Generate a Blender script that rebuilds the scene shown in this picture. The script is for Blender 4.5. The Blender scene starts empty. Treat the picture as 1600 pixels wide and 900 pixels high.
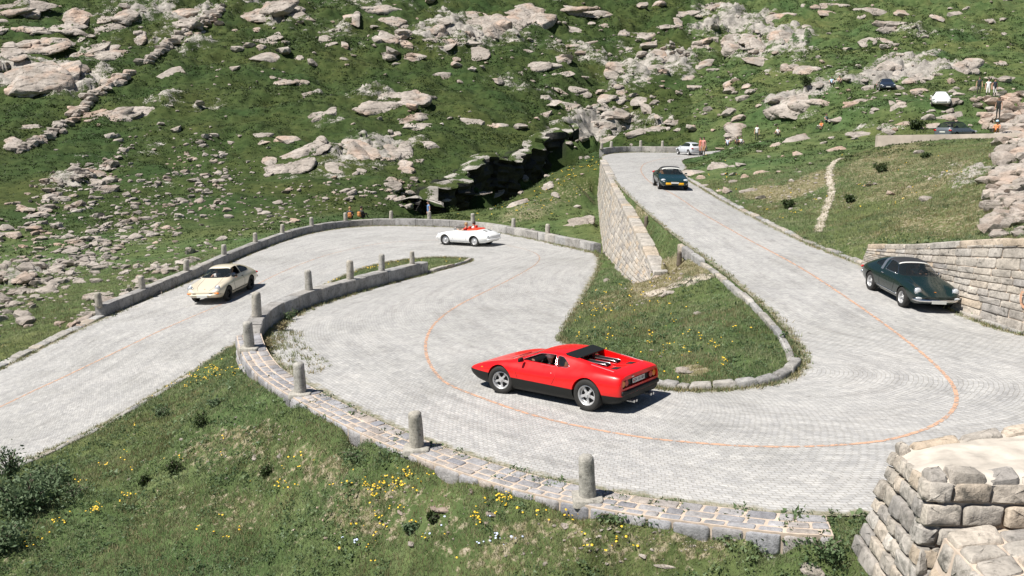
import bpy, bmesh, math, random
import numpy as np
from mathutils import Vector, Matrix
from mathutils.bvhtree import BVHTree
from mathutils.geometry import delaunay_2d_cdt
R = math.radians
scene = bpy.context.scene
COL = scene.collection
rng = random.Random(7)
nrg = np.random.default_rng(11)

# ------------------------------------------------------------------ camera
F, HCAM, TILT = 1500.0, 6.6, math.atan(275 / 1500)
ST, CT = math.sin(TILT), math.cos(TILT)
cam_d = bpy.data.cameras.new('camera'); cam = bpy.data.objects.new('camera', cam_d); COL.objects.link(cam)
cam.location = (0, 0, HCAM); cam.rotation_euler = (math.pi / 2 - TILT, 0, 0)
cam_d.sensor_width = 36; cam_d.lens = 36 * F / 1600; cam_d.clip_start = .3; cam_d.clip_end = 3000
scene.camera = cam


def kk(v): return ST + (v - 450) / F * CT
def Pd(u, v, d):
    """world point seen at photo pixel (u, v) at depth d"""
    yc = (450 - v) / F * d
    return Vector(((u - 800) / F * d, d * CT + yc * ST, HCAM - d * ST + yc * CT))
def Pz(u, v, z): return Pd(u, v, (HCAM - z) / kk(v))
def project(x, y, z):
    dz = z - HCAM
    d = y * CT - dz * ST
    yc = y * ST + dz * CT
    return 800 + x / d * F, 450 - yc / d * F, d


# ------------------------------------------------------------------ scene graph helpers
def tag(o, label=None, cat=None, group=None, kind=None):
    if label: o['label'] = label
    if cat: o['category'] = cat
    if group: o['group'] = group
    if kind: o['kind'] = kind
    return o
def empty(name, loc=(0, 0, 0), rz=0):
    o = bpy.data.objects.new(name, None); COL.objects.link(o)
    o.location = loc; o.rotation_euler = (0, 0, rz); o.empty_display_size = .2
    return o
def link_mesh(name, me, mats, parent=None, smooth=None):
    o = bpy.data.objects.new(name, me); COL.objects.link(o)
    if mats is not None:
        me.materials.clear()
        for m in (mats if isinstance(mats, (list, tuple)) else [mats]): me.materials.append(m)
    if parent is not None: o.parent = parent
    if smooth is not None:
        me.polygons.foreach_set('use_smooth', [smooth] * len(me.polygons))
    return o
def np_mesh(name, V, Fc):
    """V (n,3), Fc (m,k) arrays -> mesh, fast"""
    V = np.asarray(V, np.float32); Fc = np.asarray(Fc, np.int32)
    me = bpy.data.meshes.new(name)
    m, k = Fc.shape
    me.vertices.add(len(V)); me.vertices.foreach_set('co', V.ravel())
    me.loops.add(m * k); me.loops.foreach_set('vertex_index', Fc.ravel())
    me.polygons.add(m); me.polygons.foreach_set('loop_start', np.arange(0, m * k, k, dtype=np.int32))
    me.update(calc_edges=True); me.validate()
    return me
def bm_mesh(name, bm):
    me = bpy.data.meshes.new(name); bm.to_mesh(me); bm.free(); return me
def attr(me, name, vals, domain='POINT'):
    a = me.attributes.new(name, 'FLOAT', domain); a.data.foreach_set('value', np.asarray(vals, np.float32))
def copy_tree(o, parent=None):
    c = o.copy(); COL.objects.link(c)
    if parent is not None: c.parent = parent
    for ch in list(o.children): copy_tree(ch, c)
    return c


# ------------------------------------------------------------------ numpy noise
def _hash(ix, iy, seed):
    h = (ix.astype(np.int64) * 374761393 + iy.astype(np.int64) * 668265263 + seed * 974711) & 0x7fffffff
    h = ((h ^ (h >> 13)) * 1274126177) & 0x7fffffff
    h = ((h ^ (h >> 15)) * 2246822519) & 0x7fffffff
    return (h & 0xffffff) / float(0xffffff)
def gnoise(x, y, seed=0):
    x = np.asarray(x, float); y = np.asarray(y, float)
    ix = np.floor(x).astype(np.int64); iy = np.floor(y).astype(np.int64)
    fx = x - ix; fy = y - iy
    u = fx * fx * fx * (fx * (fx * 6 - 15) + 10); w = fy * fy * fy * (fy * (fy * 6 - 15) + 10)
    def g(dx, dy):
        a = _hash(ix + dx, iy + dy, seed) * 2 * np.pi
        return np.cos(a) * (fx - dx) + np.sin(a) * (fy - dy)
    return ((g(0, 0) * (1 - u) + g(1, 0) * u) * (1 - w) + (g(0, 1) * (1 - u) + g(1, 1) * u) * w) * 1.5
def fbm(x, y, seed=0, o=4, lac=2.1, gain=.5):
    s = 0; a = 1; f = 1
    for i in range(o):
        s = s + a * gnoise(x * f + 17.3 * i, y * f - 9.1 * i, seed + i); a *= gain; f *= lac
    return s
def cells(x, y, seed=0):
    """F1, F2-F1, id hash of a jittered grid"""
    ix = np.floor(x).astype(np.int64); iy = np.floor(y).astype(np.int64)
    f1 = np.full(x.shape, 9.); f2 = np.full(x.shape, 9.); idd = np.zeros(x.shape); cx = np.zeros(x.shape); cy = np.zeros(x.shape)
    for dx in (-1, 0, 1):
        for dy in (-1, 0, 1):
            px = ix + dx + _hash(ix + dx, iy + dy, seed); py = iy + dy + _hash(ix + dx, iy + dy, seed + 5)
            d = np.hypot(px - x, py - y); hid = _hash(ix + dx, iy + dy, seed + 9)
            c = d < f1
            f2 = np.where(c, f1, np.minimum(f2, d)); f1 = np.where(c, d, f1)
            idd = np.where(c, hid, idd); cx = np.where(c, px, cx); cy = np.where(c, py, cy)
    return f1, f2 - f1, idd, cx, cy
def sstep(a, b, x):
    t = np.clip((x - a) / (b - a), 0, 1); return t * t * (3 - 2 * t)
def ell(u, v, cu, cv, a, b, ang=0):
    """1 inside -> 0 outside measure of an ellipse in photo pixels"""
    c, s = math.cos(R(ang)), math.sin(R(ang))
    du, dv = u - cu, -(v - cv)
    return ((du * c + dv * s) / a) ** 2 + ((-du * s + dv * c) / b) ** 2


# ------------------------------------------------------------------ materials
class NT:
    def __init__(self, name):
        self.m = bpy.data.materials.new(name); self.m.use_nodes = True
        self.t = self.m.node_tree; self.n = self.t.nodes; self.b = self.n['Principled BSDF']
    def new(self, typ, **kw):
        x = self.n.new(typ)
        for k, v in kw.items():
            if k in x.inputs: x.inputs[k].default_value = v
            else: setattr(x, k, v)
        return x
    def ln(self, a, b): self.t.links.new(a, b)
    def coord(self, kind='Object'): return self.new('ShaderNodeTexCoord').outputs[kind]
    def pos(self): return self.new('ShaderNodeNewGeometry').outputs['Position']
    def noise(self, vec, scale, detail=4, rough=.55, out='Fac'):
        x = self.new('ShaderNodeTexNoise', Scale=scale, Detail=detail, Roughness=rough)
        if vec is not None: self.ln(vec, x.inputs['Vector'])
        return x.outputs[out]
    def ramp(self, fac, stops, interp='LINEAR'):
        x = self.new('ShaderNodeValToRGB'); cr = x.color_ramp; cr.interpolation = interp
        while len(cr.elements) < len(stops): cr.elements.new(.5)
        for e, (p, c) in zip(cr.elements, stops):
            e.position = p; e.color = (*c, 1) if len(c) == 3 else c
        self.ln(fac, x.inputs['Fac']); return x.outputs['Color']
    def mix(self, fac, a, b, mode='MIX'):
        x = self.new('ShaderNodeMix', data_type='RGBA', blend_type=mode)
        for s, val in ((x.inputs['Factor'], fac), (x.inputs[6], a), (x.inputs[7], b)):
            if hasattr(val, 'is_linked') or hasattr(val, 'links'): self.ln(val, s)
            elif isinstance(val, (tuple, list)): s.default_value = (*val, 1) if len(val) == 3 else val
            else: s.default_value = val
        return x.outputs[2]
    def math(self, op, a, b=0.0, clamp=False):
        x = self.new('ShaderNodeMath', operation=op, use_clamp=clamp)
        for s, val in ((x.inputs[0], a), (x.inputs[1], b)):
            if hasattr(val, 'links'): self.ln(val, s)
            else: s.default_value = val
        return x.outputs[0]
    def attr(self, name):
        return self.new('ShaderNodeAttribute', attribute_name=name).outputs['Fac']
    def scale(self, vec, sx, sy, sz):
        x = self.new('ShaderNodeVectorMath', operation='MULTIPLY'); self.ln(vec, x.inputs[0]); x.inputs[1].default_value = (sx, sy, sz)
        return x.outputs[0]
    def bump(self, h, strength=.5, dist=.05):
        x = self.new('ShaderNodeBump', Strength=strength, Distance=dist); self.ln(h, x.inputs['Height'])
        self.ln(x.outputs[0], self.b.inputs['Normal'])
    def fin(self, color=None, rough=.8, metal=0, spec=None):
        if color is not None:
            if isinstance(color, tuple): self.b.inputs['Base Color'].default_value = (*color, 1)
            else: self.ln(color, self.b.inputs['Base Color'])
        if isinstance(rough, (int, float)): self.b.inputs['Roughness'].default_value = rough
        else: self.ln(rough, self.b.inputs['Roughness'])
        self.b.inputs['Metallic'].default_value = metal
        if spec is not None: self.b.inputs['Specular IOR Level'].default_value = spec
        return self.m
M = {}
def plain(name, c, rough=.6, metal=0, spec=None, var=0.0, sc=6):
    n = NT(name)
    if var:
        f = n.noise(n.coord(), sc, 5)
        lo = tuple(x * (1 - var) for x in c); hi = tuple(min(1, x * (1 + var)) for x in c)
        return n.fin(n.ramp(f, [(.3, lo), (.7, hi)]), rough, metal, spec)
    return n.fin(c, rough, metal, spec)

def mat_ground():
    n = NT('alpine_ground'); p = n.pos()
    n1 = n.noise(p, .09, 6, .6); n2 = n.noise(p, .9, 6, .62); n3 = n.noise(p, 6, 5, .65); n4 = n.noise(p, .3, 5, .6)
    green = n.ramp(n2, [(.28, (.048, .070, .026)), (.45, (.074, .104, .042)), (.6, (.102, .132, .058)), (.76, (.145, .162, .085))])
    tint = n.ramp(n1, [(.35, (.75, .95, .8)), (.65, (1.25, 1.08, .9))])
    green = n.mix(1.0, green, tint, 'MULTIPLY')
    fine = n.ramp(n3, [(.25, (.55, .6, .5)), (.5, (1., 1., 1.)), (.75, (1.5, 1.45, 1.35))])
    green = n.mix(.75, green, fine, 'MULTIPLY')
    dryc = n.ramp(n3, [(.3, (.10, .105, .045)), (.5, (.19, .17, .09)), (.72, (.38, .33, .25))])
    dmask = n.math('MULTIPLY_ADD', n.attr('dry'), 1.0); 
    d2 = n.math('ADD', n.attr('dry'), n.math('MULTIPLY', n.math('SUBTRACT', n4, .5), 1.1))
    d2 = n.math('ADD', d2, n.math('MULTIPLY', n.math('SUBTRACT', n3, .5), 1.9))
    dm = n.ramp(d2, [(.42, (0, 0, 0)), (.62, (1, 1, 1))])
    soil = n.mix(dm, green, dryc)
    sv = n.scale(p, 1, 1, 2.2)
    r1 = n.noise(sv, .55, 8, .62); r2 = n.noise(sv, 3.5, 6, .7)
    rock = n.ramp(r1, [(.25, (.13, .118, .105)), (.45, (.27, .25, .225)), (.6, (.37, .345, .31)), (.78, (.50, .47, .43))])
    rock = n.mix(.8, rock, n.ramp(r2, [(.25, (.45, .45, .44)), (.5, (1, 1, 1)), (.8, (1.3, 1.27, 1.24))]), 'MULTIPLY')
    rm = n.math('ADD', n.attr('rock'), n.math('MULTIPLY', n.math('SUBTRACT', r1, .5), .9))
    rm = n.math('ADD', rm, n.math('MULTIPLY', n.math('SUBTRACT', n3, .5), .7))
    rm = n.ramp(rm, [(.47, (0, 0, 0)), (.56, (1, 1, 1))])
    soil = n.mix(n.math('MULTIPLY', n.attr('heath'), 1.0), soil, n.mix(1.0, soil, (.50, .54, .42), 'MULTIPLY'))
    c = n.mix(rm, soil, rock)
    c = n.mix(n.attr('gorge_shade'), c, (.018, .018, .017))  # near-black mixed in to paint the shade inside the gorge
    h = n.math('ADD', n.math('MULTIPLY', n3, .5), n.math('MULTIPLY', r2, .5))
    n.bump(h, .7, .18)
    return n.fin(c, .95, 0, .2)
def mat_setts():
    n = NT('granite_setts'); uv = n.new('ShaderNodeUVMap').outputs[0]; p = n.pos()
    w = n.new('ShaderNodeVectorMath', operation='ADD'); n.ln(uv, w.inputs[0])
    wn = n.new('ShaderNodeTexNoise', Scale=1.3, Detail=2); n.ln(uv, wn.inputs['Vector'])
    ws = n.new('ShaderNodeVectorMath', operation='SCALE', Scale=.10); n.ln(wn.outputs['Color'], ws.inputs[0]); n.ln(ws.outputs[0], w.inputs[1])
    b = n.new('ShaderNodeTexBrick', Scale=1.0, **{'Brick Width': .125, 'Row Height': .10, 'Mortar Size': .010, 'Mortar Smooth': .5, 'Bias': 0.0})
    b.offset = .5
    b.inputs['Color1'].default_value = (.385, .382, .376, 1); b.inputs['Color2'].default_value = (.46, .455, .447, 1); b.inputs['Mortar'].default_value = (.345, .335, .315, 1)
    n.ln(w.outputs[0], b.inputs['Vector'])
    v = n.new('ShaderNodeTexVoronoi', Scale=7.0); n.ln(uv, v.inputs['Vector'])
    cell = n.ramp(v.outputs['Color'], [(0, (.80, .80, .81)), (1, (1.14, 1.13, 1.11))])
    c = n.mix(.8, b.outputs['Color'], cell, 'MULTIPLY')
    big = n.ramp(n.noise(p, .35, 6, .6), [(.3, (.86, .86, .85)), (.52, (1, 1, 1)), (.75, (1.09, 1.08, 1.07))])
    c = n.mix(1.0, c, big, 'MULTIPLY')
    st = n.noise(n.scale(uv, .5, 2.6, 1), .7, 4, .6)
    c = n.mix(1.0, c, n.ramp(st, [(.35, (.90, .90, .90)), (.6, (1.04, 1.04, 1.03))]), 'MULTIPLY')
    sx = n.new('ShaderNodeSeparateXYZ'); n.ln(uv, sx.inputs[0])
    dirt = n.ramp(n.noise(n.scale(uv, .35, 1.5, 1), 1.1, 6, .7), [(.50, (1, 1, 1)), (.64, (.86, .855, .85)), (.78, (.74, .73, .72))])
    c = n.mix(1.0, c, dirt, 'MULTIPLY')
    spot = n.ramp(n.noise(p, 4.5, 2, .5), [(.70, (1, 1, 1)), (.76, (.62, .61, .60))])
    c = n.mix(.6, c, spot, 'MULTIPLY')
    fine = n.noise(p, 26, 3, .7)
    c = n.mix(.55, c, n.ramp(fine, [(.25, (.72, .71, .70)), (.55, (1, 1, 1)), (.8, (1.2, 1.2, 1.2))]), 'MULTIPLY')
    em = n.math('ADD', n.attr('edge'), n.math('MULTIPLY', n.math('SUBTRACT', n.noise(p, 3.2, 5, .65), .5), 1.3))
    em = n.ramp(em, [(.55, (0, 0, 0)), (.85, (.75, .75, .75))])
    ec = n.ramp(n.noise(p, 9, 3), [(.35, (.12, .13, .05)), (.55, (.24, .21, .13)), (.7, (.34, .31, .24))])
    c = n.mix(em, c, ec)
    h = n.math('ADD', n.math('MULTIPLY', b.outputs['Fac'], -.7), n.math('MULTIPLY', fine, .4))
    n.bump(h, .6, .02)
    return n.fin(c, .85, 0, .25)
def mat_line():
    n = NT('faded_orange_paint'); p = n.pos()
    f = n.noise(p, 16, 4, .7)
    c = n.ramp(f, [(.3, (.46, .30, .20)), (.5, (.60, .28, .14)), (.7, (.66, .32, .17))])
    g = n.mix(n.math('MULTIPLY', n.attr('fade'), .85), c, (.47, .39, .32))
    n.bump(n.noise(p, 30, 3), .4, .01)
    m = n.fin(g, .85)
    al = n.ramp(n.math('ADD', n.noise(p, 7, 6, .75), n.math('MULTIPLY', n.attr('fade'), -.12)), [(.36, (.12, .12, .12)), (.46, (1, 1, 1))])
    n.ln(al, n.b.inputs['Alpha']); return m
def mat_granite(name, base, lich=.5, sc=1.0):
    n = NT(name); p = n.pos()
    a = n.noise(p, 2.2 * sc, 6, .65); b = n.noise(p, 14 * sc, 5, .7)
    lo = tuple(x * .62 for x in base); hi = tuple(min(.8, x * 1.28) for x in base)
    c = n.ramp(a, [(.28, lo), (.5, base), (.74, hi)])
    c = n.mix(.9, c, n.ramp(b, [(.25, (.55, .55, .55)), (.5, (1, 1, 1)), (.8, (1.3, 1.3, 1.3))]), 'MULTIPLY')
    c = n.mix(1.0, c, n.ramp(n.attr('tint'), [(0, (.72, .72, .74)), (.35, (1.05, 1.0, .93)), (.7, (1.0, 1.0, 1.0)), (.86, (1.10, .96, .80)), (1, (1.22, 1.20, 1.17))]), 'MULTIPLY')
    l = n.ramp(n.noise(p, 5 * sc, 6, .7), [(.56, (0, 0, 0)), (.68, (lich, lich, lich))])
    c = n.mix(l, c, (.075, .072, .062))
    n.bump(n.math('ADD', n.math('MULTIPLY', a, .6), n.math('MULTIPLY', b, .5)), .95, .045 / sc)
    return n.fin(c, .9, 0, .25)
def mat_rock():
    n = NT('pale_gneiss'); p = n.pos(); o = n.coord()
    sv = n.scale(p, .7, .7, 2.0)
    a = n.noise(sv, .5, 8, .65); b = n.noise(sv, 3.0, 7, .72); g = n.noise(p, 14, 4, .7)
    c = n.ramp(a, [(.26, (.16, .138, .12)), (.42, (.30, .265, .232)), (.58, (.395, .352, .312)), (.75, (.51, .465, .42))])
    c = n.mix(.9, c, n.ramp(b, [(.25, (.42, .41, .40)), (.48, (1, 1, 1)), (.8, (1.28, 1.25, 1.22))]), 'MULTIPLY')
    c = n.mix(.6, c, n.ramp(g, [(.3, (.7, .7, .7)), (.7, (1.25, 1.25, 1.25))]), 'MULTIPLY')
    pk = n.ramp(n.noise(p, .22, 4, .6), [(.5, (1, 1, 1)), (.68, (1.14, .95, .84))])
    c = n.mix(1.0, c, pk, 'MULTIPLY')
    l = n.ramp(n.noise(p, 1.4, 7, .72), [(.57, (0, 0, 0)), (.66, (.8, .8, .8))])
    c = n.mix(l, c, n.ramp(g, [(.4, (.06, .06, .05)), (.6, (.12, .125, .07))]))
    n.bump(n.math('ADD', a, n.math('MULTIPLY', b, .7)), .8, .22)
    return n.fin(c, .92, 0, .2)
def mat_leaf(name, lo, hi, rough=.6):
    n = NT(name); f = n.attr('tint')
    mid = tuple((a + b) / 2 for a, b in zip(lo, hi))
    c = n.ramp(f, [(0, lo), (.5, mid), (1, hi)])
    n.b.inputs['Subsurface Weight'].default_value = 0
    m = n.fin(c, rough, 0, .25)
    tr = n.new('ShaderNodeBsdfTranslucent'); n.ln(c, tr.inputs['Color'])
    mx = n.new('ShaderNodeMixShader'); mx.inputs[0].default_value = .25
    out = n.n['Material Output']
    n.ln(n.b.outputs[0], mx.inputs[1]); n.ln(tr.outputs[0], mx.inputs[2]); n.ln(mx.outputs[0], out.inputs['Surface'])
    return m
M['ground'] = mat_ground(); M['setts'] = mat_setts(); M['line'] = mat_line(); M['rock'] = mat_rock()
def mat_soil():
    n = NT('pale_trodden_soil'); p = n.pos(); a = n.noise(p, 2.5, 6, .7)
    c = n.ramp(a, [(.3, (.26, .22, .16)), (.5, (.42, .37, .30)), (.7, (.55, .50, .44))])
    n.bump(a, .6, .05); m = n.fin(c, .95, 0, .2)
    al = n.ramp(n.math('ADD', n.attr('edge'), n.math('MULTIPLY', n.math('SUBTRACT', n.noise(p, 3.5, 5, .7), .5), 1.4)), [(.42, (1, 1, 1)), (.6, (0, 0, 0))])
    n.ln(al, n.b.inputs['Alpha']); return m
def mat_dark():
    n = NT('shade_tinted_gneiss'); p = n.pos(); a = n.noise(n.scale(p, 1, 1, 1.8), .6, 8, .7)  # gneiss darkened to stand in for shadow on the gorge face
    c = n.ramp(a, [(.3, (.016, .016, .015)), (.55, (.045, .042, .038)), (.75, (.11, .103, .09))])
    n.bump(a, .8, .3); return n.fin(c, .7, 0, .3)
M['soil'] = mat_soil(); M['shaderock'] = mat_dark()
M['granite'] = mat_granite('granite_parapet', (.33, .325, .315), .75)
M['post'] = mat_granite('granite_post', (.36, .345, .31), .8, 1.6)
M['masonry'] = mat_granite('granite_masonry', (.385, .362, .33), .85, 1.0)
M['slab'] = mat_granite('grey_slab', (.30, .30, .315), .25, 1.2)
M['mortar'] = plain('sandy_mortar', (.50, .41, .33), .95, var=.25, sc=5)
M['cap'] = plain('pale_weathered_mortar', (.47, .425, .365), .95, var=.3, sc=3)
M['bush'] = mat_leaf('grey_green_leaf', (.055, .095, .045), (.19, .25, .135), .6)
M['conc'] = plain('tan_concrete', (.42, .36, .30), .9, var=.15, sc=2)
M['grass'] = mat_leaf('grass_blade', (.12, .16, .068), (.33, .335, .19), .7)
M['hay'] = mat_leaf('dry_grass_blade', (.16, .14, .06), (.40, .34, .20), .8)
M['herb'] = mat_leaf('broad_leaf', (.055, .10, .042), (.18, .24, .115), .5)
M['alp'] = mat_leaf('alpine_shrub_leaf', (.028, .047, .014), (.060, .086, .028), .6)
M['flower'] = plain('yellow_petal', (.80, .52, .03), .6, var=.2)
M['bluefl'] = plain('pale_blue_petal', (.55, .62, .8), .6)
M['wood'] = plain('grey_wood', (.13, .105, .08), .9, var=.35, sc=9)
# ------------------------------------------------------------------ road cross-sections (A = inner/hill then parapet side, B = other side)
W3 = lambda x, y, z: Vector((x, y, z))
SEC = [
 (W3(32, 98, 2.7), W3(29, 110, 2.7)),
 (Pz(1087, 245.5, 2.4), Pz(1080, 238, 2.4)),
 (Pz(1073, 262, 2.25), Pz(990, 238, 2.4)),
 (Pz(1067, 273, 2.2), Pz(944, 242, 2.35)),
 (Pz(1076, 282, 2.1), Pz(944, 255, 2.25)),
 (Pz(1100, 296, 2.0), Pz(962, 285, 2.1)),
 (Pz(1150, 325, 1.8), Pz(988, 312, 1.95)),
 (Pz(1250, 375, 1.5), Pz(1045, 362, 1.6)),
 (Pz(1345, 414, 1.3), Pz(1112, 413, 1.3)),
 (Pz(1500, 490, .95), Pz(1180, 468, 1.05)),
 (Pz(1600, 524, .8), Pz(1225, 515, .85)),
 (W3(15.5, 22, .75), Pz(1248, 550, .72)),
 (W3(15.8, 18.5, .7), Pz(1249, 575, .65)),
 (W3(13.8, 15.8, .62), Pz(1215, 597, .55)),
 (W3(10.8, 14.4, .5), Pz(1150, 607, .42)),
 (W3(7.8, 14.2, .43), Pz(1090, 610, .3)),
 (Pz(1290, 806, .35), Pz(1050, 608, .22)),
 (Pz(1120, 792, .22), Pz(1020, 604, .15)),
 (Pz(950, 768, .12), Pz(990, 592, .08)),
 (Pz(800, 733, .05), Pz(950, 572, .02)),
 (Pz(650, 682, .0), Pz(905, 545, -.05)),
 (Pz(540, 632, -.03), Pz(874, 530, -.12)),
 (Pz(462, 590, -.08), Pz(882, 514, -.2)),
 (Pz(418, 555, -.15), Pz(893, 497, -.32)),
 (Pz(411, 531, -.25), Pz(905, 477, -.45)),
 (Pz(430, 508, -.38), Pz(920, 450, -.65)),
 (Pz(475, 484, -.55), Pz(932, 428, -.85)),
 (Pz(542, 462, -.75), Pz(937, 412, -1.0)),
 (Pz(610, 443, -.95), Pz(936, 402, -1.1)),
 (Pz(660, 430, -1.15), Pz(930, 396, -1.2)),
 (Pz(710, 417, -1.35), Pz(915, 391, -1.32)),
 (Pz(737, 408, -1.45), Pz(880, 384, -1.45)),
 (Pz(728, 404, -1.52), Pz(820, 371, -1.6)),
 (Pz(690, 402, -1.6), Pz(740, 358, -1.75)),
 (Pz(640, 405, -1.68), Pz(650, 353, -1.85)),
 (Pz(590, 413, -1.75), Pz(560, 354, -1.93)),
 (Pz(540, 430, -1.82), Pz(480, 366, -2.0)),
 (Pz(490, 455, -1.9), Pz(400, 393, -2.08)),
 (Pz(430, 490, -2.05), Pz(310, 433, -2.2)),
 (Pz(365, 540, -2.3), Pz(165, 495, -2.4)),
 (Pz(240, 618, -2.5), Pz(70, 541, -2.6)),
 (Pz(130, 680, -2.65), Pz(0, 576, -2.7)),
 (Pz(0, 738, -2.8), Pz(-120, 627, -2.9)),
 (Pz(-220, 835, -3.0), Pz(-330, 720, -3.1)),
]
def crom(pts, sub):
    out = []
    n = len(pts)
    for i in range(n - 1):
        p0, p1, p2, p3 = pts[max(i - 1, 0)], pts[i], pts[i + 1], pts[min(i + 2, n - 1)]
        for s in range(sub):
            t = s / sub
            # centripetal-ish: plain Catmull-Rom is enough for these closely spaced points
            out.append(.5 * ((2 * p1) + (p2 - p0) * t + (2 * p0 - 5 * p1 + 4 * p2 - p3) * t * t + (3 * p1 - p0 - 3 * p2 + p3) * t ** 3))
    out.append(pts[-1].copy())
    return out
EA = crom([s[0] for s in SEC], 5); EB = crom([s[1] for s in SEC], 5)

# ------------------------------------------------------------------ road ribbon
NX = 16
rv = []; ruv = []; redge = []
L = 0; prev = None
for a, b in zip(EA, EB):
    mid = (a + b) / 2
    if prev is not None: L += (mid - prev).length
    prev = mid
    w = (b - a).length
    for j in range(NX + 1):
        t = j / NX
        p = a.lerp(b, t); p.z += .05 * 4 * t * (1 - t)
        rv.append(p); ruv.append((L, t * w)); redge.append(max(0, 1 - min(t, 1 - t) * w / .55))
rf = []
for i in range(len(EA) - 1):
    for j in range(NX):
        k = i * (NX + 1) + j
        rf.append((k, k + NX + 1, k + NX + 2, k + 1))
road_me = np_mesh('road', [tuple(p) for p in rv], rf)
ul = road_me.uv_layers.new(name='UVMap')
lv = np.empty(len(road_me.loops), np.int32); road_me.loops.foreach_get('vertex_index', lv)
ul.data.foreach_set('uv', np.asarray(ruv, np.float32)[lv].ravel())
attr(road_me, 'edge', redge)
if road_me.polygons[0].normal.z < 0: road_me.flip_normals()
road = link_mesh('road', road_me, M['setts'], smooth=True); tag(road, kind='structure')
ROAD = BVHTree.FromPolygons([tuple(p) for p in rv], rf)
def road_z(x, y):
    h = ROAD.ray_cast(Vector((x, y, 60)), Vector((0, 0, -1)))
    return None if h[0] is None else h[0].z
def pix_road(u, v):
    """where the sight line of a photo pixel meets the road"""
    o = Vector((0, 0, HCAM)); d = (Pd(u, v, 10) - o).normalized()
    h = ROAD.ray_cast(o, d)
    return h[0]

# ------------------------------------------------------------------ terrain control points
C = []
def c(u, v, z): C.append(Pz(u, v, z))
def cd(u, v, d): C.append(Pd(u, v, d))
# foreground bank
for u, v, z in [(0, 862, -2.75), (200, 750, -2.3), (100, 800, -2.55), (400, 690, -1.0), (300, 640, -1.95), (400, 800, -1.75), (600, 900, -1.6), (800, 905, -1.0),
                (1000, 900, -.65), (1200, 895, -.4), (550, 740, -1.0), (250, 880, -2.5), (-150, 900, -3.0), (450, 655, -.6), (330, 590, -2.1), (700, 775, -.45), (900, 815, -.3), (1100, 845, -.15),
                (1296, 850, -.85), (1315, 845, -.8), (1285, 860, -.75), (400, 1000, -2.6), (800, 1050, -1.7), (1200, 1020, -1.1), (0, 1050, -3.2), (-400, 1000, -3.4), (1290, 885, -.8), (1310, 880, -.9)]: c(u, v, z)
C += [W3(6, 10, -.9), W3(9, 12.2, -.2), W3(14, 12.5, -.1), W3(18, 14, .1), W3(19, 20, 1), W3(0, 6, -2.5), W3(12, 6, -1.6), W3(-12, 6, -4), W3(25, 8, -.5), W3(-25, 10, -4.5), W3(-32, 20, -4), W3(-30, 0, -5), W3(0, 0, -4), W3(30, 0, -2), W3(-60, 5, -5), W3(60, 5, 1)]
# island of the big hairpin
for u, v, z in [(960, 455, -.55), (1000, 440, .35), (1060, 420, .95), (1000, 500, .15), (1100, 500, .75), (1080, 560, .5), (960, 540, .15), (1180, 545, .75), (1150, 480, .95), (920, 520, -.05),
                (1030, 470, .45), (1030, 400, 1.15), (1075, 440, 1.05)]: c(u, v, z)
# foot of the retaining wall and the terrace above it
WT = [Pd(1022, 430, 36.5), Pd(1003, 385, 41), Pd(985, 350, 46), Pd(965, 310, 56), Pd(950, 279, 67), Pd(938, 252, 86)]
WB = [Pd(1003, 440, 36.3), Pd(979, 428, 40.7), Pd(962, 412, 45.7), Pd(942, 392, 56), Pd(937, 352, 67), Pd(933, 300, 86)]
for a, b in zip(WT, WT[1:]):
    for t in (0, .25, .5, .75): p = a.lerp(b, t); C.append(p + Vector((.72, .05, -.05)))
for a, b in zip(WB, WB[1:]):
    for t in (0, .25, .5, .75): p = a.lerp(b, t); C.append(p + Vector((-.38, -.06, -.22))); C.append(p + Vector((.10, .02, -.3))); C.append(p + Vector((.50, .04, -.3)))
RB = [Pz(1345, 412, 1.3), Pz(1420, 452, 1.12), Pz(1500, 489, .95), Pz(1600, 522, .8), Pz(1700, 560, .72)]
RT = [Pd(1343, 386, 34.4), Pd(1420, 383, 30.6), Pd(1500, 380, 27.6), Pd(1600, 377, 25.5), Pd(1700, 374, 23.6)]
for (a, b), (e, f) in zip(zip(RB, RB[1:]), zip(RT, RT[1:])):
    for t in (0, .25, .5, .75, 1.0):
        p = a.lerp(b, t); q = e.lerp(f, t); C.append(p + Vector((.35, .2, -.03))); C.append(Vector((p.x + .75, p.y + .4, q.z - .06)))
# grass slope between lower hairpin and gorge
for u, v, d in [(800, 350, 70), (850, 362, 66), (900, 380, 59), (850, 300, 78), (900, 340, 68), (922, 268, 95), (928, 300, 84), (932, 350, 66), (760, 335, 76), (700, 338, 80), (800, 310, 86), (880, 262, 96), (918, 246, 104), (780, 322, 84), (905, 252, 100),
                (928, 243, 110), (960, 232, 118), (1040, 229, 120), (1000, 233, 112)]: cd(u, v, d)
# gorge cliff: brink (left, high) and floor (right, low)
BR = [(640, 318, 94), (668, 292, 102), (720, 266, 112), (790, 243, 122), (845, 222, 132), (880, 200, 142), (915, 190, 152)]
for u, v, d in BR: cd(u, v, d)
for (u, v, d), dz in zip(BR, (2.2, 4.6, 7, 8.5, 8, 6, 3)):
    p = Pd(u, v, d); C.append(p + Vector((1.1, -1.2, -dz)))
    C.append(p + Vector((6.5, -2.0, -dz - .6)))
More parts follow.
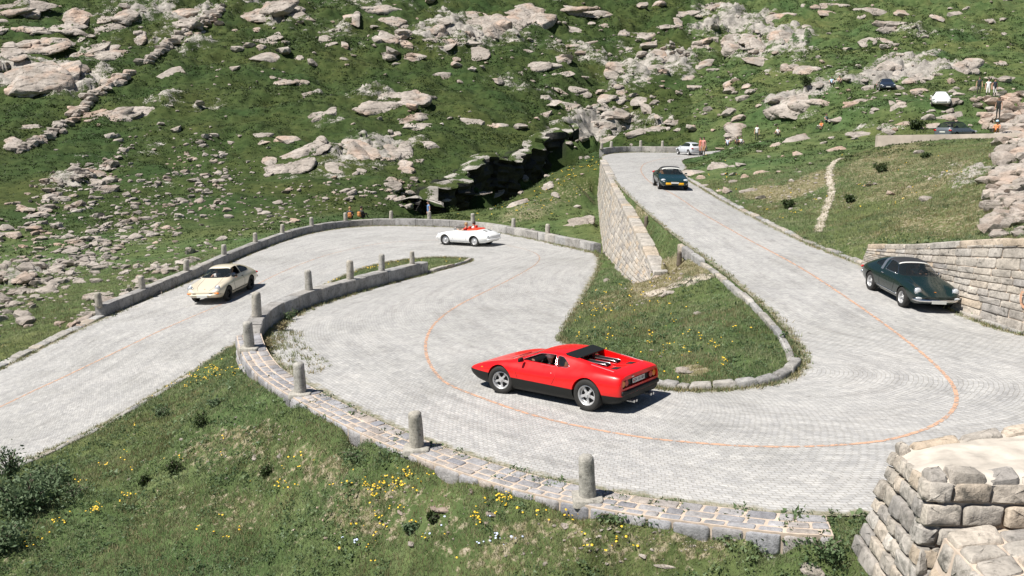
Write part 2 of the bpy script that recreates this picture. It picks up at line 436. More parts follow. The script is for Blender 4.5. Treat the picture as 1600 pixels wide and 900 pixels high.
# valley and scree to the left of the lower road, and the far hillside
for u, v, d in [(620, 340, 84), (540, 340, 82), (440, 352, 78), (350, 372, 70), (250, 415, 58), (150, 470, 48), (60, 520, 41), (-60, 590, 35), (-300, 690, 30),
                (560, 318, 92), (500, 325, 90), (300, 350, 84), (200, 400, 66), (100, 440, 58), (0, 470, 52), (-200, 520, 46), (0, 400, 68), (-300, 430, 62), (150, 360, 82),
                (0, 300, 93), (300, 260, 108), (500, 280, 102), (600, 285, 102), (-300, 300, 88), (0, 200, 122), (300, 180, 128), (550, 200, 125), (700, 200, 128), (0, 100, 148), (300, 90, 155), (600, 120, 152), (800, 150, 150), (850, 190, 142),
                (-300, 150, 125), (-300, 0, 160), (0, 0, 178), (300, 0, 186), (600, 0, 200), (800, 60, 185), (800, 0, 212), (1000, 0, 228), (950, 100, 180), (1000, 150, 160), (940, 215, 132), (1000, 205, 134), (1030, 180, 148),
                (1100, 120, 168), (1200, 60, 190), (1200, 0, 226), (1300, 70, 176), (1400, 0, 232), (1500, 60, 178), (1600, 0, 238), (1600, 80, 160), (1900, 0, 230), (1900, 100, 150),
                (1060, 205, 128), (1110, 190, 122), (1150, 160, 136), (1250, 110, 148), (1300, 140, 116), (1380, 138, 110), (1470, 147, 91), (1550, 152, 92), (1650, 150, 90), (1900, 180, 80), (1420, 110, 130),
                (1120, 232, 98), (1100, 262, 68), (1130, 285, 60), (1150, 240, 78), (1160, 205, 96), (1200, 270, 61), (1200, 230, 76), (1280, 205, 80), (1300, 250, 60), (1230, 320, 49), (1300, 300, 48), (1300, 360, 39.5), (1285, 380, 37.5),
                (1380, 340, 41), (1400, 260, 52), (1375, 232, 62), (1345, 200, 76), (1450, 220, 62), (1540, 219, 58), (1590, 214, 56), (1500, 219, 62), (1420, 226, 62), (1450, 300, 43), (1520, 370, 31), (1450, 362, 34), (1550, 300, 38), (1620, 290, 36), (1700, 220, 45), (1800, 330, 28),
                (1470, 176, 91), (1400, 176, 92), (1560, 178, 90), (1320, 170, 96)]: cd(u, v, d)
for u, d, z in [(1400, 70, 4.35), (1460, 72, 4.3), (1500, 69, 4.3), (1580, 68, 4.4), (1440, 84, 4.4), (1500, 85, 4.4), (1570, 83, 4.5)]: C.append(Vector(((u - 800) / F * d, d, z)))
# beyond the top of the frame the slope keeps climbing
for u in (-900, -300, 200, 700, 1200, 1700, 2500):
    for d, z in ((300, 62), (420, 105), (520, 130)): C.append(Vector(((u - 800) / F * d, d, z + 4 * math.sin(u * .01))))
for u, v, d in [(-900, 500, 50), (-900, 350, 80), (-900, 150, 120), (-900, 0, 165), (2500, 0, 225), (2500, 150, 120), (2500, 300, 50), (2300, 450, 26), (-900, 800, 28)]: cd(u, v, d)
# drop control points that fall on the road
C = [p for p in C if road_z(p.x, p.y) is None]
pts = []; zs = []
for E in (EA, EB):
    for p in E: pts.append(Vector((p.x, p.y))); zs.append(p.z - .03)
nA = len(EA)
edges = [(i, i + 1) for i in range(nA - 1)] + [(nA + i, nA + i + 1) for i in range(nA - 1)]
# foot of the kerb on the valley side of the near parapet
for i in range(16 * 5, 24 * 5):
    a, b = EA[i], EB[i]; d = (a - b); d.z = 0; d.normalize()
    q = a + d * .95; pts.append(Vector((q.x, q.y))); zs.append(a.z - .10 - (.38 * float(sstep(21.2 * 5, 23.5 * 5, i))))
for p in C: pts.append(Vector((p.x, p.y))); zs.append(p.z)
ov, oe, of, vo, eo, fo = delaunay_2d_cdt(pts, edges, [], 0, 1e-4)
oz = []
for k, src in enumerate(vo):
    if src: oz.append(zs[src[0]])
    else:
        q = ov[k]; d = [((q - pts[i]).length, zs[i]) for i in range(len(pts))]; oz.append(min(d)[1])
TIN = BVHTree.FromPolygons([(p.x, p.y, z) for p, z in zip(ov, oz)], [list(f) for f in of])

# ------------------------------------------------------------------ ground sheet (fan-shaped grid: fine near, coarse far)
NA = 820
ang = np.linspace(R(-44), R(44), NA)
rr = [7.0]
while rr[-1] < 78: rr.append(rr[-1] * 1.0068)
while rr[-1] < 250: rr.append(rr[-1] + .42)
while rr[-1] < 520: rr.append(rr[-1] * 1.02)
rr = np.array(rr); NR = len(rr)
GX = rr[:, None] * np.sin(ang)[None, :]; GY = rr[:, None] * np.cos(ang)[None, :]
GZ = np.zeros((NR, NA)); ONROAD = np.zeros((NR, NA), bool); RZ = np.zeros((NR, NA))
dn = Vector((0, 0, -1))
for i in range(NR):
    for j in range(NA):
        h = TIN.ray_cast(Vector((GX[i, j], GY[i, j], 300)), dn)
        GZ[i, j] = h[0].z if h[0] is not None else 40.
        if rr[i] < 125:
            q = ROAD.ray_cast(Vector((GX[i, j], GY[i, j], 60)), dn)
            if q[0] is not None: ONROAD[i, j] = True; RZ[i, j] = q[0].z
# smoothing away from the road and the gorge brink
near = ONROAD.copy()
for _ in range(5):
    n2 = near.copy(); n2[1:] |= near[:-1]; n2[:-1] |= near[1:]; n2[:, 1:] |= near[:, :-1]; n2[:, :-1] |= near[:, 1:]; near = n2
DR = np.where(ONROAD, 0, 99.)
for _ in range(60):
    DR[1:] = np.minimum(DR[1:], DR[:-1] + 1); DR[:-1] = np.minimum(DR[:-1], DR[1:] + 1)
    DR[:, 1:] = np.minimum(DR[:, 1:], DR[:, :-1] + 1); DR[:, :-1] = np.minimum(DR[:, :-1], DR[:, 1:] + 1)
DRM = DR * (rr[:, None] * .003)          # rough metres to the road
PU, PV, PDp = project(GX, GY, GZ)
keep = near | ((PU > 925) & (PU < 1045) & (PV > 235) & (PV < 460) & (PDp < 95)) | ((PU > 1325) & (PV > 360) & (PDp < 38)) | ((PU > 640) & (PU < 930) & (PV > 180) & (PV < 345))
for it in range(14):
    S = GZ.copy()
    S[1:-1, 1:-1] = (GZ[1:-1, 1:-1] * 2 + GZ[:-2, 1:-1] + GZ[2:, 1:-1] + GZ[1:-1, :-2] + GZ[1:-1, 2:]) / 6
    GZ = np.where(keep, GZ, S)
PU, PV, PDp = project(GX, GY, GZ)

# ------------------------------------------------------------------ rock, dry and painted gorge shade masks of the ground
rock = np.zeros_like(GZ); dry = np.zeros_like(GZ); gorge_shade = np.zeros_like(GZ)
hill = sstep(62, 95, PDp) * (1 - sstep(.0, .5, 1.0 * ((PU > 700) & (PV > 235) & (PDp < 108))))
right = ((PU > 1080) & (PV < 385) & ~ONROAD)
rn = fbm(GX * .045 + .3 * GZ * .045, GY * .045, 21, 5)
# broad belts of rock as (u, v, half length, half height, angle, strength)
BELTS = [(80, 95, 140, 60, 8, .55), (140, 20, 170, 32, 5, .6), (330, 35, 120, 40, 20, .35), (560, 40, 190, 50, -4, .55), (760, 35, 150, 55, 10, .6), (560, 215, 180, 70, 24, .55), (440, 250, 70, 30, 30, .5), (860, 100, 120, 50, 5, .4),
         (970, 120, 40, 60, 80, .65), (1080, 60, 170, 50, 8, .45), (1200, 80, 90, 45, 10, .7), (1060, 145, 120, 40, 0, .45), (960, 200, 120, 35, 8, .5), (1240, 165, 60, 25, 5, .65), (1450, 105, 130, 28, 12, .7), (1400, 40, 160, 30, 5, .3), (1560, 110, 60, 40, 0, .4),
         (1330, 150, 80, 40, -10, .5), (1500, 170, 110, 20, 5, .45), (1360, 195, 80, 16, -5, .5), (1130, 205, 110, 18, 6, .45), (1200, 285, 110, 26, 8, .33), (160, 240, 200, 26, 38, .5), (280, 200, 130, 20, 35, .3), (90, 420, 240, 80, 32, .24), (250, 330, 220, 50, 30, .25), (600, 300, 60, 22, 0, .4), (1545, 300, 46, 110, 66, .9), (880, 240, 60, 25, 20, .3)]
for u, v, a, b, an, s in BELTS:
    e = ell(PU, PV, u, v, a, b, an); rock = np.maximum(rock, s * (1 - sstep(.35, 1.25, e)))
rock *= ((PDp > 60) | right | ((PU < 420) & (PV < 560) & (PDp > 38) & (PV < 575)))
hrock = np.clip(rock * .66 + rn * .42 + .03 * hill, 0, 1) * np.clip(hill + right * .9 + (rock > 0), 0, 1)
hrock = np.where(ONROAD, 0, hrock)
# dry / stony places
DRY = [(1030, 435, 60, 26, 30, .8), (1075, 418, 40, 16, -20, .7), (1080, 578, 30, 9, 0, .9), (960, 470, 60, 15, 10, .35), (1255, 290, 70, 14, 22, .5), (1195, 300, 50, 12, 5, .6), (1450, 280, 120, 50, 0, .26), (1380, 245, 80, 12, 20, .36), (1480, 340, 100, 30, 0, .24), (1000, 290, 14, 60, 70, .5), (1000, 330, 14, 70, -60, .45),
       (380, 700, 110, 40, 10, .36), (470, 730, 90, 40, 0, .34), (620, 800, 140, 50, 0, .30), (880, 835, 120, 30, 0, .36), (300, 800, 140, 50, 0, .28), (780, 870, 140, 40, 0, .32), (1010, 860, 140, 34, 0, .34), (880, 300, 70, 26, 28, .38), (830, 330, 60, 16, 15, .4), (480, 380, 200, 60, 0, .2), (100, 560, 90, 10, 33, .8)]
for u, v, a, b, an, s in DRY:
    e = ell(PU, PV, u, v, a, b, an); dry = np.maximum(dry, s * (1 - sstep(.4, 1.3, e)))
dry += .12 * (PDp < 62) + .10 * right
# the gorge wall itself: its shadow painted into the ground colour
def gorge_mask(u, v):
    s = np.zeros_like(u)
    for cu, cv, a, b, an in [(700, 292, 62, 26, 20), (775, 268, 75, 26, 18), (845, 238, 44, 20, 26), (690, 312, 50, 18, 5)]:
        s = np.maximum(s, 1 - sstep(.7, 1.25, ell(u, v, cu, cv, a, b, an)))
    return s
# level ground under the parked cars
PADS = [(Pd(1470, 147, 92), 4.5), (Pd(1384, 139, 109), 4.5), (Pd(1496, 214, 79), 6.0)]
pad = np.ones_like(GZ)
for p, r_ in PADS: pad *= sstep(r_, r_ * 1.7, np.hypot(GX - p.x, GY - p.y))
hrock *= pad
# ------------------------------------------------------------------ relief
amp = .02 + .05 * sstep(15, 45, PDp) + 1.0 * sstep(70, 130, PDp) + .9 * sstep(130, 220, PDp)
fade = np.clip(DRM / 1.2, 0, 1) ** 1.2
relief = amp * fbm(GX * .16, GY * .16, 3, 5) + .05 * fade * fbm(GX * 1.3, GY * 1.3, 8, 3) * (PDp < 70)
GZ = GZ + relief * fade * pad
# rock ledges: tilted blocks with sheer edges
wx = GX + 1.2 * fbm(GX * .3, GY * .3, 31, 3); wy = GY + 1.2 * fbm(GX * .3, GY * .3, 37, 3)
ca, sa = math.cos(R(28)), math.sin(R(28))
lx, ly = wx * ca + wy * sa, -wx * sa + wy * ca
bs = np.clip(PDp / 130., .42, 1.4)
f1, f21, hid, cx, cy = cells(lx / (3.6), ly / 1.7, 41)
_, g21, gid, _, _ = cells(lx / 1.5, ly / .8, 57)
ledge = (hid * 1.5 + (gid - .5) * .55 - .25 * (f21 < .10) - .12 * (g21 < .12))
rmask = sstep(.36, .56, hrock)
GZ = GZ + rmask * ledge * bs * np.clip(DRM / 2, 0, 1) * .95
# keep the ground behind the face of the retaining wall
wy = [p.y for p in WB]; bx = np.interp(GY, wy, [p.x for p in WB]); bz = np.interp(GY, wy, [p.z for p in WB]); tx_ = np.interp(GY, [p.y for p in WT], [p.x for p in WT])
lim = bz - .12 + np.maximum(0, bx - .25 - GX) * 1.1
GZ = np.where((GY > 36.2) & (GY < 85) & (GX > bx - 3) & (GX < tx_ + .30) & ~ONROAD, np.minimum(GZ, lim), GZ)
N8 = np.zeros_like(ONROAD)
for di in (-1, 0, 1):
    for dj in (-1, 0, 1): N8 |= np.roll(np.roll(~ONROAD, di, 0), dj, 1)
GZ = np.where(ONROAD, RZ - np.where(N8 & (PDp < 70), .02, np.where(PDp < 70, .10, .16)), GZ)
GU, GV, GD = project(GX, GY, GZ)
slope = np.zeros_like(GZ); slope[1:-1] = (GZ[2:] - GZ[:-2]) / (rr[2:] - rr[:-2])[:, None]
sl2 = np.zeros_like(GZ); sl2[:, 1:-1] = (GZ[:, 2:] - GZ[:, :-2]) / (2 * (ang[1] - ang[0]) * rr[:, None]); steep = np.maximum(np.abs(slope), np.abs(sl2))
for _ in range(3): steep[1:-1, 1:-1] = np.maximum(steep[1:-1, 1:-1], .9 * np.maximum(np.maximum(steep[:-2, 1:-1], steep[2:, 1:-1]), np.maximum(steep[1:-1, :-2], steep[1:-1, 2:])))
gorge_shade = gorge_mask(GU, GV) * (GD > 98) * .9 * sstep(.7, 1.3, steep) * sstep(-.5, .1, fbm(GX * .5, GY * .5 + GZ * .4, 71, 4))
V = np.stack([GX, GY, GZ], -1).reshape(-1, 3)
idx = np.arange(NR * NA).reshape(NR, NA)
Fq = np.stack([idx[:-1, :-1], idx[:-1, 1:], idx[1:, 1:], idx[1:, :-1]], -1).reshape(-1, 4)
gme = np_mesh('ground', V, Fq)
attr(gme, 'rock', hrock.ravel()); attr(gme, 'dry', dry.ravel()); attr(gme, 'gorge_shade', gorge_shade.ravel()); attr(gme, 'heath', (sstep(66, 92, PDp) * (1 - .7 * right)).ravel())
if gme.polygons[1000].normal.z < 0: gme.flip_normals()
ground = link_mesh('ground', gme, M['ground'], smooth=True); tag(ground, kind='structure')

def gz(x, y):
    """ground height, vectorised"""
    x = np.asarray(x, float); y = np.asarray(y, float)
    r = np.hypot(x, y); a = np.arctan2(x, y)
    fi = np.clip(np.interp(r, rr, np.arange(NR)), 0, NR - 1.001); fj = np.clip((a - ang[0]) / (ang[1] - ang[0]), 0, NA - 1.001)
    i = fi.astype(int); j = fj.astype(int); p = fi - i; q = fj - j
    return (GZ[i, j] * (1 - p) + GZ[i + 1, j] * p) * (1 - q) + (GZ[i, j + 1] * (1 - p) + GZ[i + 1, j + 1] * p) * q
def gattr(A, x, y):
    r = np.hypot(x, y); a = np.arctan2(x, y)
    i = np.clip(np.round(np.interp(r, rr, np.arange(NR))).astype(int), 0, NR - 1); j = np.clip(np.round((a - ang[0]) / (ang[1] - ang[0])).astype(int), 0, NA - 1)
    return A[i, j]
def pix_ground(u, v, d0=8., d1=400.):
    """first meeting of a photo pixel's sight line with the ground sheet"""
    ds = d0 * (d1 / d0) ** np.linspace(0, 1, 900)
    yc = (450 - v) / F * ds
    x = (u - 800) / F * ds; y = ds * CT + yc * ST; z = HCAM - ds * ST + yc * CT
    below = np.nonzero(z < gz(x, y))[0]
    k = below[0] if len(below) else len(ds) - 1
    return Vector((x[k], y[k], float(gz(x[k:k + 1], y[k:k + 1])[0]))), ds[k]
def flatz(x, y):
    r = road_z(x, y)
    return r if r is not None else float(gz(np.array([x]), np.array([y]))[0])
# ------------------------------------------------------------------ painted line
LINE = [(1085, 243), (1045, 246.5), (1012, 254), (1002, 262), (1004, 272), (1018, 286), (1056, 306), (1100, 335), (1165, 372), (1250, 418), (1330, 470), (1400, 520), (1450, 560), (1480, 590), (1493, 612), (1492, 635), (1470, 658), (1430, 676), (1370, 690), (1280, 697), (1190, 698), (1100, 693), (1000, 683), (900, 665), (820, 645), (740, 617), (700, 600), (680, 582), (668, 560), (665, 540), (670, 520), (685, 500), (715, 478), (760, 455), (800, 435), (830, 418), (842, 407), (840, 398), (822, 390), (790, 383), (760, 378.5), (728, 375.5), (690, 375), (640, 376.5), (590, 381), (545, 390), (500, 402), (455, 419), (410, 440), (375, 460), (340, 478), (300, 495), (250, 517), (200, 541), (150, 565), (100, 589), (50, 612), (0, 636), (-80, 673)]
lp = crom([Vector((u, v, 0)) for u, v in LINE], 12)
P3 = [(q, pix_road(q.x, q.y)) for q in lp]; P3 = [(q, p) for q, p in P3 if p is not None]
lv_, lf_, lfade = [], [], []
for i, (q, p) in enumerate(P3):
    a = P3[max(i - 1, 0)][1]; b = P3[min(i + 1, len(P3) - 1)][1]
    t = (b - a); t.z = 0; t.normalize(); nrm = Vector((-t.y, t.x, 0))
    fd = .5 + .2 * sstep(30, 52, (p - Vector((0, 0, HCAM))).length) + .3 * math.exp(-((q.x - 780) / 130) ** 2 - ((q.y - 385) / 30) ** 2)
    for s in (-1, 0, 1):
        w_ = .043 + .006 * math.sin(i * 1.7 + s)
        g = p + nrm * s * w_; z = road_z(g.x, g.y)
        lv_.append((g.x, g.y, (z if z is not None else p.z) + .006)); lfade.append(fd)
    if i:
        k = i * 3
        lf_ += [(k - 3, k, k + 1, k - 2), (k - 2, k + 1, k + 2, k - 1)]
lme = np_mesh('road_line', lv_, lf_); attr(lme, 'fade', lfade)
if lme.polygons[0].normal.z < 0: lme.flip_normals()
tag(link_mesh('road_marking', lme, M['line']), kind='structure')

# ------------------------------------------------------------------ stone laying
def sharp(me, deg):
    me.polygons.foreach_set('use_smooth', [True] * len(me.polygons))
    bm = bmesh.new(); bm.from_mesh(me)
    for e in bm.edges: e.smooth = len(e.link_faces) == 2 and e.calc_face_angle(0) < R(deg)
    bm.to_mesh(me); bm.free()
class Stones:
    def __init__(s): s.V = []; s.F4 = []; s.Fn = []; s.T = []
    def block(s, q, nrm, depth=.2, bev=.02, out=0.0, rough=.012, tint=None):
        """irregular rounded block on the quad q (4 points, counter-clockwise seen from outside)"""
        t = rng.random() if tint is None else tint
        cen = sum(q, Vector()) / 4
        ring = []
        for i in range(4):
            a, p, b = q[i - 1], q[i], q[(i + 1) % 4]
            c1 = rng.uniform(.08, .30); c2 = rng.uniform(.08, .30)
            e1, e2 = p.lerp(a, c1 * .6), p.lerp(b, c2 * .6)
            ring += [e1, (e1 + e2) / 2 * .6 + p * .4, e2]
        m = len(ring); k = len(s.V)
        jit = lambda f=1: Vector((rng.uniform(-1, 1), rng.uniform(-1, 1), rng.uniform(-1, 1))) * rough * f
        tx, ty = rng.uniform(-1, 1) * rough * 1.5, rng.uniform(-1, 1) * rough * 1.5
        ex = (q[1] - q[0]); lx = max(.05, ex.length); ex = ex / lx; ey = nrm.cross(ex); ly = max(.05, (q[3] - q[0]).length)
        tl = lambda p: nrm * (tx * (p - cen).dot(ex) / lx + ty * (p - cen).dot(ey) / ly)
        prof = [(0, -depth, 0), (0, -bev * 1.3, .5), (.35, -bev * .4, .6), (1.0, 0, .6), (2.6, bev * .25, .8)]
        rad_ = sum((p - cen).length for p in ring) / m
        for ins_, h_, jf in prof:
            for p in ring:
                f = min(.6 if ins_ > 2 else .3, bev * 1.5 * ins_ / max(.02, rad_))
                z_ = p.lerp(cen, f); s.V.append(tuple(z_ + nrm * (h_ + (out if h_ > -depth else 0)) + tl(z_) + (jit(jf * .45) if jf else Vector())))
        s.V.append(tuple(cen + nrm * (out + bev * .3 + rough * rng.uniform(-.2, .5)))); s.T += [t] * (5 * m + 1)
        for i in range(m):
            j = (i + 1) % m
            for r_ in range(4): s.F4.append((k + r_ * m + i, k + r_ * m + j, k + (r_ + 1) * m + j, k + (r_ + 1) * m + i))
            s.Fn.append((k + 4 * m + i, k + 4 * m + j, k + 5 * m))
    def build(s, name, mat, parent=None):
        me = bpy.data.meshes.new(name); me.from_pydata(s.V, [], s.F4 + s.Fn); me.update()
        attr(me, 'tint', s.T)
        ob = link_mesh(name, me, mat, parent)
        if len(s.V) > 0: sharp(me, 42)
        return ob
def polyat(P, cum, s):
    s = min(max(s, 0), cum[-1])
    i = 0
    while i < len(cum) - 2 and cum[i + 1] < s: i += 1
    t = (s - cum[i]) / max(1e-6, cum[i + 1] - cum[i])
    return P[i].lerp(P[i + 1], t)
def cumlen(P):
    c_ = [0.]
    for a, b in zip(P, P[1:]): c_.append(c_[-1] + (b - a).length)
    return c_
def lay(st, bot, top, course, lmin, lmax, gap=.02, depth=.25, bev=.03, rough=.015, out=(0, .03), flip=False, hmin=.02):
    """courses of stones over the ruled face between two polylines with equal point counts"""
    cb = cumlen(bot); Lb = cb[-1]
    nT = max(1, int(round(max((t - b).length for t, b in zip(top, bot)) / course)))
    def S(s, t):
        r = s / Lb; i = min(int(np.searchsorted(cb, s, 'right')) - 1, len(bot) - 2); f = (s - cb[i]) / max(1e-6, cb[i + 1] - cb[i])
        return bot[i].lerp(bot[i + 1], f).lerp(top[i].lerp(top[i + 1], f), t)
    tv = [0.]
    while tv[-1] < 1 - .4 / nT: tv.append(min(1, tv[-1] + rng.uniform(.75, 1.3) / nT))
    tv[-1] = 1.0
    for a, b in zip(tv, tv[1:]):
        s = -rng.uniform(0, lmax * .5)
        while s < Lb:
            e = s + rng.uniform(lmin, lmax)
            s0, s1 = max(s, 0), min(e, Lb)
            s = e
            if s1 - s0 < lmin * .35: continue
            hh = (S((s0 + s1) / 2, b) - S((s0 + s1) / 2, a)).length
            if hh < hmin: continue
            g = gap; gt = min(.3, gap / max(hh, .01)) * (b - a)
            q = [S(s0 + g / 2, a + gt / 2), S(s1 - g / 2, a + gt / 2), S(s1 - g / 2, b - gt / 2), S(s0 + g / 2, b - gt / 2)]
            n_ = (q[1] - q[0]).cross(q[3] - q[0]).normalized()
            if flip: q = [q[1], q[0], q[3], q[2]]; n_ = -n_
            st.block(q, n_, depth, min(bev, hh * .2), rng.uniform(*out), rough)
def ruled(name, rows, mat, parent, close=False, tint=.5, solid=False):
    """quad sheet through rows of equal length (backing, mortar)"""
    m = len(rows[0]); V = [tuple(p) for r in rows for p in r]; Fq = []
    for i in range(len(rows) - 1 + (1 if close else 0)):
        a, b = i * m, ((i + 1) % len(rows)) * m
        for j in range(m - 1): Fq.append((a + j, a + j + 1, b + j + 1, b + j))
    if close:
        nr = len(rows)
        me = bpy.data.meshes.new(name)
        me.from_pydata(V, [], Fq + [tuple(i * m for i in range(nr))[::-1], tuple(i * m + m - 1 for i in range(nr))])
        bm = bmesh.new(); bm.from_mesh(me); bmesh.ops.recalc_face_normals(bm, faces=bm.faces); bm.to_mesh(me); bm.free()
    else: me = np_mesh(name, V, Fq)
    attr(me, 'tint', [tint] * len(V))
    return link_mesh(name, me, mat, parent)
def offset_edge(E, other, lo, hi, dist, step=1):
    """slice of a road edge moved outward (away from the other edge)"""
    out = []
    for i in range(lo, hi + 1, step):
        i0, i1 = max(i - 1, 0), min(i + 1, len(E) - 1)
        t = E[i1] - E[i0]; t.z = 0
        if t.length < 1e-4: continue
        t.normalize(); n_ = Vector((-t.y, t.x, 0)); o_ = E[i] - other[i]; o_.z = 0
        if n_.dot(o_) < 0: n_ = -n_
        out.append(E[i] + n_ * dist)
    return out
def resample(P, n):
    cu = cumlen(P); return [polyat(P, cu, cu[-1] * i / (n - 1)) for i in range(n)]
up = lambda P, h: [p + Vector((0, 0, h(i / (len(P) - 1)) if callable(h) else h)) for i, p in enumerate(P)]
Z = Vector((0, 0, 1))

def parapet(name, label, inner, outer, h, down=1.0, blk=(1.0, 1.9), group=None):
    """low wall of long granite blocks: inner/outer base lines, height h; each block spans the full width"""
    root = empty(name, tuple(inner[len(inner) // 2])); tag(root, label, 'parapet wall', group)
    off = -Vector(root.location)
    n = len(inner)
    I = [p + off for p in inner]; O = [p + off for p in outer]
    st = Stones()
    ci = cumlen(I); Lb = ci[-1]
    s = 0.0
    def at(P, s):
        i = min(int(np.searchsorted(ci, s, 'right')) - 1, n - 2); f = (s - ci[i]) / max(1e-6, ci[i + 1] - ci[i]); return P[i].lerp(P[i + 1], f)
    while s < Lb - .3:
        e = min(Lb, s + rng.uniform(*blk))
        if Lb - e < .5: e = Lb
        g = .012; t = rng.random() * .75
        m_ = max(1, int((e - s) / .5))
        k = len(st.V); rows = []
        jh = rng.uniform(-.02, .02); jo = rng.uniform(-.015, .015)
        for a in range(m_ + 1):
            ss = s + g + (e - s - 2 * g) * a / m_
            hh = (h(ss / Lb) if callable(h) else h) + jh
            p, q = at(I, ss), at(O, ss); w_ = (q - p).normalized(); bv = .03
            r_ = lambda: Vector((rng.uniform(-1, 1), rng.uniform(-1, 1), rng.uniform(-1, 1))) * .008
            rows.append([p - Z * .25 + w_ * jo, p + Z * (hh - bv) + w_ * jo + r_(), p + Z * hh + w_ * (bv + jo) + r_(), p.lerp(q, .5) + Z * (hh + .008) + r_(), q + Z * (hh) - w_ * (bv - jo) + r_(), q + Z * (hh - bv) + w_ * jo + r_(), q - Z * down + w_ * jo])
        for r in rows: st.V += [tuple(p) for p in r]; st.T += [t] * len(r)
        c_ = len(rows[0])
        for a in range(m_):
            for b in range(c_ - 1):
                x = k + a * c_ + b; st.F4.append((x, x + 1, x + c_ + 1, x + c_))
        st.Fn.append(tuple(k + b for b in range(c_))[::-1]); st.Fn.append(tuple(k + m_ * c_ + b for b in range(c_)))
        s = e
    o = st.build('granite_blocks', M['granite'], root)
    bm = bmesh.new(); bm.from_mesh(o.data); bmesh.ops.recalc_face_normals(bm, faces=bm.faces); bm.to_mesh(o.data); bm.free()
    return root

# outer parapet of the lower hairpin (along edge B, sections 39 -> 29.4)
oI = offset_edge(EB, EA, 147, 195, .05); oO = offset_edge(EB, EA, 147, 195, .50)
parapet('outer_parapet', 'long low parapet of grey granite blocks sweeping round the outside of the far lower bend', oI[::-1], oO[::-1], .50, 1.6)
O_C = [(a + b) / 2 + Z * .5 for a, b in zip(oI, oO)]
# inner parapet between the two legs (edge A, sections 23.4 -> 29.2)
pI = offset_edge(EA, EB, 116, 146, .04); pO = offset_edge(EA, EB, 116, 146, .56)
hin = lambda t: .30 + .25 * float(sstep(0, .22, t)) + .04 * t
parapet('inner_parapet', 'shaded low granite parapet between the two legs of the lower road', pI, pO, hin, 1.6, (1.2, 2.3))
I_C = [(a + b) / 2 + Z * hin(i / (len(pI) - 1)) for i, (a, b) in enumerate(zip(pI, pO))]
# parapet on the top bend
tI = offset_edge(EB, EA, 4, 15, .06); tO = offset_edge(EB, EA, 4, 15, .5)
parapet('upper_parapet', 'dark low granite parapet closing the top bend of the road', tI, tO, .62, 1.2)
T_C = [(a + b) / 2 + Z * .62 for a, b in zip(tI, tO)]

# cobbled coping along the near edge (edge A, sections 16 -> 23.6)
cI = offset_edge(EA, EB, 80, 118, .02); cO = offset_edge(EA, EB, 80, 118, .72)
hc = lambda i: .035 + .36 * float(sstep(.83, 1.0, i / (len(cI) - 1)))
root = empty('cobbled_coping', tuple(cI[10])); tag(root, 'curving cobble topped coping with sandy joints above the foreground bank', 'coping')
off = -Vector(root.location)
cI = [p + off + Z * hc(i) for i, p in enumerate(cI)]; cO = [p + off + Z * (hc(i) - .02) for i, p in enumerate(cO)]
rows = [[p - Z * .4 for p in cI], [p - Z * .018 for p in cI], [a.lerp(b, .5) - Z * .016 for a, b in zip(cI, cO)], [p - Z * .02 for p in cO], [p - Z * 1.3 for p in cO]]
ruled('mortar_bed', rows, M['mortar'], root, close=True)
st = Stones()
for f0, f1_ in ((.01, .42), (.42, .74), (.74, 1.0)):
    lay(st, [a.lerp(b, f0) for a, b in zip(cI, cO)], [a.lerp(b, f1_) for a, b in zip(cI, cO)], 1.0, .24, .52, .042, .12, .016, .006, (-.012, .008), flip=False)
# make sure stone tops look up
if Vector(st.V[24]).z < Vector(st.V[0]).z:
    st = Stones()
    for f0, f1_ in ((.01, .42), (.42, .74), (.74, 1.0)):
        lay(st, [a.lerp(b, f0) for a, b in zip(cI, cO)], [a.lerp(b, f1_) for a, b in zip(cI, cO)], 1.0, .24, .52, .042, .12, .016, .006, (-.012, .008), flip=True)
st.build('cobbles', M['slab'], root)
st = Stones()
eb = [p - Z * 1.0 for p in cO]; et = [p - Z * .03 for p in cO]
lay(st, eb[::-1], et[::-1], .26, .3, .7, .03, .1, .03, .01, (.02, .05), flip=(cO[1] - cO[0]).cross(Z).dot(cO[0] - cI[0]) > 0)
st.build('edge_stones', M['slab'], root)
# dark end block of the coping
C_C = [a.lerp(b, .64) - off for a, b in zip(cI, cO)]

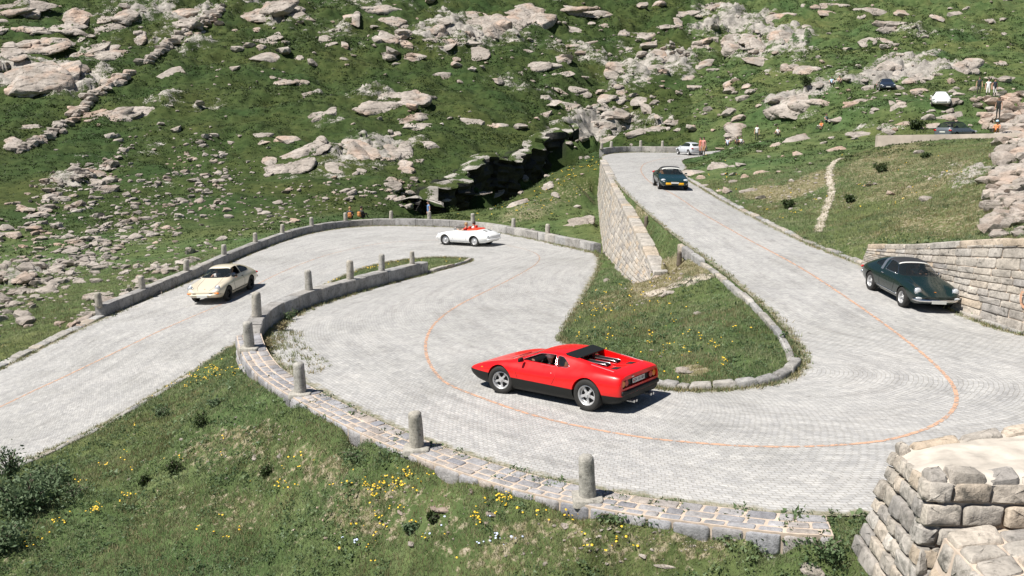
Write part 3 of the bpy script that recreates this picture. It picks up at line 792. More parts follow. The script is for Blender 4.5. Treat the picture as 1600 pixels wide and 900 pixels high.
# ------------------------------------------------------------------ posts
def at_u(P, u):
    best = None
    for a, b in zip(P, P[1:]):
        ua, ub = project(*a)[0], project(*b)[0]
        if (ua - u) * (ub - u) <= 0 and abs(ua - ub) > 1e-6: return a.lerp(b, (u - ua) / (ub - ua))
    return min(P, key=lambda p: abs(project(*p)[0] - u))
def post_mesh(seed, h, r):
    prof = [(0, r * 1.04), (.04, r * 1.05), (h * .25, r * 1.03), (h * .5, r * .99), (h * .75, r * .95), (h - .1, r * .93), (h - .045, r * .88), (h - .012, r * .66), (h, r * .3)]
    n = 20; V = []; Fq = []; rg = np.random.default_rng(seed)
    for i, (z, q) in enumerate(prof):
        for j in range(n):
            a = 2 * math.pi * j / n; qq = q * (1 + .035 * math.sin(2 * a + seed + z * 2) + .03 * math.sin(3 * a + seed * 2 - z * 3) + rg.normal() * .022)
            V.append((qq * math.cos(a), qq * math.sin(a), z + rg.normal() * .004))
    V.append((0, 0, h + .004)); V.append((0, 0, -.1))
    for i in range(len(prof) - 1):
        for j in range(n): Fq.append((i * n + j, i * n + (j + 1) % n, (i + 1) * n + (j + 1) % n, (i + 1) * n + j))
    top = (len(prof) - 1) * n
    Fq += [(top + j, top + (j + 1) % n, len(V) - 2) for j in range(n)] + [((j + 1) % n, j, len(V) - 1) for j in range(n)]
    me = bpy.data.meshes.new('stone_post'); me.from_pydata(V, [], Fq); me.update(); attr(me, 'tint', [.3 + .4 * rg.random()] * len(V))
    return me
PN = [post_mesh(s, .80, .145) for s in range(4)]; PF = [post_mesh(10 + s, .64, .15) for s in range(4)]
def post(p, label, grp, far=False, sc=1.0):
    o = link_mesh('stone_post', rng.choice(PF if far else PN).copy() if False else rng.choice(PF if far else PN), M['post'], smooth=True)
    o.location = p - Z * .03; o.rotation_euler = (rng.uniform(-.045, .045), rng.uniform(-.045, .045), rng.uniform(0, 6)); o.scale = (sc, sc, sc)
    tag(o, label, 'post', grp); return o
G1, G2, G3, G4 = 'granite posts on the cobbled coping', 'granite posts on the inner parapet', 'granite posts along the outer parapet', 'granite posts behind the top bend'
for u, l in [(918, 'round granite post on the coping, nearest of all, with dark lichen and a white top'), (651, 'round granite post on the coping left of the red car, second nearest'), (470, 'pale round granite post on its own base stone above the yellow flowers'), (390, 'granite post where the coping meets the end of the inner parapet')]:
    p = at_u(C_C, u); post(p, l, G1)
    b = Stones(); s_ = .26
    q = [p + Vector((x, y, .012)) for x, y in ((-s_, -s_), (s_, -s_), (s_, s_), (-s_, s_))]
    b.block(q, Z, .1, .02, .03, .008, .6); o = b.build('base_stone', M['post']); tag(o, 'flat square base stone under ' + {918: 'the nearest granite post on the coping', 651: 'the coping post left of the red car', 470: 'the pale coping post above the yellow flowers', 390: 'the coping post beside the inner parapet'}[u], 'base stone', 'base stones under the coping posts')
for u, l in [(401, 'granite post on the inner parapet where it starts, closest to the camera'), (483, 'slim granite post on the inner parapet, second from its near end'), (547, 'granite post in the middle of the inner parapet'), (596, 'pale granite post on the inner parapet, second from its far end'), (644, 'short granite post at the far end of the inner parapet beside the grass tip')]:
    post(at_u(I_C, u) + Z * 0, l, G2, sc=1.0 if u < 640 else .8)
for u, l in [(151, 'orange stained granite post at the left end of the outer parapet'), (222, 'granite post on the outer parapet, second from its left end'), (291, 'granite post on the outer parapet left of the cream car roof'), (350, 'granite post on the outer parapet directly behind the cream car'), (399, 'granite post on the outer parapet, fifth from its left end'), (441, 'granite post on the outer parapet, sixth from its left end'), (487, 'granite post on the outer parapet, seventh from its left end'), (540, 'granite post on the outer parapet beside the two seated hikers'), (611, 'granite post on the outer parapet right of the hikers, halfway round the bend'), (671, 'granite post on the outer parapet in front of the standing person'), (739, 'granite post on the outer parapet above the white convertible'), (802, 'granite post on the outer parapet right of the white convertible'), (856, 'granite post on the outer parapet, last before its right end')]:
    post(at_u(O_C, u) + Z * 0, l, G3, True)
for u, l in [(938, 'granite post at the left end of the upper parapet'), (955, 'granite post on the upper parapet, second from the left'), (1001, 'granite post on the upper parapet, third from the left'), (1035, 'granite post on the upper parapet left of the silver hatchback')]:
    post(at_u(T_C, u), l, G4, True)
# weathered stumps on the verge of the upper road
for (u, v), l in {(1010, 343): 'dark weathered stump at the verge of the upper road, farther one', (1062, 384): 'dark weathered stump at the verge of the upper road, nearer one'}.items():
    p = Pz(u, v, 1.6); p.z = flatz(p.x, p.y)
    o = link_mesh('verge_post', post_mesh(30 + u, .55, .1), M['wood'], smooth=True); o.location = p; tag(o, l, 'post', 'stumps at the verge of the upper road')

# ------------------------------------------------------------------ kerbs
def kerb(name, label, E, Ot, lo, hi, w_=.3, h=.10, lmin=.35, lmax=.8, mat='granite', dist=.0):
    a = resample(offset_edge(E, Ot, lo, hi, dist - .02), 60); b = resample(offset_edge(E, Ot, lo, hi, dist + w_), 60)
    root_p = a[len(a) // 2].copy(); off_ = -root_p
    a = [p + off_ + Z * h for p in a]; b = [p + off_ + Z * h for p in b]
    fl = ((a[1] - a[0]).cross(b[0] - a[0])).z < 0
    st = Stones(); lay(st, a, b, 5.0, lmin, lmax, .03, h + .3, .035, .025, (-.02, .05), flip=fl)
    o = st.build(name, M[mat]); o.location = root_p; tag(o, label, 'kerb'); return o
kerb('stone_kerb', 'kerb of rounded pale stones round the tip of the grassy island', EB, EA, 58, 89, .28, .13, .3, .6)
kerb('stone_kerb', 'thin pale kerb along the upper side of the grassy island', EB, EA, 37, 58, .2, .05, .7, 1.6, dist=.15)
kerb('stone_kerb', 'low kerb stones at the foot of the path hillside beside the upper road', EA, EB, 15, 40, .3, .06, .5, 1.3)
kerb('stone_kerb', 'thin grey kerb along the grass tip beyond the inner parapet', EA, EB, 146, 156, .22, .12, .8, 1.8)
kerb('stone_kerb', 'flush stone edging of the lower road left of the outer parapet', EB, EA, 195, 212, .5, .03, .4, .9)
kerb('stone_kerb', 'flush stone edging of the lower road above the foreground bank', EA, EB, 190, 212, .22, .02, .4, .8)
kerb('stone_kerb', 'low kerb at the foot of the right retaining wall', EA, EB, 40, 54, .22, .05, .6, 1.4)

# ------------------------------------------------------------------ retaining wall under the upper road
def wall(name, label, bot, top, course, lr, thick, mat='masonry', cap=None, flip=False, gap=.018, bev=.018, rough=.016, out=(0, .025), n=24, capw=None):
    """masonry wall: backing body, laid stones, coping stones"""
    bot = resample(bot, n); top = resample(top, n)
    root = empty(name, tuple(bot[n // 2])); tag(root, label, 'stone wall')
    off_ = -Vector(root.location); bot = [p + off_ for p in bot]; top = [p + off_ for p in top]
    nr = []
    for i in range(n):
        t = bot[min(i + 1, n - 1)] - bot[max(i - 1, 0)]; t.z = 0; t.normalize(); q = t.cross(Z)
        nr.append(-q if flip else q)
    rows = [[p - d_ * .03 - Z * .6 for p, d_ in zip(bot, nr)], [p - d_ * .03 for p, d_ in zip(bot, nr)], [p - d_ * .03 - Z * .02 for p, d_ in zip(top, nr)], [p - d_ * thick - Z * .02 for p, d_ in zip(top, nr)], [p - d_ * thick - Z * 3 for p, d_ in zip(top, nr)]]
    ruled('wall_core', rows, M['mortar'], root, close=True)
    st = Stones(); lay(st, bot, top, course, *lr, gap, .15, bev, rough, out, flip=flip); st.build('face_stones', M[mat], root)
    if cap:
        st = Stones(); a = [p + d_ * .05 + Z * cap for p, d_ in zip(top, nr)]; b = [p - d_ * (capw or thick) + Z * cap for p, d_ in zip(top, nr)]
        fl = ((a[1] - a[0]).cross(b[0] - a[0])).z < 0
        lay(st, a, b, 9, lr[1] * .8, lr[1] * 1.8, .02, cap + .04, .03, .02, (-.02, .03), flip=fl); st.build('coping_stones', M[mat], root)
    return root
wt = WT; wb = [p - Z * .3 for p in WB]
wall('retaining_wall', 'tall battered wall of pale coursed stone holding up the upper road', wb, wt, .34, (.4, .95), .55, cap=.14, flip=True, n=40)
# right retaining wall
rb = RB; rt = RT
rt = [Vector((b.x + .25, b.y + .15, t.z)) for b, t in zip(rb, rt)]
wall('retaining_wall', 'sunlit coursed stone wall behind the dark green classic coupe', rb, rt, .30, (.35, .95), .5, cap=.12, flip=False, n=30)
# tan terrace wall below the parked estate car
tb = [Pd(1368, 229, 66.5), Pd(1430, 222, 66), Pd(1500, 217, 65.5), Pd(1594, 216, 64)]
tt = [Pd(1372, 212, 66.7), Pd(1430, 211, 66.2), Pd(1500, 210, 65.7), Pd(1594, 208, 64.2)]
rows = [[p - Z * .8 for p in tb], tt, [p + Vector((0, .45, 0)) for p in tt], [p + Vector((0, .45, -1.8)) for p in tt]]
o = ruled('terrace_wall', rows, M['conc'], None, close=True); tag(o, 'smooth tan terrace wall in front of the parked dark estate car', 'terrace wall')

# ------------------------------------------------------------------ near wall, bottom right
root = empty('near_wall', tuple(Pd(1450, 800, 10.5))); tag(root, 'thick rough stone wall with a pale mortared top at the bottom right corner', 'stone wall')
off = -Vector(root.location)
def Q(u, v, d): return Pd(u, v, d) + off
a0, a1, a2, a3 = Q(1395, 703, 12.0), Q(1900, 631, 12.5), Q(2000, 768, 10.8), Q(1452, 752, 10.4)       # top slab corners: far left, far right, near right, near left
dwn = lambda p, dz, dx=0, dy=0: p + Vector((dx, dy, -dz))
b0, b3, b2 = dwn(a0, 1.35, -.42, .05), dwn(a3, 1.6, -.28, -.35), dwn(a2, 1.6, 0, -.3)
def body(name, P, mat, par):
    me = bpy.data.meshes.new(name); me.from_pydata([tuple(p) for p in P], [], [(0, 1, 2, 3), (7, 6, 5, 4), (0, 4, 5, 1), (1, 5, 6, 2), (2, 6, 7, 3), (3, 7, 4, 0)])
    bm = bmesh.new(); bm.from_mesh(me); bmesh.ops.recalc_face_normals(bm, faces=bm.faces); bm.to_mesh(me); bm.free(); attr(me, 'tint', [.5] * 8)
    return link_mesh(name, me, mat, par)
ins = lambda p, q, f=.07: p.lerp(q, f)
cen = (a0 + a1 + a2 + a3) / 4
body('wall_core', [ins(a0, cen) - Z * .03, ins(a1, cen) - Z * .03, ins(a2, cen) - Z * .03, ins(a3, cen) - Z * .03, ins(b0, cen, .10) + Vector((.06, .04, 0)), dwn(a1, 1.4), b2, ins(b3, cen, .10)], M['mortar'], root)
st = Stones()
lay(st, [b0, b3], [a0, a3], .30, .24, .50, .026, .2, .024, .02, (-.01, .04))
lay(st, [b3, b2], [a3, a2], .26, .24, .55, .026, .2, .024, .02, (-.01, .04))
st.build('face_stones', M['masonry'], root)
# uneven mortar cap
n_ = 26; V_ = []; 
for i in range(n_):
    for j in range(n_):
        s, t = i / (n_ - 1), j / (n_ - 1)
        p = a0.lerp(a1, s).lerp(a3.lerp(a2, s), t)
        e = min(s, 1 - s, t, 1 - t)
        h = .05 * float(sstep(0, .12, e)) + .035 * float(fbm(np.array([p.x * 2.2]), np.array([p.y * 2.2]), 77, 4)[0]) - .04 * (e < .001)
        V_.append(tuple(p + Z * (h + .005)))
Fq = [(i * n_ + j, (i + 1) * n_ + j, (i + 1) * n_ + j + 1, i * n_ + j + 1) for i in range(n_ - 1) for j in range(n_ - 1)]
me = np_mesh('mortar_cap', V_, Fq)
if me.polygons[0].normal.z < 0: me.flip_normals()
link_mesh('mortar_cap', me, M['cap'], root, smooth=True)
st = Stones()
lay(st, [ins(a1, a0, .0) + Z * .06, a0 + Z * .06], [ins(a2, a1, .84) + Z * .06 if False else a1.lerp(a2, .16) + Z * .06, a0.lerp(a3, .16) + Z * .06], 5, .35, .8, .03, .15, .04, .03, (0, .05))
lay(st, [a3 + Z * .05, a2 + Z * .05], [a3.lerp(a0, .22) + Z * .05, a2.lerp(a1, .22) + Z * .05], 5, .3, .7, .03, .15, .04, .04, (-.01, .06))
st.build('coping_stones', M['masonry'], root)
# lower step of the wall
c0, c1, c2, c3 = Q(1475, 838, 10.0), Q(1950, 795, 10.7), Q(2000, 835, 9.6), Q(1540, 905, 8.9)
d0, d3, d2 = dwn(c0, 1.0, -.25, 0), dwn(c3, 1.0, -.2, -.2), dwn(c2, 1.0, 0, -.2)
body('step_core', [c0 - Z * .02, c1 - Z * .02, c2 - Z * .02, c3 - Z * .02, d0, dwn(c1, 1), d2, d3], M['mortar'], root)
st = Stones()
lay(st, [d0, d3], [c0, c3], .3, .3, .6, .035, .2, .05, .03, (0, .05)); lay(st, [d3, d2], [c3, c2], .3, .3, .6, .035, .2, .05, .03, (0, .05))
for f in (0, .33, .66):
    lay(st, [c0.lerp(c3, f + .33) + Z * .04, c1.lerp(c2, f + .33) + Z * .04], [c0.lerp(c3, f) + Z * .04, c1.lerp(c2, f) + Z * .04], 5, .35, .8, .03, .12, .04, .035, (-.02, .04))
st.build('step_stones', M['masonry'], root)

# ------------------------------------------------------------------ trodden paths
def drape(name, path, hw, off=.02):
    P = crom([Vector((u, v, 0)) for u, v in path], 10); W = [pix_ground(p.x, p.y)[0] for p in P]
    V, Fq, E = [], [], []
    for i, p in enumerate(W):
        t = W[min(i + 1, len(W) - 1)] - W[max(i - 1, 0)]; t.z = 0; t.normalize(); n_ = Vector((-t.y, t.x, 0))
        for j in range(-4, 5):
            q = p + n_ * hw * j / 4 * (1 + .2 * math.sin(i * .7)); V.append((q.x, q.y, float(gz(np.array([q.x]), np.array([q.y]))[0]) + off)); E.append(abs(j) / 4 * .9)
    for i in range(len(W) - 1):
        for j in range(8): k = i * 9 + j; Fq.append((k, k + 1, k + 10, k + 9))
    me = np_mesh(name, V, Fq); attr(me, 'edge', E)
    if me.polygons[0].normal.z < 0: me.flip_normals()
    tag(link_mesh(name, me, M['soil'], smooth=True), kind='structure')
drape('footpath', [(1318, 247), (1306, 252), (1298, 262), (1295, 275), (1298, 290), (1299, 303), (1294, 318), (1288, 335), (1282, 352), (1279, 363)], .30)
drape('bare_ground', [(1010, 462), (1035, 455), (1060, 444), (1085, 437), (1110, 430)], .55)
# ------------------------------------------------------------------ car materials
def paint(name, c, rough=.28, coat=.8):
    n = NT(name)
    f = n.noise(n.coord(), 3, 3)
    n.b.inputs['Coat Weight'].default_value = coat; n.b.inputs['Coat Roughness'].default_value = .06
    r = n.ramp(f, [(.3, (rough * .9,) * 3), (.7, (rough * 1.2,) * 3)])
    return n.fin(c, r, 0, .5)
M['red'] = paint('red_paint', (.74, .004, .004), .32, .35); M['cream'] = paint('cream_paint', (.62, .55, .42), .35); M['white'] = paint('white_paint', (.82, .82, .80), .3)
M['dgreen'] = paint('dark_green_paint', (.006, .017, .015), .24, .45); M['teal'] = paint('dark_teal_paint', (.006, .027, .029), .24, .45)
M['silver'] = paint('silver_paint', (.55, .57, .60), .3); M['dgrey'] = paint('dark_grey_paint', (.10, .115, .13), .3); M['navy'] = paint('navy_paint', (.015, .022, .035), .3)
M['blackp'] = plain('satin_black', (.012, .013, .012), .5, 0, .25); M['rubber'] = plain('tyre_rubber', (.022, .021, .019), .85, var=.2, sc=20)
M['alloy'] = plain('silver_alloy', (.56, .56, .56), .4, .5); M['chrome'] = plain('chrome', (.75, .75, .76), .14, 1.0); M['steel'] = plain('brushed_steel', (.62, .62, .62), .3, .9)
M['inner'] = plain('dark_interior', (.012, .012, .012), .8); M['tan'] = plain('tan_leather', (.42, .22, .09), .6, var=.15); M['redlea'] = plain('red_leather', (.62, .055, .02), .55, var=.15)
M['amber'] = plain('amber_lens', (.75, .22, .02), .2); M['redlens'] = plain('red_lens', (.45, .012, .01), .18); M['lamp'] = plain('headlamp_glass', (.62, .64, .66), .1, .3); M['yellow'] = plain('yellow_lamp', (.80, .42, .01), .4)
M['plate'] = plain('plate_white', (.62, .62, .58), .5); M['ink'] = plain('plate_ink', (.02, .02, .02), .6); M['canvas'] = plain('black_canvas', (.022, .023, .026), .85)
def mat_glass():
    n = NT('car_glass'); n.b.inputs['Alpha'].default_value = .48
    return n.fin((.02, .028, .03), .03, 0, .8)
M['glass'] = mat_glass()

# ------------------------------------------------------------------ mesh tools
def ev_mesh(o):
    dg = bpy.context.evaluated_depsgraph_get(); dg.update()
    return bpy.data.meshes.new_from_object(o.evaluated_get(dg), preserve_all_data_layers=True, depsgraph=dg)
def tmp(me, mats=()):
    o = bpy.data.objects.new('tmp', me); COL.objects.link(o)
    for m in mats: me.materials.append(m)
    return o
def drop(o): bpy.data.objects.remove(o, do_unlink=True)
def boolean(o, cutter, op='DIFFERENCE'):
    if op == 'DIFFERENCE' and len(cutter.data.materials):
        m_ = cutter.data.materials[0]; sl = list(o.data.materials)
        if m_ not in sl: o.data.materials.append(m_); sl.append(m_)
        k_ = sl.index(m_); cutter.data.materials.clear()
        for q in sl: cutter.data.materials.append(q)
        cutter.data.polygons.foreach_set('material_index', [k_] * len(cutter.data.polygons))
    md = o.modifiers.new('b', 'BOOLEAN'); md.operation = op; md.object = cutter; md.solver = 'EXACT'
    md.material_mode = 'INDEX'
    me = ev_mesh(o); old = o.data; o.modifiers.clear(); o.data = me
    if old.users == 0: bpy.data.meshes.remove(old)
def prism(poly, axis, lo, hi):
    """closed prism of a 2D polygon along an axis; poly coordinates are the two other axes in order"""
    def p3(p, e): return {'x': (e, p[0], p[1]), 'y': (p[0], e, p[1]), 'z': (p[0], p[1], e)}[axis]
    n = len(poly); V = [p3(p, lo) for p in poly] + [p3(p, hi) for p in poly]
    me = bpy.data.meshes.new('prism'); me.from_pydata(V, [], [tuple(range(n))[::-1], tuple(range(n, 2 * n))] + [(i, (i + 1) % n, n + (i + 1) % n, n + i) for i in range(n)])
    bm = bmesh.new(); bm.from_mesh(me); bmesh.ops.recalc_face_normals(bm, faces=bm.faces); bm.to_mesh(me); bm.free()
    return me
def rounded(poly, r=.04, k=3):
    """corner-rounded polygon"""
    out = []; n = len(poly)
    for i in range(n):
        a, p, b = Vector(poly[i - 1]), Vector(poly[i]), Vector(poly[(i + 1) % n])
        ra = min(r, (a - p).length * .45); rb = min(r, (b - p).length * .45)
        A = p + (a - p).normalized() * ra; B = p + (b - p).normalized() * rb
        for j in range(k + 1):
            t = j / k; out.append(tuple(A * (1 - t) ** 2 + p * 2 * t * (1 - t) + B * t * t))
    return out
def cyl(axis, c, r, h, n=32, r2=None):
    bm = bmesh.new(); bmesh.ops.create_cone(bm, cap_ends=True, segments=n, radius1=r, radius2=r if r2 is None else r2, depth=h)
    m = {'z': Matrix(), 'y': Matrix.Rotation(math.pi / 2, 4, 'X'), 'x': Matrix.Rotation(math.pi / 2, 4, 'Y')}[axis]
    bmesh.ops.transform(bm, matrix=Matrix.Translation(c) @ m, verts=bm.verts); return bm_mesh('cyl', bm)
def bevbox(c, s, bev=.02, rot=None, seg=2, taper=None):
    bm = bmesh.new(); bmesh.ops.create_cube(bm, size=1)
    for v in bm.verts:
        v.co = Vector((v.co.x * s[0], v.co.y * s[1], v.co.z * s[2]))
        if taper and v.co.z > 0: v.co.x *= taper[0]; v.co.y *= taper[1]
    if bev: bmesh.ops.bevel(bm, geom=bm.edges[:], offset=bev, segments=seg, affect='EDGES', profile=.5)
    m = Matrix.Translation(c) @ (rot.to_4x4() if rot is not None else Matrix())
    bmesh.ops.transform(bm, matrix=m, verts=bm.verts); return bm_mesh('box', bm)
def joined(mes):
    bm = bmesh.new()
    for m in mes: bm.from_mesh(m)
    return bm_mesh('joined', bm)
def ellipsoid(c, s, n=16):
    bm = bmesh.new(); bmesh.ops.create_uvsphere(bm, u_segments=n, v_segments=n // 2 + 2, radius=1)
    for v in bm.verts: v.co = Vector((v.co.x * s[0] + c[0], v.co.y * s[1] + c[1], v.co.z * s[2] + c[2]))
    return bm_mesh('ell', bm)
def tube(P, r, n=8):
    V = []; Fq = []
    for i, p in enumerate(P):
        t = (P[min(i + 1, len(P) - 1)] - P[max(i - 1, 0)]).normalized(); a = t.orthogonal().normalized(); b = t.cross(a)
        if i and True:
            a = (pa - t * pa.dot(t)).normalized(); b = t.cross(a)
        pa = a
        for j in range(n):
            g = 2 * math.pi * j / n; V.append(tuple(p + (a * math.cos(g) + b * math.sin(g)) * r))
    for i in range(len(P) - 1):
        for j in range(n): Fq.append((i * n + j, i * n + (j + 1) % n, (i + 1) * n + (j + 1) % n, (i + 1) * n + j))
    me = bpy.data.meshes.new('tube'); me.from_pydata(V, [], Fq + [tuple(range(n))[::-1], tuple(range(len(V) - n, len(V)))]); return me

# ------------------------------------------------------------------ wheels
def wheel_meshes(R_, w, rim_r, style):
    prof = [(rim_r, -w / 2 + .015), (rim_r + .012, -w / 2), (R_ - .03, -w / 2 + .004), (R_ - .008, -w / 2 + .018), (R_, -w / 2 + .045), (R_, 0), (R_, w / 2 - .045), (R_ - .008, w / 2 - .018), (R_ - .03, w / 2 - .004), (rim_r + .012, w / 2), (rim_r, w / 2 - .015)]
    n = 40; V = []; Fq = []
    for i, (r, y) in enumerate(prof):
        for j in range(n): a = 2 * math.pi * j / n; V.append((r * math.cos(a), y, r * math.sin(a)))
    m = len(prof)
    for i in range(m - 1):
        for j in range(n): Fq.append((i * n + j, i * n + (j + 1) % n, (i + 1) * n + (j + 1) % n, (i + 1) * n + j))
    ty = bpy.data.meshes.new('tyre'); ty.from_pydata(V, [], Fq)
    # rim: dished barrel + spokes (outer face towards +y)
    yo = w / 2 - .02
    prof = [(rim_r + .004, yo), (rim_r - .012, yo + .006), (rim_r - .028, yo - .012), (rim_r - .034, yo - .07), (rim_r - .05, yo - .085)]
    V = []; Fq = []
    for i, (r, y) in enumerate(prof):
        for j in range(n): a = 2 * math.pi * j / n; V.append((r * math.cos(a), y, r * math.sin(a)))
    for i in range(len(prof) - 1):
        for j in range(n): Fq.append((i * n + j, i * n + (j + 1) % n, (i + 1) * n + (j + 1) % n, (i + 1) * n + j))
    barrel = bpy.data.meshes.new('barrel'); barrel.from_pydata(V, [], Fq)
    parts = [barrel]
    rb = rim_r - .03
    if style == 'disc':
        parts.append(ellipsoid((0, yo - .035, 0), (rb * .99, .022, rb * .99), 32)); parts.append(ellipsoid((0, yo - .02, 0), (rb * .45, .03, rb * .45), 24))
    else:
        k = 5
        parts.append(cyl('y', (0, yo - .055, 0), rb * .36, .05, 24)); parts.append(cyl('y', (0, yo - .02, 0), rb * .15, .05, 12))
        for q in range(k):
            a = 2 * math.pi * q / k + .3
            wd = .30 if style == 'fat' else .22
            b = bevbox((rb * .62, yo - .062, 0), (rb * .86, .035, rb * wd), .008)
            bm = bmesh.new(); bm.from_mesh(b)
            for v in bm.verts: v.co.z *= .8 + .55 * max(0, v.co.x / rb - .25) if style == 'fat' else 1.0
            bmesh.ops.rotate(bm, cent=(0, 0, 0), matrix=Matrix.Rotation(a, 3, 'Y'), verts=bm.verts); parts.append(bm_mesh('sp', bm))
    rim = joined(parts)
    back = cyl('y', (0, yo - .10, 0), rim_r - .02, .02, 32)
    return ty, rim, back
def add_wheels(root, xf, xr, trk, R_, w, rim_r, style, rimmat='alloy', steer=0.0, Rr=None, wr=None, only=None):
    for ax, (x, RR, ww) in enumerate(((xf, R_, w), (xr, Rr or R_, wr or w))):
        ty, rim, back = wheel_meshes(RR, ww, rim_r * (RR / R_), style)
        for s in (1, -1):
            t = link_mesh('wheel', ty, M['rubber'], root, smooth=True); t.location = (x, s * trk / 2, RR - .005)
            t.rotation_euler = (0, 0, (steer if ax == 0 else 0) + (0 if s > 0 else math.pi))
            link_mesh('rim', rim, M[rimmat], t, smooth=False); link_mesh('brake_disc', back, M['inner'], t)

# ------------------------------------------------------------------ body shell
def S(x, zb, sill, mid, sh, base, roof, top):
    return x, [(0, zb), (sill[0] * .88, zb), sill, mid, sh, base, roof, (roof[0] * .55, roof[1] + (top - roof[1]) * .78), (0, top)]
def loft(st, crease, endc=.7, sub=2):
    n = len(st[0][1]); ringn = 2 * n - 2
    bm = bmesh.new(); cl = bm.edges.layers.float.new('crease_edge'); rings = []
    for x, hp in st:
        r = [bm.verts.new((x, y, z)) for y, z in hp] + [bm.verts.new((x, -y, z)) for y, z in hp[-2:0:-1]]
        rings.append(r)
    for a, b in zip(rings, rings[1:]):
        for i in range(ringn): bm.faces.new((a[i], a[(i + 1) % ringn], b[(i + 1) % ringn], b[i]))
    for r in (rings[0], rings[-1]):
        for i in range(n - 1):      # strips across the end so the subdivision stays tidy
            j0, j1 = i, i + 1; k0, k1 = (ringn - i) % ringn, ringn - i - 1
            vs = []
            for v in (r[j0], r[j1], r[k1 % ringn], r[k0]):
                if v not in vs: vs.append(v)
            if len(vs) >= 3: bm.faces.new(vs)
    bmesh.ops.recalc_face_normals(bm, faces=bm.faces)
    for a, b in zip(rings, rings[1:]):
        for i, c_ in crease.items():
            for k in {i, (ringn - i) % ringn}:
                e = bm.edges.get((a[k], b[k]))
                if e: e[cl] = c_
    for r in (rings[0], rings[-1]):
        for i in range(ringn):
            e = bm.edges.get((r[i], r[(i + 1) % ringn]))
            if e: e[cl] = endc
    me = bm_mesh('body', bm); o = tmp(me)
    md = o.modifiers.new('s', 'SUBSURF'); md.levels = sub; md.render_levels = sub
    me2 = ev_mesh(o); drop(o); return me2
def inset(st, d, x0, x1):
    out = []
    for x, hp in st:
        out.append((x, [(max(0, y - d) if y > .03 else 0, z - (d if k >= 5 else 0)) for k, (y, z) in enumerate(hp)]))
    return out
def body(spec):
    """shell with wheel arches, cabin cavity and window openings; returns mesh + window panes"""
    outer = loft(spec['st'], spec['crease'], spec.get('endc', .7))
    bvh = BVHTree.FromPolygons([v.co.copy() for v in outer.vertices], [list(p.vertices) for p in outer.polygons])
    o = tmp(outer.copy(), spec['mats'])       # slot 0 paint, 1 dark
    for ax, r in spec['arches']:
        for s in (1, -1):
            c = tmp(cyl('y', (ax[0], s * (ax[2] + .45), ax[1]), r, .9, 40), [M['inner']]); boolean(o, c); drop(c)
    if spec.get('cavity'):
        x0, x1, z0, wmax = spec['cavity']
        inn = tmp(loft(inset(spec['st'], .045, x0, x1), spec['crease'], spec.get('endc', .7)), [M['inner']])
        bx = tmp(bevbox(((x0 + x1) / 2, 0, z0 + 1), (x1 - x0, wmax * 2, 2), 0), [M['inner']]); boolean(inn, bx, 'INTERSECT'); drop(bx)
        boolean(o, inn); drop(inn)
    panes = []
    for nm, kind, poly, lo, hi, glass in spec['win']:
        sides = (1, -1) if kind == 'y' else (1,)
        for s in sides:
            pr = prism(poly, kind, lo * s if s > 0 else -hi, hi * s if s > 0 else -lo)
            c = tmp(pr.copy(), [M['blackp']])
            boolean(o, c)
            if glass:
                g = tmp(outer.copy()); boolean(g, c, 'INTERSECT')
                bm = bmesh.new(); bm.from_mesh(g.data); drop(g)
                kill = []
                for f in bm.faces:
                    cc = f.calc_center_median(); hit = bvh.find_nearest(cc)
                    if hit[3] > .004 or f.normal.dot(hit[1]) < .7: kill.append(f)
                bmesh.ops.delete(bm, geom=kill, context='FACES')
                for v in bm.verts:
                    hit = bvh.find_nearest(v.co); v.co = hit[0] - hit[1] * .010
                if len(bm.faces): panes.append((nm, bm_mesh(nm, bm)))
                else: bm.free()
            drop(c)
    for cut, op, mat in spec.get('cuts', []):
        c = tmp(cut, [mat]); boolean(o, c, op); drop(c)
    me = o.data.copy(); drop(o)
    return me, panes, bvh
def smooth_by_angle(me, deg=38):
    me.polygons.foreach_set('use_smooth', [True] * len(me.polygons))
    bm = bmesh.new(); bm.from_mesh(me)
    for e in bm.edges:
        if len(e.link_faces) == 2: e.smooth = e.calc_face_angle(0) < R(deg)
        else: e.smooth = False
    bm.to_mesh(me); bm.free()
def split_z(me, z_at):
    """cut a mesh in two along a nearly level plane: returns (upper, lower)"""
    out = []
    for keep_up in (True, False):
        bm = bmesh.new(); bm.from_mesh(me)
        bmesh.ops.bisect_plane(bm, geom=bm.verts[:] + bm.edges[:] + bm.faces[:], plane_co=(0, 0, z_at[0]), plane_no=Vector((-z_at[1], 0, 1)).normalized(), clear_inner=keep_up, clear_outer=not keep_up)
        out.append(bm_mesh('half', bm))
    return out
def surf_seam(bvh, P, axis, r=.006):
    """thin dark line (panel gap) lying on the shell; P are points, projected along an axis"""
    out = []
    for p in P:
        h = bvh.find_nearest(Vector(p))
        out.append(h[0] + h[1] * .001)
    return tube(out, r, 5)
def dens(P, k=6):
    out = []
    for a, b in zip(P, P[1:]):
        for i in range(k): out.append(tuple(Vector(a).lerp(Vector(b), i / k)))
    return out + [tuple(P[-1])]
def text_mesh(s, size):
    cu = bpy.data.curves.new('txt', 'FONT'); cu.body = s; cu.size = size; cu.align_x = 'CENTER'; cu.align_y = 'CENTER'; cu.extrude = .001
    o = bpy.data.objects.new('txt', cu); COL.objects.link(o); me = ev_mesh(o); drop(o); return me
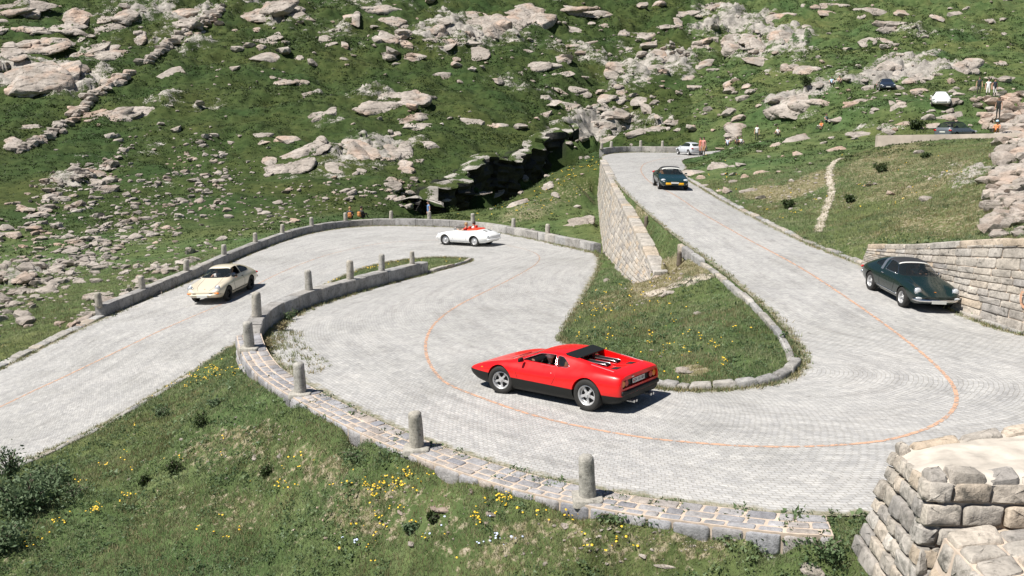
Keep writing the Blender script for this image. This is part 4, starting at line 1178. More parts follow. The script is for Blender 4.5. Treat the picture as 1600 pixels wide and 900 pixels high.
def place_car(root, f, r, side, trk, wb, dx, sc=1.0):
    """f, r: photo pixels of the front and rear tyre contacts on the seen side (side=+1 car's left); dx = mid-wheelbase offset from the origin"""
    pf = pix_road(*f) or pix_ground(*f)[0]; pr = pix_road(*r) or pix_ground(*r)[0]
    h = pf - pr; h.z = 0; h.normalize(); left = Vector((-h.y, h.x, 0))
    mid = (pf + pr) / 2 - left * side * trk * sc / 2
    seat(root, mid - h * dx, h, wb, trk, sc)
def seat(root, c, h, wb, trk, sc=1.0, flat=False):
    left = Vector((-h.y, h.x, 0))
    zz = lambda a, b: flatz((c + h * a + left * b).x, (c + h * a + left * b).y)
    q = [[zz(a * wb / 2, b * trk / 2) for b in (1, -1)] for a in (1, -1)]
    X = (h * wb + Z * (sum(q[0]) - sum(q[1])) / 2).normalized(); Y = (left * trk + Z * ((q[0][0] + q[1][0]) - (q[0][1] + q[1][1])) / 2); Y = (Y - X * Y.dot(X)).normalized(); N = X.cross(Y)
    m = Matrix((X, Y, N)).transposed().to_4x4(); m.translation = Vector((c.x, c.y, sum(map(sum, q)) / 4 + .004))
    if flat: m = Matrix((h, left, Z)).transposed().to_4x4(); m.translation = Vector((c.x, c.y, min(map(min, q)) + .03))
    root.matrix_world = m @ Matrix.Diagonal((sc, sc, sc, 1))
def seat_part(root, x, y, z, mat, s=1.0, name='seat'):
    me = joined([bevbox((x, y, z + .07), (.48 * s, .46 * s, .15), .05), bevbox((x - .24 * s, y, z + .36), (.13, .44 * s, .56), .05, Matrix.Rotation(R(-14), 3, 'Y')), bevbox((x - .33 * s, y, z + .70), (.09, .24, .15), .035)])
    return link_mesh(name, me, M[mat], root, smooth=True)
def steering(root, x, y, z):
    P = [Vector((math.sin(a) * .06 * 0, math.cos(a) * .18, math.sin(a) * .18)) for a in np.linspace(0, 2 * math.pi, 25)]
    rot = Matrix.Rotation(R(-28), 3, 'Y'); P = [rot @ p + Vector((x, y, z)) for p in P]
    me = joined([tube(P, .014, 6), tube([P[0], Vector((x, y, z)), P[12]], .012, 5), tube([Vector((x, y, z)), Vector((x + .25, y, z - .12))], .02, 6)])
    link_mesh('steering_wheel', me, M['blackp'], root, smooth=True)
def mirror_part(root, p, s=1, mat='blackp'):
    me = joined([bevbox((p[0], p[1] + s * .09, p[2] + .05), (.07, .15, .09), .02), bevbox((p[0], p[1] + s * .02, p[2] + .01), (.03, .08, .03), .006)])
    link_mesh('wing_mirror', me, M[mat], root, smooth=True)

# ------------------------------------------------------------------ the red mid-engined car
def red_car():
    root = empty('sports_car'); tag(root, 'low red mid engined sports car with black sills rounding the big bend', 'car')
    st = [S(-2.19, .30, (.74, .33), (.80, .46), (.80, .66), (.72, .80), (.60, .825), .835),
          S(-2.08, .22, (.80, .30), (.86, .46), (.86, .68), (.78, .835), (.64, .862), .872),
          S(-1.75, .17, (.84, .28), (.90, .46), (.905, .70), (.80, .86), (.62, .90), .915),
          S(-1.35, .15, (.86, .27), (.915, .46), (.915, .72), (.79, .86), (.59, .965), .985),
          S(-.98, .14, (.86, .26), (.90, .46), (.90, .70), (.775, .835), (.565, 1.035), 1.058),
          S(-.58, .14, (.86, .26), (.89, .45), (.885, .66), (.76, .81), (.555, 1.085), 1.112),
          S(-.10, .14, (.86, .26), (.885, .44), (.88, .64), (.755, .795), (.55, 1.085), 1.118),
          S(.25, .14, (.86, .26), (.885, .44), (.88, .64), (.755, .79), (.56, 1.02), 1.065),
          S(.62, .14, (.86, .26), (.885, .44), (.88, .65), (.75, .79), (.60, .90), .935),
          S(.92, .14, (.86, .26), (.89, .44), (.89, .66), (.76, .785), (.58, .80), .815),
          S(1.18, .14, (.86, .26), (.90, .44), (.90, .66), (.78, .775), (.52, .745), .735),
          S(1.55, .15, (.84, .26), (.87, .43), (.87, .61), (.74, .70), (.48, .672), .665),
          S(1.92, .18, (.78, .27), (.82, .41), (.81, .53), (.68, .595), (.44, .59), .588),
          S(2.14, .24, (.70, .31), (.75, .40), (.74, .47), (.64, .515), (.42, .522), .525),
          S(2.20, .33, (.66, .36), (.70, .41), (.69, .455), (.60, .485), (.40, .49), .492)]
    Rf, Rr = .325, .35
    side_d = rounded([(.66, .835), (.12, 1.035), (-.12, 1.055), (-.34, 1.055), (-.40, .83)], .035)
    side_q = rounded([(-.44, .835), (-.385, 1.05), (-.56, 1.035), (-.78, .90), (-.76, .85)], .05)
    front = rounded([(-.64, .835), (.64, .835), (.50, 1.055), (-.50, 1.055)], .03)
    # trough between the flying buttresses, and tail panel recess
    trough = prism([(-.66, 1.3), (-.66, .905), (-1.00, .885), (-1.62, .872), (-1.98, .90), (-1.98, 1.3)], 'y', -.50, .50)
    tail = bevbox((-2.22, 0, .655), (.24, 1.42, .175), .02)
    spec = dict(st=st, crease={1: .5, 2: .3, 4: .25, 5: .4, 6: .5}, endc=.9, mats=[M['red'], M['inner']],
                arches=[((1.15, Rf - .005, .62), Rf + .045), ((-1.35, Rr - .005, .60), Rr + .045)], cavity=(-.60, .98, .34, .74),
                win=[('side_window', 'y', side_d, .3, 1.2, False), ('quarter_window', 'y', side_q, .3, 1.2, True), ('windscreen', 'x', front, .25, 1.2, True)],
                cuts=[(trough, 'DIFFERENCE', M['red']), (tail, 'DIFFERENCE', M['blackp'])])
    me, panes, bvh = body(spec)
    upm, lom = split_z(me, (.435, .012))
    for nm, m in (('body', upm), ('lower_body', lom)):
        smooth_by_angle(m)
    mm = list(me.materials)
    ob = link_mesh('body', upm, mm, root)
    lo = link_mesh('lower_body', lom, [M['blackp'] if m == M['red'] else m for m in mm], root)
    for nm, m in panes: link_mesh(nm, m, M['glass'], root, smooth=True)
    # window frames

    for s in (1, -1):
        P = []
        for p in side_d + [side_d[0]]:
            h = bvh.ray_cast(Vector((p[0], s * 1.5, p[1])), Vector((0, -s, 0))); P.append(h[0] + Vector((0, s * .003, 0)))
        P2 = []
        for p in side_q + [side_q[0]]:
            h = bvh.ray_cast(Vector((p[0], s * 1.5, p[1])), Vector((0, -s, 0))); P2.append(h[0] + Vector((0, s * .003, 0)))
        [link_mesh('window_trim', tube(q_, .006, 6), M['chrome'], root, smooth=True) for q_ in (P, P2)]
        # door seam and filler flap
        pts = dens([(.62, s * .95, .80), (.66, s * .95, .62), (.60, s * .95, .46)], 6)
        pts2 = dens([(-.42, s * .95, .82), (-.50, s * .95, .66), (-.40, s * .95, .46)], 6)
        [link_mesh('door_seam', surf_seam(bvh, q_, 'y', .005), M['inner'], root) for q_ in (pts, pts2)]
        h = bvh.ray_cast(Vector((-.36, s * 1.5, .70)), Vector((0, -s, 0)))
        link_mesh('door_handle', cyl('y', h[0], .014, .02, 12), M['chrome'], root)
        pts = []
        for a in np.linspace(0, 2 * math.pi, 22):
            q = bvh.ray_cast(Vector((-1.10 + .075 * math.cos(a), s * 1.5, .90 + .055 * math.sin(a))), Vector((0, -s, 0)))
            if q[0] is not None: pts.append(q[0])
        if len(pts) > 3: link_mesh('filler_flap', tube(pts, .004, 5), M['inner'], root)
        # indicator, tail lamps, exhausts, buttress trim
        h = bvh.ray_cast(Vector((1.72, s * 1.5, .56)), Vector((0, -s, 0))); link_mesh('side_indicator', ellipsoid(h[0], (.035, .012, .014)), M['amber'], root)
        for y, mt in ((.635, 'amber'), (.50, 'redlens')):
            tl = link_mesh('tail_lamp', cyl('x', (-2.125, s * y, .655), .068, .07, 28, .06), M[mt], root, smooth=False)
            link_mesh('lamp_ring', joined([tube([Vector((-2.15, s * y + .07 * math.cos(a), .655 + .07 * math.sin(a))) for a in np.linspace(0, 2 * math.pi, 24)], .005, 6)]), M['blackp'], tl)
        for y in (.30, .40): link_mesh('exhaust_pipe', cyl('x', (-2.20, s * y, .25), .03, .18, 16), M['steel'], root)
        link_mesh('buttress_trim', tube([bvh.find_nearest(Vector((x, s * .60, z)))[0] + Vector((0, 0, .004)) for x, z in ((-1.30, .97), (-1.5, .95), (-1.7, .91), (-1.9, .88))], .007, 5), M['chrome'], root)
    # roof louvre, rear screen, engine lid
    lip = prism([(-.56, 1.103), (-.90, 1.042), (-.90, 1.018), (-.60, 1.075)], 'y', -.545, .545)
    bm = bmesh.new(); bm.from_mesh(lip); bmesh.ops.translate(bm, verts=bm.verts, vec=(0, 0, .010)); lip = bm_mesh('lip', bm)
    link_mesh('rear_spoiler', lip, M['blackp'], root)
    link_mesh('rear_screen', bevbox((-.668, 0, .985), (.012, .96, .16), 0), M['glass'], root)
    [link_mesh('screen_pillar', bevbox((-.76, y, .955), (.10, .09, .15), .01), M['blackp'], root) for y in (-.2, .2)]
    for y in (.20, -.20):
        g = link_mesh('engine_grille', bevbox((-1.20, y, .905), (.60, .17, .06), .018, Matrix.Rotation(R(-1.2), 3, 'Y')), M['blackp'], root)
        link_mesh('grille_trim', joined([tube([Vector((-.92, y + q * .092, .935)), Vector((-1.46, y + q * .092, .925)), Vector((-1.505, y + q * .085, .895))], .012, 6) for q in (1, -1)]), M['steel'], g, smooth=True)
    for y in (.30, -.30): link_mesh('deck_vent', bevbox((-1.76, y, .888), (.15, .19, .012), .003, Matrix.Rotation(R(4), 3, 'Y')), M['inner'], root)
    seam = [(-1.0, -.02, .89), (-1.9, -.02, .90)]
    link_mesh('lid_ridge', bevbox((-1.35, 0, .888), (.9, .07, .018), .006), M['red'], root)
    # plate, badges
    pl = link_mesh('licence_plate', bevbox((-2.15, .0, .655), (.014, .50, .11), .004), M['plate'], root)
    t = text_mesh('ZH 101 801', .088); bm = bmesh.new(); bm.from_mesh(t)
    bmesh.ops.transform(bm, matrix=Matrix(((0, 0, -1, -2.159), (-1, 0, 0, -.02), (0, 1, 0, .655), (0, 0, 0, 1))), verts=bm.verts); link_mesh('plate_number', bm_mesh('n', bm), M['ink'], pl)
    link_mesh('canton_shield', joined([bevbox((-2.158, .215, .655), (.003, .035, .05), .001)]), M['redlens'], pl)
    for y, x, z, l in ((.30, -2.196, .775, .10), (-.12, -1.93, .876, .15)):
        link_mesh('badge', bevbox((x, y, z), (.012, l, .024), .004), M['chrome'], root)
    link_mesh('tail_panel', bevbox((-2.115, 0, .655), (.02, 1.40, .165), .004), M['blackp'], root)
    link_mesh('rear_bumper', bevbox((-2.185, 0, .47), (.10, 1.52, .10), .03), M['blackp'], root, smooth=True)
    link_mesh('front_bumper', bevbox((2.175, 0, .40), (.06, 1.28, .07), .02), M['blackp'], root, smooth=True)
    # bonnet slot and wiper, mirror, interior
    [link_mesh('bonnet_vent', bevbox((1.12, y, .752), (.10, .36, .01), .002, Matrix.Rotation(R(10), 3, 'Y')), M['inner'], root) for y in (.22, -.22)]
    link_mesh('wiper', tube([Vector((.93, -.1, .83)), Vector((.86, .25, .86)), Vector((.78, .52, .885))], .008, 5), M['blackp'], root)
    mirror_part(root, (.50, .77, .835), 1)
    for y in (.34, -.34): seat_part(root, -.30, y, .30, 'tan', .92)
    link_mesh('dashboard', bevbox((.52, 0, .70), (.34, 1.30, .20), .05), M['blackp'], root, smooth=True)
    link_mesh('rear_bulkhead', bevbox((-.53, 0, .62), (.06, 1.34, .40), .02), M['tan'], root)
    steering(root, .20, .34, .74)
    add_wheels(root, 1.15, -1.35, 1.53, Rf, .225, .212, 'fat', steer=R(16), Rr=Rr, wr=.26)
    return root
rc = red_car(); place_car(rc, (778, 614), (922, 643), 1, 1.70, 2.5, -.10, 1.0); rc.matrix_world = rc.matrix_world @ Matrix.Diagonal((1, 1, 1.02, 1))

# ------------------------------------------------------------------ rear-engined classic coupes
def classic_coupe(label, pm, targa=False, rims='alloy', rally=False):
    root = empty('classic_car'); tag(root, label, 'car')
    st = [S(-2.08, .36, (.50, .40), (.56, .50), (.56, .58), (.48, .64), (.36, .66), .665),
          S(-1.98, .26, (.64, .33), (.70, .48), (.70, .62), (.60, .72), (.44, .755), .765),
          S(-1.60, .20, (.74, .28), (.80, .48), (.80, .68), (.68, .83), (.48, .935), .955),
          S(-1.06, .18, (.76, .27), (.825, .48), (.825, .72), (.70, .88), (.53, 1.125), 1.16),
          S(-.60, .18, (.74, .26), (.805, .46), (.80, .70), (.69, .885), (.545, 1.22), 1.265),
          S(-.15, .18, (.74, .26), (.795, .46), (.79, .69), (.685, .885), (.55, 1.255), 1.305),
          S(.22, .18, (.74, .26), (.79, .46), (.785, .69), (.68, .885), (.55, 1.215), 1.27),
          S(.52, .18, (.74, .26), (.79, .46), (.785, .69), (.68, .88), (.57, 1.04), 1.085),
          S(.74, .18, (.74, .26), (.795, .46), (.79, .71), (.69, .87), (.56, .90), .925),
          S(1.20, .18, (.74, .27), (.81, .48), (.805, .75), (.655, .845), (.42, .775), .79),
          S(1.60, .22, (.70, .30), (.78, .48), (.775, .72), (.63, .805), (.38, .675), .685),
          S(1.86, .26, (.62, .33), (.72, .46), (.735, .63), (.60, .715), (.36, .575), .575),
          S(2.02, .32, (.52, .36), (.58, .43), (.57, .50), (.50, .53), (.32, .515), .52)]
    side = rounded([(.56, .905), (.22, 1.19), (-.05, 1.225), (-.20, 1.225), (-.26, .905)], .03)
    quarter = rounded([(-.32, .905), (-.27, 1.215), (-.62, 1.17), (-1.02, 1.02), (-1.08, .95), (-.95, .91)], .05)
    front = rounded([(-.64, .905), (.64, .905), (.53, 1.205), (-.53, 1.205)], .05)
    rear = rounded([(-.52, .96), (.52, .96), (.44, 1.17), (-.44, 1.17)], .05)
    win = [('side_window', 'y', side, .25, 1.2, targa), ('windscreen', 'x', front, .15, 1.2, True), ('rear_window', 'x', rear, -2.2, -.7, True)]
    if not targa: win.append(('quarter_window', 'y', quarter, .25, 1.2, True))
    else: win.append(('quarter_window', 'y', rounded([(-.52, .93), (-.50, 1.16), (-.70, 1.12), (-.98, 1.0), (-.95, .93)], .05), .25, 1.2, True))
    spec = dict(st=st, crease={1: .4, 2: .2, 6: .2}, endc=.3, mats=[M[pm], M['inner']], arches=[((1.21, .31, .50), .355), ((-1.06, .31, .50), .355)], cavity=(-1.15, .70, .34, .70), win=win)
    me, panes, bvh = body(spec); smooth_by_angle(me)
    if targa:
        # black roof panel between screen and hoop: split the roof skin off
        bm = bmesh.new(); bm.from_mesh(me)
        b2 = bm.copy()
        isroof = lambda f: f.calc_center_median().z > 1.19 and -.33 < f.calc_center_median().x < .30
        bmesh.ops.delete(bm, geom=[f for f in bm.faces if isroof(f)], context='FACES'); bmesh.ops.delete(b2, geom=[f for f in b2.faces if not isroof(f)], context='FACES')
        bm.to_mesh(me); bm.free()
        link_mesh('roof_panel', bm_mesh('roof_panel', b2), M['canvas'], root, smooth=True)
        hoop = []
        for x0, x1 in ((-.36, -.52),):
            V = []; n = 20; Fq = []
            for i in range(n + 1):
                a = math.pi * i / n
                for x in (x0, x1):
                    d = Vector((0, math.cos(a), math.sin(a) * 1.3)).normalized(); h = bvh.ray_cast(Vector((x, 0, .86)) + d * 2, -d)
                    V.append(tuple(h[0] + h[1] * .008))
            Fq = [(2 * i, 2 * i + 1, 2 * i + 3, 2 * i + 2) for i in range(n)]
            hm = bpy.data.meshes.new('hoop'); hm.from_pydata(V, [], Fq)
        link_mesh('roll_hoop', hm, M['steel'], root, smooth=True)
    link_mesh('body', me, None, root)
    for nm, m in panes: link_mesh(nm, m, M['glass'], root, smooth=True)
    V = []
    strip = []
    for y in np.linspace(-.50, .50, 11):
        for x in (.20, .255):
            h = bvh.ray_cast(Vector((x, y, 2)), Vector((0, 0, -1))); V.append(tuple(h[0] + h[1] * .006))
    sm = bpy.data.meshes.new('s'); sm.from_pydata(V, [], [(2 * i, 2 * i + 1, 2 * i + 3, 2 * i + 2) for i in range(10)]); link_mesh('screen_reflection', sm, M['plate'], root, smooth=True)  # white band paints the reflection along the top of the windscreen
    for s in (1, -1):
        for poly in (side, quarter):
            if targa and poly is quarter: continue
            P = [bvh.ray_cast(Vector((p[0], s * 1.5, p[1])), Vector((0, -s, 0)))[0] + Vector((0, s * .002, 0)) for p in poly + [poly[0]]]
            link_mesh('window_trim', tube(P, .008, 5), M['chrome' if targa else 'blackp'], root, smooth=True)
        hl = link_mesh('headlamp', ellipsoid((1.845, s * .60, .665), (.055, .098, .098), 20), M['lamp'], root, smooth=True)
        rgp = [Vector((1.845 - .04 * math.sin(a), s * .60 + .106 * math.cos(a), .665 + .106 * math.sin(a))) for a in np.linspace(0, 2 * math.pi, 24)]
        link_mesh('lamp_rim', tube(rgp, .012, 6), M['chrome'], hl, smooth=True)
        q = bvh.find_nearest(Vector((1.97, s * .60, .47)))[0]; link_mesh('indicator', ellipsoid(q, (.05, .11, .035)), M['amber' if not targa else 'lamp'], root, smooth=True)
        q = bvh.find_nearest(Vector((1.98, s * .36, .47)))[0]; link_mesh('horn_grille', bevbox(q, (.03, .14, .03), .006), M['blackp'], root)
        q = bvh.find_nearest(Vector((-2.02, s * .56, .60)))[0]; link_mesh('tail_lamp', ellipsoid(q, (.05, .13, .05)), M['redlens'], root, smooth=True)
        pts = dens([(.60, s * .9, .86), (.62, s * .9, .6), (.52, s * .9, .32)], 6) ; pts2 = dens([(-.30, s * .9, .87), (-.40, s * .9, .65), (-.38, s * .9, .32)], 6)
        [link_mesh('door_seam', surf_seam(bvh, q_, 'y', .005), M['inner'], root) for q_ in (pts, pts2)]
        h = bvh.ray_cast(Vector((-.28, s * 1.5, .78)), Vector((0, -s, 0))); link_mesh('door_handle', bevbox(h[0] + Vector((0, s * .015, 0)), (.15, .025, .025), .008), M['chrome' if targa else 'blackp'], root)
        link_mesh('sill_strip', tube([bvh.ray_cast(Vector((x, s * 1.5, .33)), Vector((0, -s, 0)))[0] for x in np.linspace(-.66, .82, 12)], .018, 6), M['chrome' if targa else 'blackp'], root, smooth=True)
        link_mesh('bonnet_seam', surf_seam(bvh, dens([(.86, s * .40, .9), (1.3, s * .40, .82), (1.7, s * .36, .70), (1.92, s * .24, .6)], 5), 'z', .005), M['inner'], root)
        link_mesh('wiper', tube([bvh.find_nearest(Vector(p))[0] + Vector((.01, 0, .012)) for p in ((.70, s * .1 - .1, .92), (.62, s * .2, .98), (.56, s * .32 + .05, 1.03))], .006, 5), M['blackp'], root)
    for f_, z_, mt in ((1, .405, 'chrome' if targa else pm), (-1, .45, 'chrome' if targa else pm)):
        P = []
        for y in np.linspace(-.72, .72, 19):
            h = bvh.ray_cast(Vector((f_ * 3, y * .96, z_)), Vector((-f_, 0, 0)))
            if h[0] is not None: P.append(h[0] + Vector((f_ * .012, 0, 0)))
        link_mesh('bumper', tube(P, .045, 8), M[mt], root, smooth=True)
    h = bvh.ray_cast(Vector((3, 0, .40)), Vector((-1, 0, 0)))
    link_mesh('licence_plate', bevbox(h[0] + Vector((.065, 0, -.03)), (.012, .46, .10), .003), M['plate'], root)
    q = bvh.find_nearest(Vector((1.78, 0, .66)))[0]; link_mesh('bonnet_badge', bevbox(q, (.06, .05, .012), .004), M['amber'], root)
    lid = bevbox(bvh.find_nearest(Vector((-1.5, 0, 1.0)))[0], (.34, .56, .02), .006, Matrix.Rotation(R(-22), 3, 'Y')); link_mesh('engine_grille', lid, M['blackp'], root)
    mirror_part(root, (.46, .70, .87), 1, 'chrome' if targa else 'blackp')
    for y in (.34, -.34): seat_part(root, -.20, y, .36, 'blackp' if not targa else 'tan', .95)
    link_mesh('dashboard', bevbox((.52, 0, .80), (.26, 1.2, .14), .04), M['blackp'], root, smooth=True)
    steering(root, .26, .34, .86)
    add_wheels(root, 1.21, -1.06, 1.40, .315, .18, .195, 'spoke', rims)
    return root
cc = classic_coupe('cream classic coupe driving towards the camera on the lower road', 'cream', rims='blackp'); place_car(cc, (353, 473), (400, 449), 1, 1.56, 2.27, .075, 1.12)
tc = classic_coupe('dark green classic targa coupe with a silver roof hoop beside the right wall', 'dgreen', True); place_car(tc, (1409, 481), (1354, 451), -1, 1.56, 2.27, .075, .93)

# ------------------------------------------------------------------ white open car
def white_car():
    root = empty('classic_car'); tag(root, 'small white open convertible with red interior on the far lower bend', 'car')
    st = [S(-1.97, .34, (.46, .38), (.54, .46), (.54, .52), (.44, .57), (.30, .60), .61),
          S(-1.85, .26, (.62, .32), (.70, .44), (.70, .56), (.58, .68), (.40, .73), .745),
          S(-1.50, .20, (.74, .28), (.80, .46), (.80, .66), (.68, .80), (.46, .86), .88),
          S(-1.02, .18, (.78, .26), (.835, .46), (.83, .70), (.71, .86), (.48, .935), .955),
          S(-.50, .18, (.77, .25), (.83, .45), (.82, .68), (.72, .85), (.55, .895), .91),
          S(.05, .18, (.76, .25), (.82, .45), (.81, .68), (.72, .85), (.55, .88), .89),
          S(.55, .18, (.76, .25), (.82, .45), (.81, .68), (.71, .84), (.52, .885), .90),
          S(1.05, .18, (.76, .26), (.83, .46), (.82, .70), (.68, .81), (.44, .80), .815),
          S(1.45, .20, (.73, .28), (.80, .46), (.79, .66), (.66, .75), (.40, .70), .71),
          S(1.78, .26, (.62, .32), (.70, .44), (.69, .56), (.58, .62), (.36, .58), .59),
          S(1.94, .34, (.48, .38), (.54, .44), (.54, .48), (.44, .51), (.28, .51), .515)]
    cock = prism(rounded([(-.62, -.56), (.42, -.58), (.42, .58), (-.62, .56)], .16, 4), 'z', .38, 1.5)
    spec = dict(st=st, crease={1: .4, 2: .2}, endc=.2, mats=[M['white'], M['inner']], arches=[((1.10, .31, .52), .35), ((-1.0, .31, .52), .34)], win=[], cuts=[(cock, 'DIFFERENCE', M['redlea'])])
    me, _, bvh = body(spec); smooth_by_angle(me); link_mesh('body', me, None, root)
    # folded red hood cover behind the seats
    V = []; n = 12; m = 9
    for i in range(n):
        x = -.40 - .62 * i / (n - 1)
        for j in range(m):
            y = (-.60 + 1.2 * j / (m - 1)) * (1 - .22 * (i / (n - 1)) ** 2); h = bvh.ray_cast(Vector((x, y, 2)), Vector((0, 0, -1)))
            e = min(i, n - 1 - i, j, m - 1 - j); V.append((x, y, max(h[0].z if h[0] else .9, .88 - .04 * (i / n)) + (.07 if e > 0 else -.01)))
    cm = bpy.data.meshes.new('c'); cm.from_pydata(V, [], [(i * m + j, i * m + j + 1, (i + 1) * m + j + 1, (i + 1) * m + j) for i in range(n - 1) for j in range(m - 1)])
    link_mesh('hood_cover', cm, M['redlea'], root, smooth=True)
    for y in (.31, -.31): seat_part(root, -.12, y, .34, 'redlea', .9)
    link_mesh('dashboard', bevbox((.42, 0, .80), (.16, 1.14, .16), .04), M['white'], root, smooth=True)
    steering(root, .24, .31, .84)
    P = [Vector((.58 - .10 * abs(math.cos(a)) * 0 - .16 * (math.sin(a)), .60 * math.cos(a), .88 + .26 * math.sin(a) ** .6)) for a in np.linspace(0, math.pi, 17)]
    fr = link_mesh('windscreen_frame', tube(P, .012, 6), M['chrome'], root, smooth=True)
    gm = bpy.data.meshes.new('g'); gm.from_pydata([tuple(p) for p in P], [], [tuple(range(17))]); link_mesh('windscreen', gm, M['glass'], root)
    for s in (1, -1):
        link_mesh('headlamp', ellipsoid((1.70, s * .56, .60), (.07, .10, .10), 18), M['lamp'], root, smooth=True)
        q = bvh.find_nearest(Vector((-1.84, s * .58, .58)))[0]; link_mesh('tail_lamp', ellipsoid(q, (.06, .07, .09)), M['lamp'], root, smooth=True)
        link_mesh('louvre', joined([bevbox(bvh.find_nearest(Vector((-1.45, s * .22 + k * .035, .95)))[0], (.26, .014, .012), .003, Matrix.Rotation(R(-12), 3, 'Y')) for k in range(-2, 3)]), M['blackp'], root)
        pts = dens([(.52, s * .9, .82), (.54, s * .9, .5), (.50, s * .9, .30)], 5); p2 = dens([(-.42, s * .9, .83), (-.46, s * .9, .5), (-.44, s * .9, .30)], 5)
        [link_mesh('door_seam', surf_seam(bvh, q_, 'y', .005), M['inner'], root) for q_ in (pts, p2)]
        link_mesh('sill_strip', tube([bvh.ray_cast(Vector((x, s * 1.5, .30)), Vector((0, -s, 0)))[0] for x in np.linspace(-.6, .7, 10)], .014, 6), M['chrome'], root, smooth=True)
    for f_, z_ in ((1, .42), (-1, .42)):
        P = [h[0] + Vector((f_ * .02, 0, 0)) for h in (bvh.ray_cast(Vector((f_ * 3, y, z_)), Vector((-f_, 0, 0))) for y in np.linspace(-.66, .66, 15)) if h[0]]
        link_mesh('bumper', tube(P, .045, 8), M['white'], root, smooth=True)
    add_wheels(root, 1.10, -1.0, 1.36, .325, .165, .20, 'disc', 'alloy', steer=R(12))
    return root
wc = white_car(); place_car(wc, (693.5, 383), (743.5, 385.8), 1, 1.52, 2.1, .05, 1.07)

